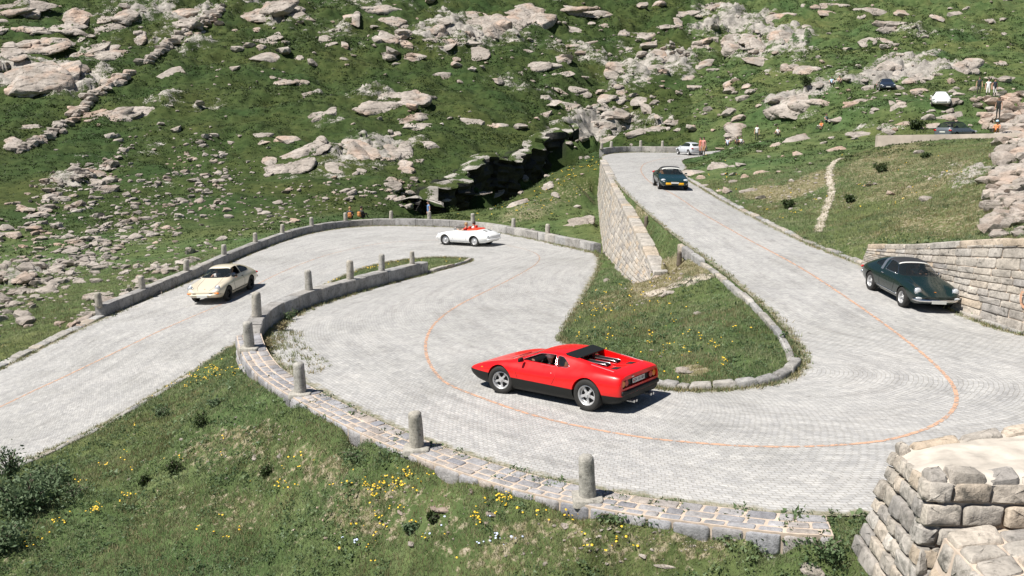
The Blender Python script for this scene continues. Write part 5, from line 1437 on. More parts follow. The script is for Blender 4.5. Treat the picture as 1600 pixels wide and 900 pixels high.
# ------------------------------------------------------------------ modern cars
def modern(name, label, pm, kind, rims='alloy', roofm=None, group=None):
    root = empty(name); tag(root, label, 'car', group)
    H = {'roadster': 1.29, 'hatch': 1.46, 'estate': 1.56, 'saloon': 1.43}[kind]
    L2 = {'roadster': 2.15, 'hatch': 2.0, 'estate': 2.2, 'saloon': 2.15}[kind]; wf = {'roadster': 1.25, 'hatch': 1.22, 'estate': 1.36, 'saloon': 1.32}[kind]; wr_ = {'roadster': -1.17, 'hatch': -1.30, 'estate': -1.36, 'saloon': -1.32}[kind]
    b = .84 if kind == 'roadster' else .94
    hood = .80 if kind == 'roadster' else .92
    if kind == 'roadster': roof = [(-1.55, .93, .96), (-1.05, 1.06, 1.10), (-.55, H - .05, H - .01), (-.05, H - .05, H), (.25, H - .10, H - .04), (.62, b + .16, b + .20), (.92, hood + .0, hood + .03)]
    elif kind == 'hatch': roof = [(-1.72, b + .20, b + .25), (-1.30, H - .16, H - .11), (-.7, H - .07, H - .01), (-.1, H - .05, H), (.30, H - .10, H - .04), (.72, b + .14, b + .18), (1.05, hood, hood + .03)]
    elif kind == 'estate': roof = [(-1.95, b + .26, b + .32), (-1.65, H - .12, H - .07), (-.8, H - .06, H), (0, H - .06, H), (.38, H - .12, H - .06), (.85, b + .14, b + .18), (1.15, hood, hood + .03)]
    else: roof = [(-1.60, .98, 1.02), (-1.15, H - .18, H - .13), (-.5, H - .06, H), (0, H - .06, H), (.35, H - .12, H - .06), (.80, b + .12, b + .16), (1.10, hood, hood + .03)]
    st = [S(-L2, .40, (.66, .44), (.72, .58), (.72, .72), (.62, .82), (.48, .84), .85), S(-L2 + .10, .28, (.74, .34), (.82, .52), (.82, .74), (.72, .90), (.54, .93), .95)]
    for x, zr, zt in roof: st.append(S(x, .20, (.80, .28), (.88, .50), (.87, .74), (.76, min(b, zr - .02)), (.60 if zr > b + .1 else .58, zr), zt))
    st += [S(L2 - .55, .20, (.80, .28), (.87, .48), (.86, .68), (.74, hood - .08), (.46, hood - .07), hood - .06), S(L2 - .18, .24, (.72, .30), (.80, .44), (.79, .56), (.68, hood - .22), (.44, hood - .18), hood - .17), S(L2, .32, (.60, .36), (.66, .44), (.66, .50), (.56, .56), (.38, .57), .575)]
    xs = [r[0] for r in roof]
    side = rounded([(xs[5] + .02, b + .03), (xs[4] + .02, H - .12), (xs[3], H - .085), (xs[2], H - .095), (xs[1] + .06, H - (.26 if kind in ('roadster', 'saloon') else .19)), (xs[1] - .10 if kind != 'estate' else xs[0] + .14, b + .05)], .05)
    front = rounded([(-.66, b + .02), (.66, b + .02), (.56, H - .12), (-.56, H - .12)], .05); rear = rounded([(-.58, b + .09), (.58, b + .09), (.50, H - .17), (-.50, H - .17)], .05)
    me0 = loft(st, {1: .4, 2: .2, 4: .2}, .35)
    bvh = BVHTree.FromPolygons([v.co.copy() for v in me0.vertices], [list(p.vertices) for p in me0.polygons])
    spec = dict(st=st, crease={1: .4, 2: .2, 4: .2}, endc=.35, mats=[M[pm], M['inner']], arches=[((wf, .32, .56), .37), ((wr_, .32, .56), .37)], cavity=(xs[0] + .25, xs[5], .42, .78),
                win=[('side_window', 'y', side, .25, 1.2, True), ('windscreen', 'x', front, .1, 1.6, True), ('rear_window', 'x', rear, -2.3, xs[2] - .05, True)])
    me, panes, bvh = body(spec); smooth_by_angle(me)
    if roofm:
        bm = bmesh.new(); bm.from_mesh(me); b2 = bm.copy(); z0 = H - .14
        ir = lambda f: f.calc_center_median().z > (z0 if f.calc_center_median().x > -.7 else b + .12) and f.calc_center_median().x < xs[4] - .02
        bmesh.ops.delete(bm, geom=[f for f in bm.faces if ir(f)], context='FACES'); bmesh.ops.delete(b2, geom=[f for f in b2.faces if not ir(f)], context='FACES'); bm.to_mesh(me); bm.free()
        link_mesh('soft_top' if kind == 'roadster' else 'roof', bm_mesh('r', b2), M[roofm], root, smooth=True)
    link_mesh('body', me, None, root)
    for nm, m in panes: link_mesh(nm, m, M['glass'], root, smooth=True)
    for s in (1, -1):
        q = bvh.find_nearest(Vector((L2 - .22, s * .66, .62)))[0]; link_mesh('headlight', ellipsoid(q, (.17, .15, .075), 18), M['lamp'], root, smooth=True)
        q = bvh.find_nearest(Vector((-L2 + .06, s * .68, .78)))[0]; link_mesh('tail_light', ellipsoid(q, (.06, .15, .075), 18), M['redlens'], root, smooth=True)
        mirror_part(root, (xs[5] - .12, s * .78, b + .0), s, pm)
        if kind == 'roadster': link_mesh('fog_lamp', bevbox((L2 - .03, s * .36, .40), (.10, .34, .13), .03), M['yellow'], root, smooth=True)
        pts = dens([(xs[5] - .05, s * .95, b), (xs[5] - .02, s * .95, .6), (xs[5] - .08, s * .95, .32)], 5); p2 = dens([(-.42, s * .95, b), (-.5, s * .95, .6), (-.45, s * .95, .32)], 5)
        [link_mesh('door_seam', surf_seam(bvh, q_, 'y', .005), M['inner'], root) for q_ in (pts, p2)]
    link_mesh('air_intake', bevbox((L2 - .03, 0, .40), (.06, .9 if kind != 'roadster' else .3, .12), .02), M['inner'], root)
    h = bvh.ray_cast(Vector((-4, 0, .66)), Vector((1, 0, 0))); link_mesh('licence_plate', bevbox(h[0] + Vector((-.008, 0, 0)), (.012, .5, .11), .003), M['plate'], root)
    h = bvh.ray_cast(Vector((4, 0, .46)), Vector((-1, 0, 0))); link_mesh('licence_plate', bevbox(h[0] + Vector((.03, 0, .0)), (.012, .46, .10), .003), M['plate'], root)
    for y in (.36, -.36): seat_part(root, -.25, y, .40 if kind != 'roadster' else .34, 'tan' if kind == 'roadster' else 'blackp')
    link_mesh('dashboard', bevbox((xs[4] + .28, 0, b - .08), (.30, 1.3, .16), .04), M['blackp' if kind != 'roadster' else 'tan'], root, smooth=True)
    if kind == 'roadster':
        V = []
        for y in np.linspace(-.56, .56, 11):
            for x in (.24, .36):
                h = bvh.ray_cast(Vector((x, y, 2)), Vector((0, 0, -1))); V.append(tuple(h[0] + h[1] * .006))
        sm = bpy.data.meshes.new('s'); sm.from_pydata(V, [], [(2 * i, 2 * i + 1, 2 * i + 3, 2 * i + 2) for i in range(10)]); link_mesh('reflection_strip', sm, M['plate'], root, smooth=True)  # pale strip painted as the reflection at the windscreen's upper edge
    add_wheels(root, wf, wr_, 1.54, .32, .21, .215, 'spoke', rims)
    return root
bc = modern('sports_car', 'dark teal soft top roadster with two yellow lamps on the upper road', 'teal', 'roadster', roofm='canvas'); place_car(bc, (1030, 297), (1018.5, 288.5), -1, 1.74, 2.42, .04)
def at_px(root, u, v, d, hdg, wb=2.6, trk=1.54, sc=1.0, flat=True):
    p = Pd(u, v, d); h = Vector((math.cos(R(hdg)), math.sin(R(hdg)), 0)); seat(root, p, h, wb, trk, sc, flat)
sv = modern('parked_car', 'small silver hatchback parked at the end of the upper parapet', 'silver', 'hatch'); at_px(sv, 1077, 242, 95, 108, sc=.86)
es = modern('parked_car', 'dark grey estate car with red tail lights parked behind the tan terrace wall', 'dgrey', 'estate', roofm='blackp'); at_px(es, 1493, 214, 79, 36, sc=.93)
wh = modern('parked_car', 'white saloon car parked on the far meadow facing the camera', 'white', 'saloon'); at_px(wh, 1470, 147, 92, -110)
nv = modern('parked_car', 'dark navy car half hidden among rocks on the far meadow', 'navy', 'saloon'); at_px(nv, 1384, 139, 109, -104)
# ------------------------------------------------------------------ rocks
def ico(sub):
    bm = bmesh.new(); bmesh.ops.create_icosphere(bm, subdivisions=sub, radius=1)
    V = np.array([v.co[:] for v in bm.verts]); Fc = np.array([[v.index for v in f.verts] for f in bm.faces]); bm.free(); return V, Fc
ICO = {k: ico(k) for k in (2, 3, 4)}
def chunk(rg, sub=3, k=10, lo=.5, hi=.95):
    """angular block: unit directions cut by random planes"""
    V, Fc = ICO[sub]
    N = rg.normal(size=(k, 3)); N /= np.linalg.norm(N, axis=1)[:, None]; O = rg.uniform(lo, hi, k)
    N = np.vstack([N, [[0, 0, 1]], [[.1, -.2, -1]]]); N /= np.linalg.norm(N, axis=1)[:, None]; O = np.append(O, [rg.uniform(.5, .75), .8])
    dd = V @ N.T
    r = np.where(dd > .05, O[None] / np.maximum(dd, .05), 9).min(1); r = np.minimum(r, 1.25)
    return V * r[:, None], Fc
def roughen(V, Nn, amt, sc, seed, ax):
    """bedding steps across the slab, joints along it, weathering"""
    n = fbm(V[:, 0] / sc + V[:, 2] / sc * .63, V[:, 1] / sc - V[:, 2] / sc * .57, seed, 4)
    t = (V @ ax) / sc * 2.4 + .35 * n
    step = (t - np.floor(t)); step = np.where(step < .18, -step / .18, -1 + (step - .18) / .82)      # slow run out, quick step back
    b = np.cross(ax, [0.9, .1, .3]); b /= np.linalg.norm(b)
    q = (V @ b) / sc * 1.3 + .5 * n; crack = np.exp(-((q - np.round(q)) / .05) ** 2)
    return V + Nn * (amt * (1.1 * n + .12 * step - .9 * crack))[:, None]
def keep_largest(me):
    bm = bmesh.new(); bm.from_mesh(me); bm.verts.ensure_lookup_table(); seen = set(); best = []
    for v in bm.verts:
        if v.index in seen: continue
        comp = [v]; seen.add(v.index); i = 0
        while i < len(comp):
            for e in comp[i].link_edges:
                w = e.other_vert(comp[i])
                if w.index not in seen: seen.add(w.index); comp.append(w)
            i += 1
        if len(comp) > len(best): best = comp
    bs_ = set(best); bmesh.ops.delete(bm, geom=[v for v in bm.verts if v not in bs_], context='VERTS'); bm.to_mesh(me); bm.free()
ROCKS = []
def outcrop(u, v, hw, hh, ang, label, name='rock_outcrop', group=None, seed=0, flat=1.0, sub=None, lift=.0, n=None):
    rg = np.random.default_rng(int(u * 7 + v * 13 + seed))
    P0, d0 = pix_ground(u, v + hh * .35)
    k = d0 / F
    n = n or int(np.clip(hw * hh / 95, 1, 8))
    Vs, Fs, o = [], [], 0
    ca, sa = math.cos(R(ang)), math.sin(R(ang))
    up_ = Vector((0, .82, .57)) if d0 > 60 else Vector((0, .96, .28)); nz = Vector((0, -.5, .87)) if d0 > 60 else Vector((-.1, -.15, .98))
    e1 = (Vector((1, 0, 0)) * ca + up_ * sa).normalized(); nz.normalize(); e2 = nz.cross(e1).normalized(); e3 = e1.cross(e2)
    for i in range(n):
        if n == 1: a = b = 0; f = 1.0
        else:
            t = rg.uniform(0, 2 * math.pi); q = math.sqrt(rg.uniform(.05, .75)); a, b = .85 * q * math.cos(t), .85 * q * math.sin(t); f = rg.uniform(.50, .82)
        uu = u + hw * a * ca - hh * b * sa * .6; vv = v + hh * .25 - (hw * a * sa + hh * b * ca)
        if vv < -40: vv = -40
        p, d = pix_ground(uu, vv)
        if abs(d - d0) > .25 * d0: p = P0
        V, Fc = chunk(rg, 3 if n > 1 else (4 if hw * 1.0 > 10 else 3))
        dip = R(rg.uniform(-9, 9)); az = R(rg.uniform(-14, 14))
        sx = hw * k * f * rg.uniform(.9, 1.2); sy = hh * k * f * 1.45 * rg.uniform(.9, 1.2) / flat; sz = min(sx, hh * k * f * 1.5) * rg.uniform(.5, .8) * flat
        V = V * np.array([sx, sy, sz])
        m = Matrix((e1, e2, e3)).transposed() @ Matrix.Rotation(az, 3, 'Z') @ Matrix.Rotation(dip, 3, 'Y') @ Matrix.Rotation(R(rg.uniform(-10, 10)), 3, 'X')
        V = V @ np.array(m).T + np.array(p - P0 + Vector((0, 0, sz * (lift - (.30 if d0 > 60 else .12)))))
        Vs.append(V); Fs.append(Fc + o); o += len(V)
    V = np.vstack(Vs); me = np_mesh(name, V, np.vstack(Fs))
    size = max(hw, hh) * k
    if n > 1:
        t_ = tmp(me); md = t_.modifiers.new('r', 'REMESH'); md.mode = 'VOXEL'; md.voxel_size = max(.05, hw * k / 44); me = ev_mesh(t_); drop(t_); keep_largest(me)
    vv_ = np.empty(len(me.vertices) * 3, np.float32); me.vertices.foreach_get('co', vv_); vv_ = vv_.reshape(-1, 3)
    nn_ = np.empty(len(me.vertices) * 3, np.float32); me.vertices.foreach_get('normal', nn_); nn_ = nn_.reshape(-1, 3)
    vv_ = roughen(vv_.astype(float), nn_, size * .026, max(.3, size * .42), int(u), np.array(Matrix.Rotation(R(rg.uniform(-45, 45)), 3, e2) @ Matrix.Rotation(R(rg.uniform(10, 40)), 3, e1) @ e3))
    me.vertices.foreach_set('co', vv_.astype(np.float32).ravel()); me.update()
    ob = link_mesh(name, me, M['rock']); sharp(me, 30); ob.location = P0; tag(ob, label, 'rock', group, 'thing'); ROCKS.append(ob); return ob
GR = 'pale rock outcrops on the hillside'
OUT = [
 (78, 110, 58, 30, 8, 'broad smooth pale slab on the hillside near the left edge of the picture'), (40, 78, 62, 15, 10, 'long pale ledge lying just above the broad slab at the left edge'),
 (122, 22, 28, 22, 20, 'rounded tall grey rock at the top left, above the long ledge'), (104, 46, 52, 9, -5, 'flat shelf of rock between the rounded rock and the long ledge at top left'),
 (30, 16, 40, 12, 5, 'low grey rock band in the top left corner'), (192, 32, 38, 12, 18, 'slanting pale rock band right of the rounded rock at top left'),
 (226, 51, 24, 11, 22, 'dark streaked grey rock below the slanting band at top left'), (152, 88, 42, 13, 20, 'stepped pale rock right of the broad left slab'),
 (288, 30, 34, 14, 10, 'grey rock beside the upper end of the stone gully'), (190, 173, 50, 14, 6, 'low pale rock below the middle of the stone gully'),
 (52, 192, 28, 9, 20, 'small grey slab above the lower end of the stone gully'), (268, 112, 18, 9, 15, 'small pale rock cluster right of the stone gully'), (12, 228, 22, 14, 40, 'pale slab cut by the left edge, at the foot of the stone gully'),
 (385, 30, 22, 12, 35, 'pale rock at the top end of the stone gully'), (440, 22, 48, 20, -8, 'large pale broken rock at the top, left of centre'), (436, 62, 34, 9, 12, 'thin pale ledge below the large broken rock at top'),
 (412, 88, 18, 9, 10, 'small pale rock below the thin ledge left of top centre'), (468, 90, 10, 8, 50, 'upright small stone beside the thin ledge left of top centre'),
 (588, 16, 58, 10, 12, 'long pale band of rock near the top, just left of centre'), (645, 31, 34, 11, -4, 'pale flat rock under the long band near the top centre'), (618, 60, 32, 15, -22, 'broken rock with dark hollows near the top centre'),
 (682, 48, 18, 12, 40, 'leaning pale rock right of the broken rock with hollows'), (642, 88, 26, 7, 20, 'dark edged flat stone below the broken rock with hollows'), (602, 86, 9, 7, 10, 'small round pale boulder left of the dark edged flat stone'),
 (770, 24, 42, 26, 14, 'big pale rock face at the top centre of the picture'), (712, 66, 46, 8, -4, 'low brown rock band below the big face at top centre'),
 (458, 127, 24, 8, 4, 'flat pale stone lying in the grass, above the central outcrop on its left'), (482, 147, 20, 6, 12, 'thin reddish stone below the flat pale stone left of the central outcrop'),
 (606, 157, 52, 17, 8, 'top slab of the central outcrop'), (512, 172, 30, 9, 25, 'left tongue of the central outcrop, slanting down to the left'), (640, 182, 34, 10, 22, 'brown slab on the right side of the central outcrop'),
 (668, 196, 40, 9, 14, 'dark undercut slab at the right end of the central outcrop'), (566, 222, 26, 26, 58, 'steep smooth slab in the middle of the central outcrop'), (622, 236, 38, 17, 32, 'lower right slab of the central outcrop'),
 (640, 264, 24, 12, -20, 'blocky foot of the central outcrop above the dark gorge'), (600, 289, 28, 11, 28, 'pale rock at the bottom of the central outcrop by the gorge'), (456, 250, 50, 17, 34, 'large slanting slab left of the central outcrop'),
 (420, 213, 30, 7, 20, 'thin undercut ledge left of the central outcrop'), (530, 254, 18, 15, 45, 'small slab between the two large parts of the central outcrop'), (498, 222, 12, 7, 10, 'grey boulder beside the thin undercut ledge'),
 (736, 190, 20, 8, 4, 'pale boulder pair right of the central outcrop, left one'), (772, 196, 20, 8, 28, 'pale boulder pair right of the central outcrop, right one'), (690, 118, 20, 6, -4, 'small flat stone in the open grass at centre'),
 (828, 24, 36, 22, -8, 'dark capped rock just right of top centre'), (905, 14, 58, 9, -5, 'long pale shelf at the very top, right of centre'), (893, 46, 17, 10, -8, 'square pinkish boulder right of top centre'),
 (920, 77, 50, 7, 2, 'long undercut ledge in the grass right of centre'), (985, 76, 16, 6, 4, 'small dark ledge next to the long undercut ledge'), (843, 98, 30, 12, 4, 'pale lumpy rock above the gorge, right of centre'),
 (812, 114, 15, 7, 10, 'small pale rock left of the lumpy rock above the gorge'), (882, 115, 20, 5, 16, 'flat thin stone right of the lumpy rock above the gorge'), (888, 137, 26, 8, 10, 'flat pale slab above the upper end of the gorge'), (848, 153, 20, 6, 4, 'shaded stone below the flat slab at the upper end of the gorge'),
 (966, 112, 24, 17, 75, 'tall brown rock spur above the top bend'), (965, 146, 26, 14, 30, 'pale rock skirt at the foot of the brown spur'), (936, 192, 26, 8, 6, 'overhanging pale slab with black shadow above the top bend'),
 (1000, 205, 22, 9, 35, 'leaning grey slab right behind the upper parapet'), (948, 218, 18, 9, 10, 'pale boulder behind the left end of the upper parapet'), (1040, 196, 34, 8, 8, 'long light slab behind the upper parapet on the right'), (886, 166, 12, 14, 70, 'steep bright rock at the upper end of the gorge'),
 (1066, 15, 34, 10, 4, 'pale ledge at the top, left of the upper right rocks'), (1130, 12, 30, 12, 10, 'grey ledge at the very top above the rounded rocks'), (1086, 75, 40, 9, 10, 'low tan rock left of the rounded pair on the right hillside'), (1136, 66, 26, 17, 20, 'left rock of the rounded pair on the right hillside'),
 (1182, 64, 24, 17, -18, 'right rock of the rounded pair on the right hillside'), (1222, 60, 26, 24, -30, 'tall domed pale rock on the right hillside'), (1242, 101, 28, 14, -8, 'pinkish split rock below the tall domed rock'), (1190, 96, 26, 7, 0, 'orange tinted flat rock below the rounded pair'),
 (1228, 24, 40, 10, 22, 'undercut grey slab above the tall domed rock'), (1296, 8, 40, 6, 6, 'pale strip of rock at the top edge, right side'), (1370, 15, 40, 8, 8, 'pale slab at the top right, left of the pitted rock'), (1412, 19, 14, 8, 0, 'small square rock beside the slab at top right'),
 (1400, 41, 44, 8, -3, 'long pitted rock on the green slope at top right'), (1378, 62, 12, 11, -30, 'lone angular boulder under the long pitted rock'), (1466, 26, 13, 8, -20, 'small rock right of the long pitted rock'), (1496, 22, 17, 7, 0, 'grey stone farther right of the long pitted rock'), (1546, 33, 14, 4, 4, 'flat light stone near the top right corner'),
 (1494, 110, 44, 17, 24, 'large pale whaleback rock above the white parked car'), (1444, 119, 28, 8, 20, 'left foot of the whaleback rock above the white car'), (1582, 113, 22, 12, 0, 'pale rock at the right edge above the far meadow'), (1546, 122, 20, 5, 4, 'low stone between the whaleback rock and the right edge'),
 (1246, 163, 46, 15, 6, 'wide pale rock on the meadow left of the parked cars'), (1332, 158, 30, 8, 8, 'strung out pale rocks below the navy car'), (1418, 194, 20, 8, 5, 'grey boulder left of the estate car'), (1356, 204, 36, 9, 4, 'low rock bank left of the tan terrace wall'), (1312, 188, 14, 5, 8, 'small pale stone beside the seated person in orange'),
 (1486, 183, 24, 7, 4, 'flat pale rock behind the estate car'), (1543, 182, 16, 15, 10, 'bright white boulder right of the estate car'), (1440, 141, 14, 6, 0, 'pale stone left of the white parked car'),
 (1088, 268, 10, 14, 60, 'pale rock at the inside of the top bend'), (1123, 261, 14, 6, 4, 'white stone on the grass right of the top bend'), (1192, 268, 14, 6, 6, 'white flat stone on the slope above the upper road'), (1247, 241, 12, 6, 6, 'white stone below the seated person in orange'),
 (1168, 297, 20, 6, 10, 'low pale rock beside the bare patch above the upper road'), (1128, 297, 9, 4, 0, 'small tan stone near the upper road kerb'), (1163, 277, 8, 4, 0, 'tiny white stone in the slope above the upper road'), (1300, 232, 26, 8, 26, 'slanting pale slab below the tan terrace wall'),
 (1100, 290, 10, 6, 20, 'grey rock beside the upper road near the top bend'), (1150, 211, 26, 8, 14, 'pale rocks above the top bend where people stand'),
 (909, 334, 30, 15, 12, 'large white boulder in the grass left of the tall retaining wall'), (893, 352, 14, 6, 24, 'white rock slab at the foot of the large white boulder'), (860, 290, 16, 6, 20, 'pale rock in the flowery slope above the lower bend'), (810, 318, 22, 6, 24, 'pale ledge in the slope by the gorge'), (775, 305, 14, 6, 30, 'bright rock at the gorge rim'),
]
for i, r in enumerate(OUT): outcrop(*r, group=GR, flat=.9)
NEARR = [(690, 802, 24, 8, -12, 'flat pale stone lying in the foreground bank below the coping'), (1101, 845, 6, 5, 0, 'small white stone in the bank below the coping, right part'), (1040, 885, 6, 7, 60, 'upright white stone at the bottom of the bank'), (398, 714, 6, 4, 0, 'small pale stone in the bank left of the coping'), (438, 711, 5, 4, 10, 'small white stone in the bank right of its pale twin'),
         (625, 803, 6, 4, 0, 'little white stone left of the flat pale stone'), (768, 806, 7, 5, 0, 'little grey stone right of the flat pale stone'), (644, 851, 5, 4, 0, 'little white stone below the flat pale stone'), (882, 820, 9, 4, -10, 'thin pale stone under the nearest post'), (1006, 868, 6, 4, 0, 'pale stone in the bank left of the upright white stone'),
         (1080, 578, 26, 7, 0, 'pale bare rock in the grassy island near its kerb'), (1052, 457, 20, 6, 20, 'flat pale rock at the foot of the tall retaining wall end'), (1092, 490, 9, 4, 0, 'small light stone in the middle of the grassy island'), (950, 398 + 40, 6, 4, 0, 'small stone at the wall foot on the grassy island'), (1255, 893, 26, 12, 10, 'grey boulder at the bottom edge beside the near wall')]
for r in NEARR: outcrop(*r, group='pale stones in the near grass', flat=.7, n=1 if r[2] < 15 else 3)
# further slabs of the broken belts
_rg = np.random.default_rng(99)
for (cu, cv, a_, b_, n_) in [(60, 60, 120, 50, 7), (190, 60, 70, 40, 5), (340, 40, 90, 36, 6), (560, 45, 170, 34, 9), (740, 55, 80, 30, 4), (900, 60, 110, 40, 6), (1090, 55, 110, 44, 9), (1010, 175, 90, 34, 8), (1060, 130, 100, 30, 6), (1330, 40, 120, 28, 5), (1450, 110, 130, 26, 8), (1330, 170, 130, 28, 7), (590, 235, 110, 40, 6), (440, 235, 70, 26, 4), (860, 160, 60, 40, 5), (1180, 215, 80, 20, 5)]:
    for _k in range(n_):
        t_, q_ = _rg.uniform(0, 6.28), math.sqrt(_rg.uniform(0, 1)); h_ = _rg.uniform(7, 20)
        outcrop(cu + a_ * q_ * math.cos(t_), cv + b_ * q_ * math.sin(t_), h_, h_ * _rg.uniform(.28, .5), _rg.uniform(-5, 30), 'pale weathered slab among many in the broken rock belts of the far hillside', 'rock_outcrop', 'slabs in the rock belts of the far hillside', seed=_k, flat=.8)
# stone gully: a chain of boulders running down the left hillside, one thing
def chain(path, n, hw, label, name, cat, jit=7):
    rg = np.random.default_rng(5); P = crom([Vector((u, v, 0)) for u, v in path], 8); cu = cumlen(P)
    Vs, Fs, o = [], [], 0; P0 = None
    for i in range(n):
        q = polyat(P, cu, cu[-1] * (i + rg.uniform(-.4, .4)) / (n - 1)); p, d = pix_ground(q.x + rg.uniform(-jit, jit), q.y + rg.uniform(-jit * .5, jit * .5)); k = d / F
        if P0 is None: P0 = p
        V, Fc = chunk(rg, 2); s = hw * k * rg.uniform(.55, 1.25)
        V = V * np.array([s * 1.25, s, s * .8]); a = rg.uniform(0, 6.3); m = np.array(Matrix.Rotation(a, 3, 'Z') @ Matrix.Rotation(rg.uniform(-.4, .4), 3, 'X'))
        Vs.append(V @ m.T + np.array(p - P0 + Vector((0, 0, s * .2)))); Fs.append(Fc + o); o += len(V)
    ob = link_mesh(name, np_mesh(name, np.vstack(Vs), np.vstack(Fs)), M['rock'], smooth=False); ob.location = P0; tag(ob, label, cat); return ob
chain([(28, 238), (60, 222), (95, 203), (122, 178), (150, 150), (178, 132), (200, 118)], 110, 9, 'old dry stone gully running up the left hillside beside a dark hollow', 'stone_gully', 'stone bank', 6)
chain([(225, 100), (250, 84), (268, 68), (300, 48), (330, 30), (345, 12)], 70, 8, 'upper part of the old stone gully near the top left', 'stone_gully', 'stone bank', 5)
chain([(1606, 178), (1598, 215), (1588, 255), (1580, 290), (1574, 325), (1570, 362)], 190, 15, 'rough rubble bank climbing the right edge above the retaining wall', 'rubble_bank', 'stone bank', 30)
chain([(1585, 150), (1578, 165), (1572, 185), (1570, 205)], 50, 11, 'pale rubble beside the people at the right edge', 'rubble_bank', 'stone bank', 30)
# loose stones and scree: too many to count
def scatter_rocks(name, label, regs, seed, dens=1.0):
    rg = np.random.default_rng(seed)
    base = [chunk(np.random.default_rng(seed + q), 2, 11) for q in range(7)]
    Vs, Fs, o = [], [], 0
    for (u, v, a, b, an, n, s0, s1) in regs:
        for _ in range(int(n * dens)):
            t = rg.uniform(0, 6.283); q = math.sqrt(rg.uniform(0, 1)) * (1 + .25 * rg.normal()); ca, sa = math.cos(R(an)), math.sin(R(an))
            x, y = a * q * math.cos(t), b * q * math.sin(t)
            uu, vv = u + x * ca - y * sa, v - (x * sa + y * ca)
            if vv < -25 or uu < -60 or uu > 1660: continue
            p, d = pix_ground(uu, vv)
            if d > 260 or flatz(p.x, p.y) > p.z + .05 or road_z(p.x, p.y) is not None: continue
            if gorge_shade[min(NR - 1, int(np.interp(math.hypot(p.x, p.y), rr, np.arange(NR)))), min(NA - 1, max(0, int((math.atan2(p.x, p.y) - ang[0]) / (ang[1] - ang[0]))))] > .5: continue
            V, Fc = base[rg.integers(7)]; s = s0 * (s1 / s0) ** (rg.uniform() ** 2.2)
            m = np.array(Matrix.Rotation(rg.uniform(0, 6.3), 3, 'Z') @ Matrix.Rotation(rg.uniform(-.5, .5), 3, 'X'))
            Vs.append((V * np.array([1.3, 1, .75]) * s) @ m.T + np.array(p + Vector((0, 0, s * .1)))); Fs.append(Fc + o); o += len(V)
    ob = link_mesh(name, np_mesh(name, np.vstack(Vs), np.vstack(Fs)), M['rock'], smooth=False); tag(ob, label, None, None, 'stuff'); return ob
SCREE = [(90, 410, 190, 50, 34, 1250, .08, .5), (200, 470, 160, 34, 34, 800, .07, .4), (250, 350, 200, 34, 28, 700, .09, .5), (60, 330, 130, 40, 30, 260, .15, .7), (160, 275, 60, 30, 50, 160, .2, .9), (320, 255, 60, 50, 60, 260, .12, .55), (470, 330, 90, 16, 20, 160, .08, .35), (110, 300, 150, 14, 36, 260, .1, .6), (230, 300, 120, 12, 40, 200, .1, .5), (180, 520, 110, 14, 33, 160, .08, .3), (420, 320, 120, 26, 15, 160, .12, .5), (600, 300, 60, 22, 10, 110, .15, .8)]
scatter_rocks('scree_stones', 'countless pale loose stones scattered in the grass of the left slope', SCREE, 3, .5)
HILL = [(150, 50, 190, 60, 8, 260, .25, 1.5), (450, 60, 190, 60, 0, 330, .25, 1.5), (700, 60, 150, 60, 0, 260, .25, 1.4), (900, 90, 150, 80, 0, 330, .25, 1.4), (1100, 60, 130, 60, 0, 260, .25, 1.5), (1100, 150, 130, 50, 0, 360, .2, 1.2), (960, 180, 120, 50, 10, 330, .2, 1.2), (580, 220, 170, 70, 25, 260, .2, .9), (1400, 90, 190, 50, 5, 420, .2, 1.1), (1330, 150, 150, 40, 0, 330, .15, .8), (1480, 180, 120, 30, 0, 260, .12, .6), (1180, 250, 110, 50, 10, 200, .10, .5), (1330, 270, 160, 60, 0, 160, .06, .3), (1560, 140, 60, 40, 0, 160, .15, .7), (840, 300, 90, 50, 25, 130, .1, .5), (250, 180, 240, 60, 20, 160, .2, .9), (1500, 30, 140, 40, 0, 120, .25, 1.0), (720, 285, 110, 40, 20, 70, .2, .9), (880, 240, 50, 30, 0, 60, .2, .9)]
scatter_rocks('loose_stones', 'countless pale loose rocks strewn over the far hillside', HILL, 19, .18)
scatter_rocks('pebbles', 'small pale stones lying in the near grass', [(350, 700, 120, 40, 10, 90, .015, .05), (620, 800, 200, 50, 0, 120, .012, .045), (950, 850, 200, 30, 0, 120, .012, .045), (1040, 435, 70, 30, 25, 120, .02, .09), (1000, 500, 120, 60, 0, 60, .015, .06), (1290, 310, 14, 60, 80, 90, .02, .08), (1240, 300, 80, 30, 20, 120, .03, .14)], 23)

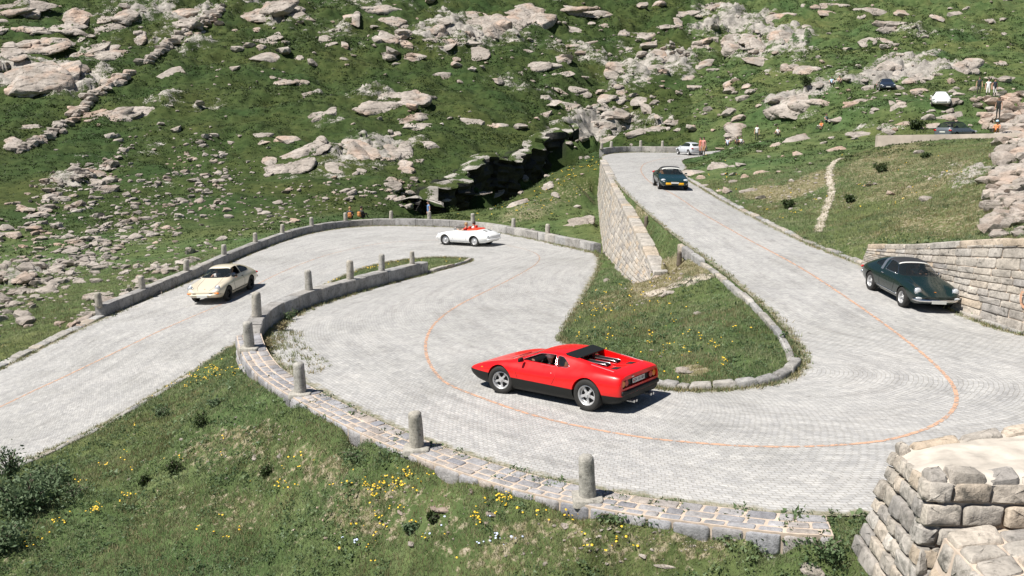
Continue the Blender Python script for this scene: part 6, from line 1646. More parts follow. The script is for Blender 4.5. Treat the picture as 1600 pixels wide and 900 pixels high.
# gorge wall, with its shadow put into a near-black rock colour
def gorge_wall():
    P = resample([Pd(*b_) for b_ in BR[:6]], 90); m = 26; V, Fq, mi = [], [], []
    P = [p + Vector((.92, -.39, 0)) * (1.5 * float(gnoise(np.array([i * .13]), np.array([.5]), 5)[0]) + .6 * float(gnoise(np.array([i * .4]), np.array([2.5]), 6)[0])) for i, p in enumerate(P)]
    for p in P: p.z = max(p.z - 2.5, float(gz(np.array([p.x - 1.6]), np.array([p.y + .7]))[0]) - .1)
    nrm = []
    for i in range(len(P)):
        t = P[min(i + 1, len(P) - 1)] - P[max(i - 1, 0)]; t.z = 0; t.normalize(); nrm.append(Vector((t.y, -t.x, 0)))
    for i, p in enumerate(P):
        f = i / (len(P) - 1); H_ = 1.2 + 7.0 * float(sstep(0, .3, f)); e_ = float(sstep(0, .08, f) * (1 - sstep(.93, 1, f)))
        for j in range(m):
            t = j / (m - 1)
            prof = [(-.8, .05), (.9, .12), (1.9, .0), (2.15, -.12)]
            if j < 4: o_, z_ = prof[j]
            else: q = (j - 3) / (m - 4); o_, z_ = 2.15 - .95 * q ** .5 + .7 * max(0, q - .6), -.12 - H_ * q
            V.append(tuple(p + nrm[i] * o_ + Z * (z_ if j > 0 else -.3)))
    V = np.array(V); n_ = np.repeat(np.array([v[:] for v in nrm]), m, 0)
    al = np.repeat(np.arange(len(P)) * .55, m); hz = V[:, 2]
    _, f21, cid, _, _ = cells(al * .55 + .25 * hz, hz * .55 + .12 * al, 123)
    dsp = 1.1 * (cid - .5) - .5 * (f21 < .10) + .45 * fbm(al * .5, hz * .6, 140, 4)
    jj = np.tile(np.arange(m), len(P)); w_ = np.where(jj == 0, 0, np.where(jj < 4, .55, 1.0))
    V = V + n_ * (dsp * w_)[:, None]; V[:, 2] += np.where(jj < 4, .30 * fbm(al * .6, al * 0 + jj * .4, 150, 3), 0)
    for i in range(len(P) - 1):
        for j in range(m - 1): k = i * m + j; Fq.append((k, k + 1, k + m + 1, k + m)); mi.append(0 if j < 3 else 1)
    me = np_mesh('gorge_wall', V, Fq); ob = link_mesh('gorge_wall', me, [M['ground'], M['shaderock']]); rk = np.clip(.42 + .55 * fbm(V[:, 0] * .45, V[:, 1] * .45, 160, 3), 0, 1); attr(me, 'rock', rk); attr(me, 'dry', rk * 0); attr(me, 'gorge_shade', rk * 0); attr(me, 'heath', rk * 0 + 1); me.polygons.foreach_set('material_index', mi); sharp(me, 28)
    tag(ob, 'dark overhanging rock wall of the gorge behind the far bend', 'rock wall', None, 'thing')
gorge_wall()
for u, v, hw, hh, an, l in [(735, 262, 26, 4, 18, 'thin pale ledge sticking out over the gorge on the left'), (768, 310, 26, 4, 12, 'pale slab lying across the dark gorge bottom'), (705, 325, 18, 4, 0, 'low pale rock in the gorge mouth behind the parapet'), (815, 275, 8, 9, 60, 'pale broken rock on the right rim of the gorge'), (843, 258, 8, 10, 60, 'upright pale rock farther up the right rim of the gorge')]:
    outcrop(u, v, hw, hh, an, l, group=GR, n=2, lift=.3)
# ------------------------------------------------------------------ grass, herbs, flowers
def tri_mesh(name, V, T, mats, mi=None):
    n = len(V) // 3
    me = np_mesh(name, V, np.arange(n * 3).reshape(-1, 3)); attr(me, 'tint', np.repeat(np.clip(T, 0, 1), 3))
    return link_mesh(name, me, mats)
def pick(mask, n, rg):
    """random ground points, spread evenly over what the picture shows"""
    ii, jj = np.nonzero(mask); q = rg.integers(0, len(ii), n); i, j = ii[q], jj[q]
    a = ang[j] + rg.uniform(-.5, .5, n) * (ang[1] - ang[0]); r = rr[i] + rg.uniform(-.5, .5, n) * np.gradient(rr)[i]
    x, y = r * np.sin(a), r * np.cos(a); return x, y, i, j
INV = (GU > -140) & (GU < 1740) & (GV < 1010) & (GV > -60)
def blades(x, y, z, n, h0, h1, w, spread, rg, lean=.5):
    m = len(x); X = np.repeat(x, n) + rg.normal(0, 1, m * n) * np.repeat(spread, n); Y = np.repeat(y, n) + rg.normal(0, 1, m * n) * np.repeat(spread, n)
    Zb = gz(X, Y) - .01
    h = rg.uniform(h0, h1, m * n); a = rg.uniform(0, 6.283, m * n); l = rg.uniform(0, lean, m * n) * h; b = rg.uniform(0, 6.283, m * n)
    W = np.broadcast_to(np.repeat(w, n), X.shape) * rg.uniform(.6, 1.3, m * n)
    p0 = np.stack([X - np.cos(a) * W, Y - np.sin(a) * W, Zb], -1); p1 = np.stack([X + np.cos(a) * W, Y + np.sin(a) * W, Zb], -1); p2 = np.stack([X + np.cos(b) * l, Y + np.sin(b) * l, Zb + h], -1)
    return np.stack([p0, p1, p2], 1).reshape(-1, 3)
rg = np.random.default_rng(77)
nearm = (PDp < 62) & ~ONROAD & INV & (hrock < .55)
pa = fbm(GX * .35, GY * .35, 91, 4); 
for nm, mt, msk, cnt, label in (('grass', 'grass', nearm & (dry + pa * .35 < .62), 62000, 'short green alpine grass on the banks and verges'), ('dry_grass', 'hay', nearm & (dry + pa * .35 > .22), 15000, 'bleached dry grass between the green tufts')):
    x, y, i, j = pick(msk, cnt, rg); d = PDp[i, j]
    nb = 6; sc = np.clip(d / 20, .8, 2.2)
    V = blades(x, y, None, nb, .035, .125, .007 * sc, .05 * sc, rg, .9)
    h = np.repeat(sc, nb)
    T = np.repeat(.42 + .4 * fbm(x * .5, y * .5, 15, 3) + rg.normal(0, .10, cnt), nb) + rg.normal(0, .14, cnt * nb)
    tag(tri_mesh(nm, V, T, M[mt]), label, None, None, 'stuff')
# taller herb clumps in the near banks
x, y, i, j = pick((PDp < 40) & ~ONROAD & INV & (dry + pa * .5 < .35), 5200, rg); d = PDp[i, j]
def leaves(x, y, z, n, rad, s0, s1, rg, up0=.0, up1=1.0, flat=.6):
    """clumps of small leaf triangles filling a low dome"""
    m = len(x); N = m * n
    a = rg.uniform(0, 6.283, N); q = np.sqrt(rg.uniform(0, 1, N)); rr_ = np.repeat(rad, n)
    hh = np.sqrt(np.maximum(0, 1 - q * q)) * rg.uniform(up0, up1, N)
    c = np.stack([np.repeat(x, n) + np.cos(a) * q * rr_, np.repeat(y, n) + np.sin(a) * q * rr_, np.repeat(z, n) + hh * rr_ * flat], -1)
    s = rg.uniform(s0, s1, N)[:, None] * np.repeat(rad, n)[:, None]
    u_ = rg.normal(size=(N, 3)); u_ /= np.linalg.norm(u_, axis=1)[:, None]; w_ = rg.normal(size=(N, 3)); w_[:, 2] *= .5; w_ -= u_ * (w_ * u_).sum(1)[:, None]; w_ /= np.linalg.norm(w_, axis=1)[:, None]
    return np.stack([c + u_ * s, c - u_ * s * .5 + w_ * s * .55, c - u_ * s * .5 - w_ * s * .55], 1).reshape(-1, 3)
rad = rg.uniform(.05, .16, len(x)) * np.where(rg.uniform(0, 1, len(x)) > .93, 1.7, 1)
V = leaves(x, y, gz(x, y), 16, rad, .16, .34, rg, .1, 1.0, .9)
T = np.repeat(.45 + .35 * fbm(x * .7, y * .7, 33, 3) + rg.normal(0, .15, len(x)), 16) + rg.normal(0, .12, len(x) * 16)
tag(tri_mesh('herbs', V, T, M['herb']), 'leafy green herbs growing through the near grass', None, None, 'stuff')
# alpine heath cover on the far slopes
farm = (PDp > 58) & ~ONROAD & INV & (hrock < .50) & (gorge_shade < .3)
n_ = 46000
x, y, i, j = pick(farm, n_, rg); d = PDp[i, j]
pt = fbm(x * .06, y * .06, 61, 4)
rad = rg.uniform(.22, .6, n_) * np.clip(d / 110, .6, 1.5) * (1 + .5 * np.clip(pt, -.6, 1))
V = leaves(x, y, gz(x, y) - .05, 16, rad, .13, .30, rg, .0, 1.0, .34)
T = np.repeat(.46 + .40 * pt + .2 * fbm(x * .4, y * .4, 65, 3) + rg.normal(0, .12, n_), 16) + rg.normal(0, .10, n_ * 16)
tag(tri_mesh('heath', V, T, M['alp']), 'low alpine heath and grass covering the far hillside', None, None, 'stuff')
# tufts along the road edges and wall feet
ex, ey = [], []
def edge_tufts(E, Ot, lo, hi, n, din, dout):
    P = offset_edge(E, Ot, lo, hi, 0.0)
    for _ in range(n):
        k = rg.integers(0, len(P) - 1); p = P[k].lerp(P[k + 1], rg.uniform()); o_ = Ot[min(lo + k, len(Ot) - 1)] - p; o_.z = 0; o_.normalize(); q = p + o_ * (din * rg.uniform() ** 1.8 - dout * rg.uniform() ** 2)
        ex.append(q.x); ey.append(q.y)
for E, O_, lo, hi, n, a, b in ((EB, EA, 147, 195, 700, .55, .02), (EA, EB, 116, 146, 500, .6, .02), (EB, EA, 5, 16, 200, .5, 0), (EB, EA, 20, 90, 900, .25, .3), (EA, EB, 12, 40, 600, .25, .3), (EA, EB, 110, 122, 260, 1.3, .0), (EB, EA, 90, 147, 600, .2, .3), (EA, EB, 146, 212, 800, .2, .4), (EB, EA, 195, 212, 300, .4, .5), (EA, EB, 40, 54, 160, .2, .1)): edge_tufts(E, O_, lo, hi, n, a, b)
ex, ey = np.array(ex), np.array(ey); ez = np.array([flatz(a, b) for a, b in zip(ex, ey)])
nb = 7; m = len(ex)
X = np.repeat(ex, nb) + rg.normal(0, .05, m * nb); Y = np.repeat(ey, nb) + rg.normal(0, .05, m * nb); Zb = np.repeat(ez, nb); h = rg.uniform(.03, .13, m * nb); a = rg.uniform(0, 6.283, m * nb); W = .012
V = np.stack([np.stack([X - np.cos(a) * W, Y - np.sin(a) * W, Zb], -1), np.stack([X + np.cos(a) * W, Y + np.sin(a) * W, Zb], -1), np.stack([X + rg.normal(0, .04, m * nb), Y + rg.normal(0, .04, m * nb), Zb + h], -1)], 1).reshape(-1, 3)
g2 = rg.uniform(0, 1, m) < .6; gm = np.repeat(g2, nb * 3)
tag(tri_mesh('verge_grass', V[gm], np.full(gm.sum() // 3, .5) + rg.normal(0, .2, gm.sum() // 3), M['grass']), 'green tufts growing at the road edges and wall feet', None, None, 'stuff')
tag(tri_mesh('dry_verge_grass', V[~gm], np.full((~gm).sum() // 3, .5) + rg.normal(0, .2, (~gm).sum() // 3), M['hay']), 'dry tufts growing at the road edges and wall feet', None, None, 'stuff')
# flowers
FL = [(300, 592, 55, 14, 12, 90), (250, 606, 40, 10, 20, 40), (340, 582, 30, 10, 0, 40), (610, 765, 44, 16, -5, 44), (640, 752, 30, 8, 0, 14), (575, 770, 25, 8, 0, 18), (780, 790, 30, 12, 0, 30), (740, 820, 20, 10, 0, 15), (150, 803, 14, 5, 25, 26), (90, 822, 18, 5, 25, 16), (60, 850, 20, 6, 30, 10), (200, 783, 20, 8, 10, 12), (450, 770, 18, 6, 0, 8), (500, 740, 60, 30, 0, 20), (590, 800, 60, 30, 0, 22), (340, 830, 60, 30, 0, 10), (300, 720, 100, 40, 0, 14), (160, 730, 80, 40, 20, 18), (1000, 520, 110, 50, 0, 70), (940, 490, 50, 40, 40, 40), (1100, 540, 110, 40, 0, 50), (1010, 460, 60, 30, 20, 20), (575, 418, 36, 6, 16, 60), (520, 440, 22, 6, 22, 40), (640, 412, 40, 6, 6, 26), (690, 408, 30, 4, 2, 10), (880, 275, 46, 22, 30, 110), (850, 310, 60, 24, 20, 60), (930, 262, 10, 14, 0, 40), (780, 330, 50, 12, 12, 30), (960, 855, 60, 18, 0, 14), (1220, 320, 120, 40, 0, 40), (1400, 290, 120, 50, 0, 40), (1130, 270, 60, 30, 0, 20), (620, 850, 120, 40, 0, 20), (860, 810, 60, 16, 0, 14)]
def flowers(name, regs, mt, r0, hgt, label):
    V, T = [], []
    for (u, v, a, b, an, n) in regs:
        for _ in range(int(n * .5)):
            t = rg.uniform(0, 6.283); q = rg.normal(0, .55, 2); ca, sa = math.cos(R(an)), math.sin(R(an)); x, y = a * q[0], b * q[1]
            p, d = pix_ground(u + x * ca - y * sa, v - (x * sa + y * ca))
            if road_z(p.x, p.y) is not None or d > 100: continue
            for _k in range(rg.integers(1, 4)):
                c_ = np.array(p) + np.array([*rg.normal(0, .045, 2), rg.uniform(.5, 1.1) * hgt]); s = r0 * rg.uniform(.7, 1.3) * (1 + max(0, d - 25) / 60)
                nrm = np.array([rg.normal(0, .35), rg.normal(-.25, .35), 1]); nrm /= np.linalg.norm(nrm); e1 = np.cross(nrm, [0, 1, .3]); e1 /= np.linalg.norm(e1); e2 = np.cross(nrm, e1)
                ring = [c_ + s * (math.cos(k * 1.0472) * e1 + math.sin(k * 1.0472) * e2) for k in range(6)]
                for k in range(6): V += [c_ + nrm * s * .3, ring[k], ring[(k + 1) % 6]]; T.append(.5)
    tag(tri_mesh(name, np.array(V), np.array(T), M[mt]), label, None, None, 'stuff')
flowers('yellow_flowers', FL, 'flower', .019, .14, 'yellow wildflowers dotted through the near grass')
flowers('blue_flowers', [(760, 855, 30, 12, 0, 12), (700, 830, 50, 20, 0, 8), (545, 855, 20, 10, 0, 4)], 'bluefl', .02, .14, 'pale blue wildflowers in the bank')

# ------------------------------------------------------------------ bushes and broad-leaved plants
def bush(u, v, w_, h_, label, name='bush', n=900, mt='bush', leaf=.05, stems=7, seed=1, cat='bush', group=None, dd=None):
    rg2 = np.random.default_rng(int(u + 3 * v + seed)); p, d = pix_ground(u, v)
    root = empty(name, p); tag(root, label, cat, group)
    me = []
    tips = []
    for s in range(stems):
        a = rg2.uniform(0, 6.283); l = rg2.uniform(.45, 1.0); e = Vector((math.cos(a) * w_ * .5 * rg2.uniform(.2, 1), math.sin(a) * w_ * .5 * rg2.uniform(.2, 1), h_ * l))
        P = [Vector((0, 0, -.05)), e * .5 + Vector((rg2.normal() * .03, rg2.normal() * .03, .04)), e]; me.append(tube(crom(P, 4), .008 + .01 * h_, 5)); tips.append(np.array(e))
    link_mesh('stems', joined(me), M['wood'], root)
    N = n; q = rg2.integers(0, stems, N); t = rg2.uniform(.25, 1.08, N)[:, None]
    c_ = np.array(tips)[q] * t + rg2.normal(0, 1, (N, 3)) * np.array([w_ * .13, w_ * .13, h_ * .09]); c_[:, 2] = np.maximum(c_[:, 2], .03)
    u_ = rg2.normal(size=(N, 3)); u_[:, 2] -= .3; u_ /= np.linalg.norm(u_, axis=1)[:, None]; w = rg2.normal(size=(N, 3)); w -= u_ * (w * u_).sum(1)[:, None]; w /= np.linalg.norm(w, axis=1)[:, None]
    s = leaf * rg2.uniform(.6, 1.3, N)[:, None]
    a_, b_, c2, d2 = c_ - u_ * s, c_ + w * s * .5, c_ + u_ * s, c_ - w * s * .5
    V = np.stack([a_, b_, c2, d2], 1).reshape(-1, 3); fm = np_mesh('foliage', V, np.arange(N * 4).reshape(-1, 4)); attr(fm, 'tint', np.repeat(np.clip(rg2.normal(.5, .22, N), 0, 1), 4))
    link_mesh('foliage', fm, M[mt], root); return root
bush(38, 800, 1.7, 1.0, 'large leafy bush at the lower left edge of the picture', n=2600, leaf=.055, stems=14)
bush(14, 756, .8, 1.0, 'upright sprig of bush against the pale road at the left edge', n=500, leaf=.05, stems=6)
bush(85, 760, 1.1, .5, 'low spreading bush beside the lower road, right of the upright sprig', n=1000, leaf=.045, stems=9)
bush(-5, 865, 1.3, .7, 'dark bush in the bottom left corner', n=1300, leaf=.05, stems=10)
for u, v, w_, h_, l in [(312, 668, .42, .34, 'dark round shrub in the bank, upper right of the pair'), (272, 742, .44, .34, 'dark round shrub in the bank, lower left of the pair'), (250, 652, .55, .3, 'green shrub in the bank below the yellow flowers'), (222, 760, .35, .25, 'small dim shrub left of the lower dark shrub'), (335, 636, .5, .22, 'flat green shrub in the bank near the coping'), (640, 836, .3, .2, 'grey green herb cushion low in the bank'), (675, 822, .22, .2, 'dark herb tuft under the flat pale stone'), (415, 745, .3, .24, 'dark herb tuft in the middle of the bank'), (120, 776, .9, .32, 'grey green low shrub between the bushes and the bank')]:
    bush(u, v, w_, h_, l, 'shrub', 420, 'alp' if 'dark' in l or 'dim' in l else 'bush', .035, 7, cat='shrub')
for u, v, w_, h_, l in [(1238, 848, .7, .26, 'broad leaved weeds in front of the end of the coping'), (1292, 872, .6, .3, 'broad leaved weeds between the coping and the near wall'), (1185, 840, .6, .16, 'broad leaved weeds along the coping foot'), (1490, 888, .35, .22, 'grass tuft growing on the step of the near wall'), (560, 716, .8, .14, 'leafy plants along the coping foot below the second post'), (960, 812, .6, .13, 'leafy plants along the coping foot right of the nearest post')]:
    bush(u, v, w_, h_, l, 'weeds', 520, 'herb', .034, 9, cat='weeds')
for u, v, l in [(440, 517, 'rust brown weed growing at the inner parapet foot'), (452, 500, 'green weed growing at the inner parapet foot, below the dark face'), (412, 548, 'orange brown weed at the corner of the inner parapet')]:
    q = pix_road(u, v); r_ = bush(u, v, .5, .34, l, 'weeds', 260, 'hay' if 'brown' in l else 'herb', .04, 7, cat='weeds'); 
    if q is not None: r_.location = q
for u, v, w_, h_, l in [(1376, 270, .8, .5, 'dark round shrub on the sunny hillside below the terrace wall'), (1328, 317, .5, .35, 'small dark shrub right of the footpath'), (1446, 248, .55, .3, 'tiny dark shrub below the estate car'), (1229, 327, .5, .4, 'dark shrub left of the footpath near the upper road'), (1430, 202, 1.6, .8, 'green bush in front of the estate car'), (1259, 135, 1.6, 1.3, 'dark fir like bush on the far meadow edge')]:
    bush(u, v, w_, h_, l, 'shrub', 500, 'alp', .07 if w_ < 1 else .14, 8, cat='shrub')
# ------------------------------------------------------------------ people
def cloth(c): 
    k = 'cloth_%d_%d_%d' % tuple(int(x * 99) for x in c)
    if k not in M: M[k] = plain(k, c, .85, var=.2, sc=9)
    return M[k]
M['skin'] = plain('skin', (.52, .30, .21), .55); M['hair_dark'] = plain('dark_hair', (.03, .02, .015), .6); M['hair_fair'] = plain('fair_hair', (.35, .22, .10), .6); M['eye'] = plain('eye', (.03, .03, .03), .3)
POSES = {
 'stand': dict(pel=(0, 0, .95), che=(0, 0, 1.28), neck=(0, 0, 1.46), head=(.02, 0, 1.62), sh=(0, .19, 1.40), el=(-.03, .26, 1.12), wr=(.05, .27, .88), hip=(0, .10, .92), kn=(.03, .11, .50), an=(-.02, .12, .09), toe=(.16, .14, .05)),
 'sit': dict(pel=(0, 0, .12), che=(-.03, 0, .45), neck=(-.02, 0, .63), head=(.02, 0, .79), sh=(-.02, .19, .57), el=(.08, .25, .32), wr=(.28, .16, .30), hip=(.03, .10, .12), kn=(.42, .14, .40), an=(.55, .13, .06), toe=(.72, .15, .05)),
 'drive': dict(pel=(0, 0, .12), che=(-.08, 0, .43), neck=(-.10, 0, .62), head=(-.08, 0, .77), sh=(-.09, .19, .56), el=(.16, .26, .40), wr=(.40, .16, .50), hip=(.04, .10, .12), kn=(.48, .13, .30), an=(.86, .13, .08), toe=(.98, .14, .14)),
}
def person(label, pose, shirt, trous, hair='hair_dark', hat=None, arms=None, group=None, loc=None, rz=0, scale=1.0, sleeves=False, parent_m=None, turn=0.0):
    J = dict(POSES[pose]); V, E, Rr_, Mt = [], [], [], []
    def add(p, r, m): V.append(tuple(p)); Rr_.append(r); Mt.append(m); return len(V) - 1
    def con(a, b): E.append((a, b))
    pel = add(J['pel'], .145, 'T'); che = add(J['che'], .15, 'S'); up1 = add(Vector(J['che']).lerp(Vector(J['neck']), .55), .13, 'S'); nk = add(J['neck'], .055, 'K')
    h0 = Vector(J['head']); hd0 = add(h0 - Vector((0, 0, .07)), .075, 'K'); hd1 = add(h0 + Vector((0, 0, .02)), .098, 'K'); hd2 = add(h0 + Vector((0, 0, .09)), .075, 'K')
    for a, b in ((pel, che), (che, up1), (up1, nk), (nk, hd0), (hd0, hd1), (hd1, hd2)): con(a, b)
    for s in (1, -1):
        f = lambda k: (Vector(arms[(k, s)]) if arms and (k, s) in arms else Vector((J[k][0], J[k][1] * s, J[k][2])))
        sh = add(f('sh'), .062, 'S'); el = add(f('el'), .043, 'S' if sleeves else 'K'); wr = add(f('wr'), .03, 'K'); con(up1, sh); con(sh, el); con(el, wr)
        dirv = (f('wr') - f('el')).normalized(); side = dirv.cross(Vector((0, 0, 1))); side = side.normalized() if side.length > .1 else Vector((0, 1, 0)); dn_ = dirv.cross(side)
        pm = add(f('wr') + dirv * .06, .032, 'K'); con(wr, pm)
        for q, ln in ((-1.5, .075), (-.5, .09), (.5, .085), (1.5, .065)):
            b = add(f('wr') + dirv * .09 + side * q * .019, .010, 'K'); t = add(f('wr') + dirv * (.09 + ln) + side * q * .02 + dn_ * .03, .008, 'K'); con(pm, b); con(b, t)
        th = add(f('wr') + dirv * .09 - side * .055, .010, 'K'); con(pm, th)
        hp = add((J['hip'][0], J['hip'][1] * s, J['hip'][2]), .092, 'T'); kn = add((J['kn'][0], J['kn'][1] * s, J['kn'][2]), .06, 'T'); an = add((J['an'][0], J['an'][1] * s, J['an'][2]), .042, 'B'); to = add((J['toe'][0], J['toe'][1] * s, J['toe'][2]), .036, 'B')
        for a, b in ((pel, hp), (hp, kn), (kn, an), (an, to)): con(a, b)
    me = bpy.data.meshes.new('person'); me.from_pydata(V, E, []); o = tmp(me)
    md = o.modifiers.new('k', 'SKIN'); md.use_smooth_shade = True
    for i, r in enumerate(Rr_):
        me.skin_vertices[0].data[i].radius = (r, r); me.skin_vertices[0].data[i].use_root = (i == 0)
    sb = o.modifiers.new('s', 'SUBSURF'); sb.levels = 1
    bm_ = ev_mesh(o); drop(o)
    slots = {'S': 0, 'T': 1, 'K': 2, 'B': 3}
    segs = [(Vector(V[a]), Vector(V[b]), Mt[b] if Mt[b] != 'K' or Mt[a] != 'S' else 'K', Rr_[b]) for a, b in E]
    mi = []
    for p in bm_.polygons:
        c_ = p.center; best = (9, 'S')
        for a, b, m_, r in segs:
            ab = b - a; t = max(0, min(1, (c_ - a).dot(ab) / max(1e-9, ab.dot(ab)))); dd = (c_ - (a + ab * t)).length - r
            if dd < best[0]: best = (dd, m_)
        mi.append(slots[best[1]])
    bm_.polygons.foreach_set('material_index', mi)
    ob = link_mesh('person', bm_, [cloth(shirt), cloth(trous), M['skin'], cloth((.04, .035, .03))], smooth=True)
    bm_.polygons.foreach_set('material_index', mi)
    tag(ob, label, 'person', group)
    hm = ellipsoid((h0.x - .018, 0, h0.z + .055), (.105, .10, .10), 14)
    if hat is None: link_mesh('hair', hm, M[hair], ob, smooth=True)
    else:
        link_mesh('hat', joined([ellipsoid((h0.x - .01, 0, h0.z + .07), (.118, .112, .095), 16), ellipsoid((h0.x + .07, 0, h0.z + .055), (.11, .09, .012), 14)]), cloth(hat), ob, smooth=True)
    for s in (1, -1): link_mesh('eye', ellipsoid((h0.x + .088, s * .034, h0.z + .012), (.012, .014, .010), 8), M['eye'], ob)
    link_mesh('nose', ellipsoid((h0.x + .104, 0, h0.z - .018), (.020, .014, .024), 8), M['skin'], ob, smooth=True)
    if parent_m is not None: ob.matrix_world = parent_m @ Matrix.Translation(loc) @ Matrix.Scale(scale, 4)
    else: ob.location = loc; ob.rotation_euler = (0, 0, rz); ob.scale = (scale,) * 3
    return ob
mw = lambda r: r.matrix_world.copy()
bpy.context.view_layer.update()
person('driver of the red car with a white cap, hands raised at the wheel', 'drive', (.02, .02, .025), (.03, .03, .04), hat=(.78, .78, .74), loc=(.08, .36, .27), parent_m=mw(rc), scale=.82, arms={('el', 1): (.18, .26, .36), ('wr', 1): (.36, .16, .58), ('wr', -1): (.46, -.12, .56)})
person('driver of the cream car in a white shirt with one arm on the open window', 'drive', (.75, .75, .74), (.05, .05, .08), hair='hair_fair', loc=(-.10, .34, .40), parent_m=mw(cc), scale=.84, arms={('el', 1): (.12, .40, .50), ('wr', 1): (.36, .44, .52)})
person('passenger of the cream car in a white shirt behind the windscreen', 'drive', (.72, .72, .70), (.06, .06, .06), loc=(-.10, -.34, .40), parent_m=mw(cc), scale=.84)
person('driver of the dark green targa in a grey shirt', 'drive', (.30, .30, .30), (.05, .05, .07), loc=(-.18, .34, .42), parent_m=mw(tc), scale=.84)
person('driver of the teal roadster in a dark shirt', 'drive', (.05, .05, .07), (.03, .03, .03), loc=(-.20, .36, .38), parent_m=mw(bc), scale=.84)
person('driver of the white convertible in a red shirt with fair hair', 'drive', (.55, .05, .03), (.45, .40, .30), hair='hair_fair', loc=(-.05, .31, .42), parent_m=mw(wc), scale=1.0)
person('dark haired passenger of the white convertible in a white top', 'drive', (.80, .78, .76), (.45, .05, .03), loc=(-.16, -.31, .42), parent_m=mw(wc), scale=1.0)
def on_ground(u, v): return pix_ground(u, v)[0]
def far_person(u, v, label, pose, shirt, trous, rz, d=None, **k):
    if d is None: p = on_ground(u, v)
    else: p = Pd(u, v, d); p.z = max(p.z, float(gz(np.array([p.x]), np.array([p.y]))[0]))
    return person(label, pose, shirt, trous, loc=p, rz=R(rz), **k)
# two hikers sitting just outside the parapet
for u, l, sh, tr, hr, hd, off_ in ((549, 'hiker in a dark top with an orange pack sitting behind the outer parapet, left one', (.03, .04, .05), (.02, .02, .02), 'hair_fair', 95, .5), (567, 'hiker in black leaning right, sitting behind the outer parapet, right one', (.02, .02, .02), (.025, .02, .02), 'hair_dark', 60, .5)):
    c_ = at_u(O_C, u); p = c_ + Vector((-.2, off_ + .1, 0)); p.z = c_.z - .02
    o = person(l, 'sit', sh, tr, hair=hr, loc=p, rz=R(hd), scale=1.05, sleeves=True)
    b = link_mesh('backpack', joined([bevbox((0, 0, .22), (.20, .28, .40), .07, seg=3), bevbox((-.09, 0, .16), (.09, .20, .18), .03)]), cloth((.55, .22, .07) if u < 555 else (.48, .22, .07)), smooth=True)
    h = Vector((math.cos(R(hd)), math.sin(R(hd)), 0)); b.location = p - h * .24 + Z * .15; b.rotation_euler = (0, R(-8), R(hd)); tag(b, 'orange backpack on the back of the ' + ('left' if u < 555 else 'right') + ' hiker behind the parapet', 'backpack', 'orange backpacks of the two hikers')
c_ = at_u(O_C, 668); p = c_ + Vector((0, 1.1, 0)); p.z = float(gz(np.array([p.x]), np.array([p.y]))[0])
person('person in a blue top and pink shorts standing behind a post of the outer parapet', 'stand', (.12, .22, .40), (.65, .30, .25), loc=p, rz=R(200))
FP = [(1094, 243, 93, 'person in an orange red top standing right of the silver hatchback, left one', 'stand', (.50, .16, .10), (.45, .22, .16), 200), (1099, 243, 92.5, 'person in pink standing right of the silver hatchback, right one', 'stand', (.55, .25, .22), (.50, .28, .14), 220),
 (1137, 228, None, 'person in pale blue sitting on the rocks above the top bend', 'sit', (.55, .62, .75), (.2, .2, .22), 250), (1152, 226, None, 'person in a dark top sitting on the rocks above the top bend', 'sit', (.05, .05, .07), (.6, .28, .2), 240), (1158, 226, None, 'person in white sitting on the rocks above the top bend', 'sit', (.78, .78, .78), (.3, .3, .32), 280), (1182, 222, None, 'person in white and black standing alone on the slope above the top bend', 'stand', (.75, .75, .75), (.02, .02, .02), 240),
 (1215, 211, None, 'person with dark hair in a white top sitting in the grass of the far slope', 'sit', (.75, .72, .7), (.5, .45, .42), 260), (1283, 202, None, 'person in an orange top with pale trousers sitting on the slope', 'sit', (.62, .20, .06), (.72, .70, .66), 210), (1290, 202, None, 'person in a dark outfit sitting beside the one in orange', 'sit', (.10, .16, .18), (.02, .025, .03), 300),
 (1299, 133, None, 'person in light blue sitting at the meadow edge', 'sit', (.45, .62, .80), (.6, .62, .66), 250), (1311, 133, None, 'person in beige sitting at the meadow edge', 'sit', (.55, .40, .30), (.45, .35, .3), 270),
 (1543, 152, 92, 'person in a white dress standing on the far meadow', 'stand', (.80, .80, .80), (.78, .76, .74), 250), (1553, 152, 92, 'person in a dark jacket and pale shorts standing on the far meadow', 'stand', (.03, .04, .06), (.75, .73, .7), 280), (1529, 148, 95, 'person in dark clothes standing left of the one in a white dress', 'stand', (.03, .035, .04), (.06, .06, .06), 240),
 (1559, 186, 78, 'person in black standing beside the bright white boulder', 'stand', (.02, .02, .02), (.03, .03, .03), 220), (1557, 208, 70, 'person in a pale blue cap and orange shorts below the one in black', 'sit', (.70, .25, .10), (.70, .30, .12), 230)]
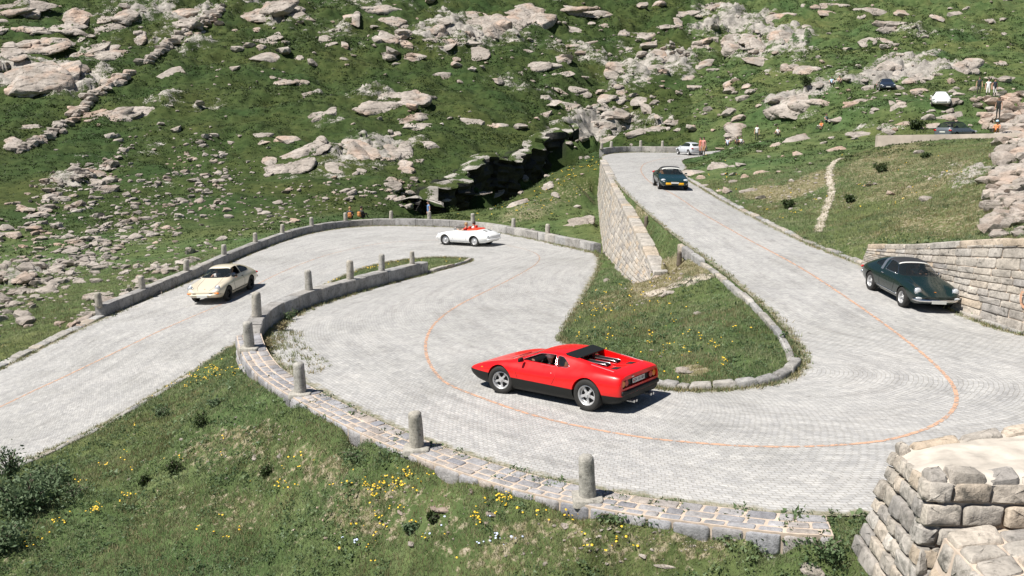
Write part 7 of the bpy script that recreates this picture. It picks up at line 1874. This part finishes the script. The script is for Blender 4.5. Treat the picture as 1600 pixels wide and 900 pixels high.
for u, v, d, l, po, sh, tr, rz in FP:
    far_person(u, v, l, po, sh, tr, rz, d, **({'hat': (.45, .62, .75)} if 'cap' in l else {}))
# orange mark painted on the right wall
p0 = RB[3] + Vector((.12, .08, .95)); t = (RB[3] - RB[2]); t.z = 0; t.normalize()
n2 = Z.cross(t); n2 = n2 if n2.x < 0 else -n2
V, Fq = [], []
for i in range(19):
    a = R(50 + 260 * i / 18)
    for r_ in (.155, .225): V.append(tuple(p0 + n2 * .13 + t * (math.cos(a) * r_) + Z * (math.sin(a) * r_ * 1.35)))
me = bpy.data.meshes.new('mark'); me.from_pydata(V, [], [(2 * i, 2 * i + 1, 2 * i + 3, 2 * i + 2) for i in range(18)]); attr(me, 'fade', [.3] * len(V))
o = link_mesh('painted_mark', me, M['line']); tag(o, 'orange curved mark painted on the right retaining wall', 'painted mark')
# ------------------------------------------------------------------ light
SUN_EL, SUN_AZ = R(58), math.atan2(-.87, -.5)
w = bpy.data.worlds.new('World'); scene.world = w; w.use_nodes = True
nt = w.node_tree; bg = nt.nodes['Background']
sky = nt.nodes.new('ShaderNodeTexSky'); sky.sky_type = 'NISHITA'; sky.sun_disc = False
sky.sun_elevation = SUN_EL; sky.sun_rotation = SUN_AZ % (2 * math.pi); sky.altitude = 1800; sky.air_density = 1.0; sky.dust_density = .6
nt.links.new(sky.outputs[0], bg.inputs[0]); bg.inputs[1].default_value = .05
sd = bpy.data.lights.new('sun', 'SUN'); sd.energy = 5.0; sd.angle = R(.53); sd.color = (1, .955, .89)
so = bpy.data.objects.new('sun', sd); COL.objects.link(so)
tos = Vector((math.sin(SUN_AZ) * math.cos(SUN_EL), math.cos(SUN_AZ) * math.cos(SUN_EL), math.sin(SUN_EL)))
so.rotation_euler = tos.to_track_quat('Z', 'Y').to_euler(); so.location = (-20, -10, 40)
vs = scene.view_settings; vs.view_transform = 'Standard'; vs.look = 'None'; vs.gamma = 1; vs.use_curve_mapping = False; vs.exposure = .56
scene.cycles.max_bounces = 6
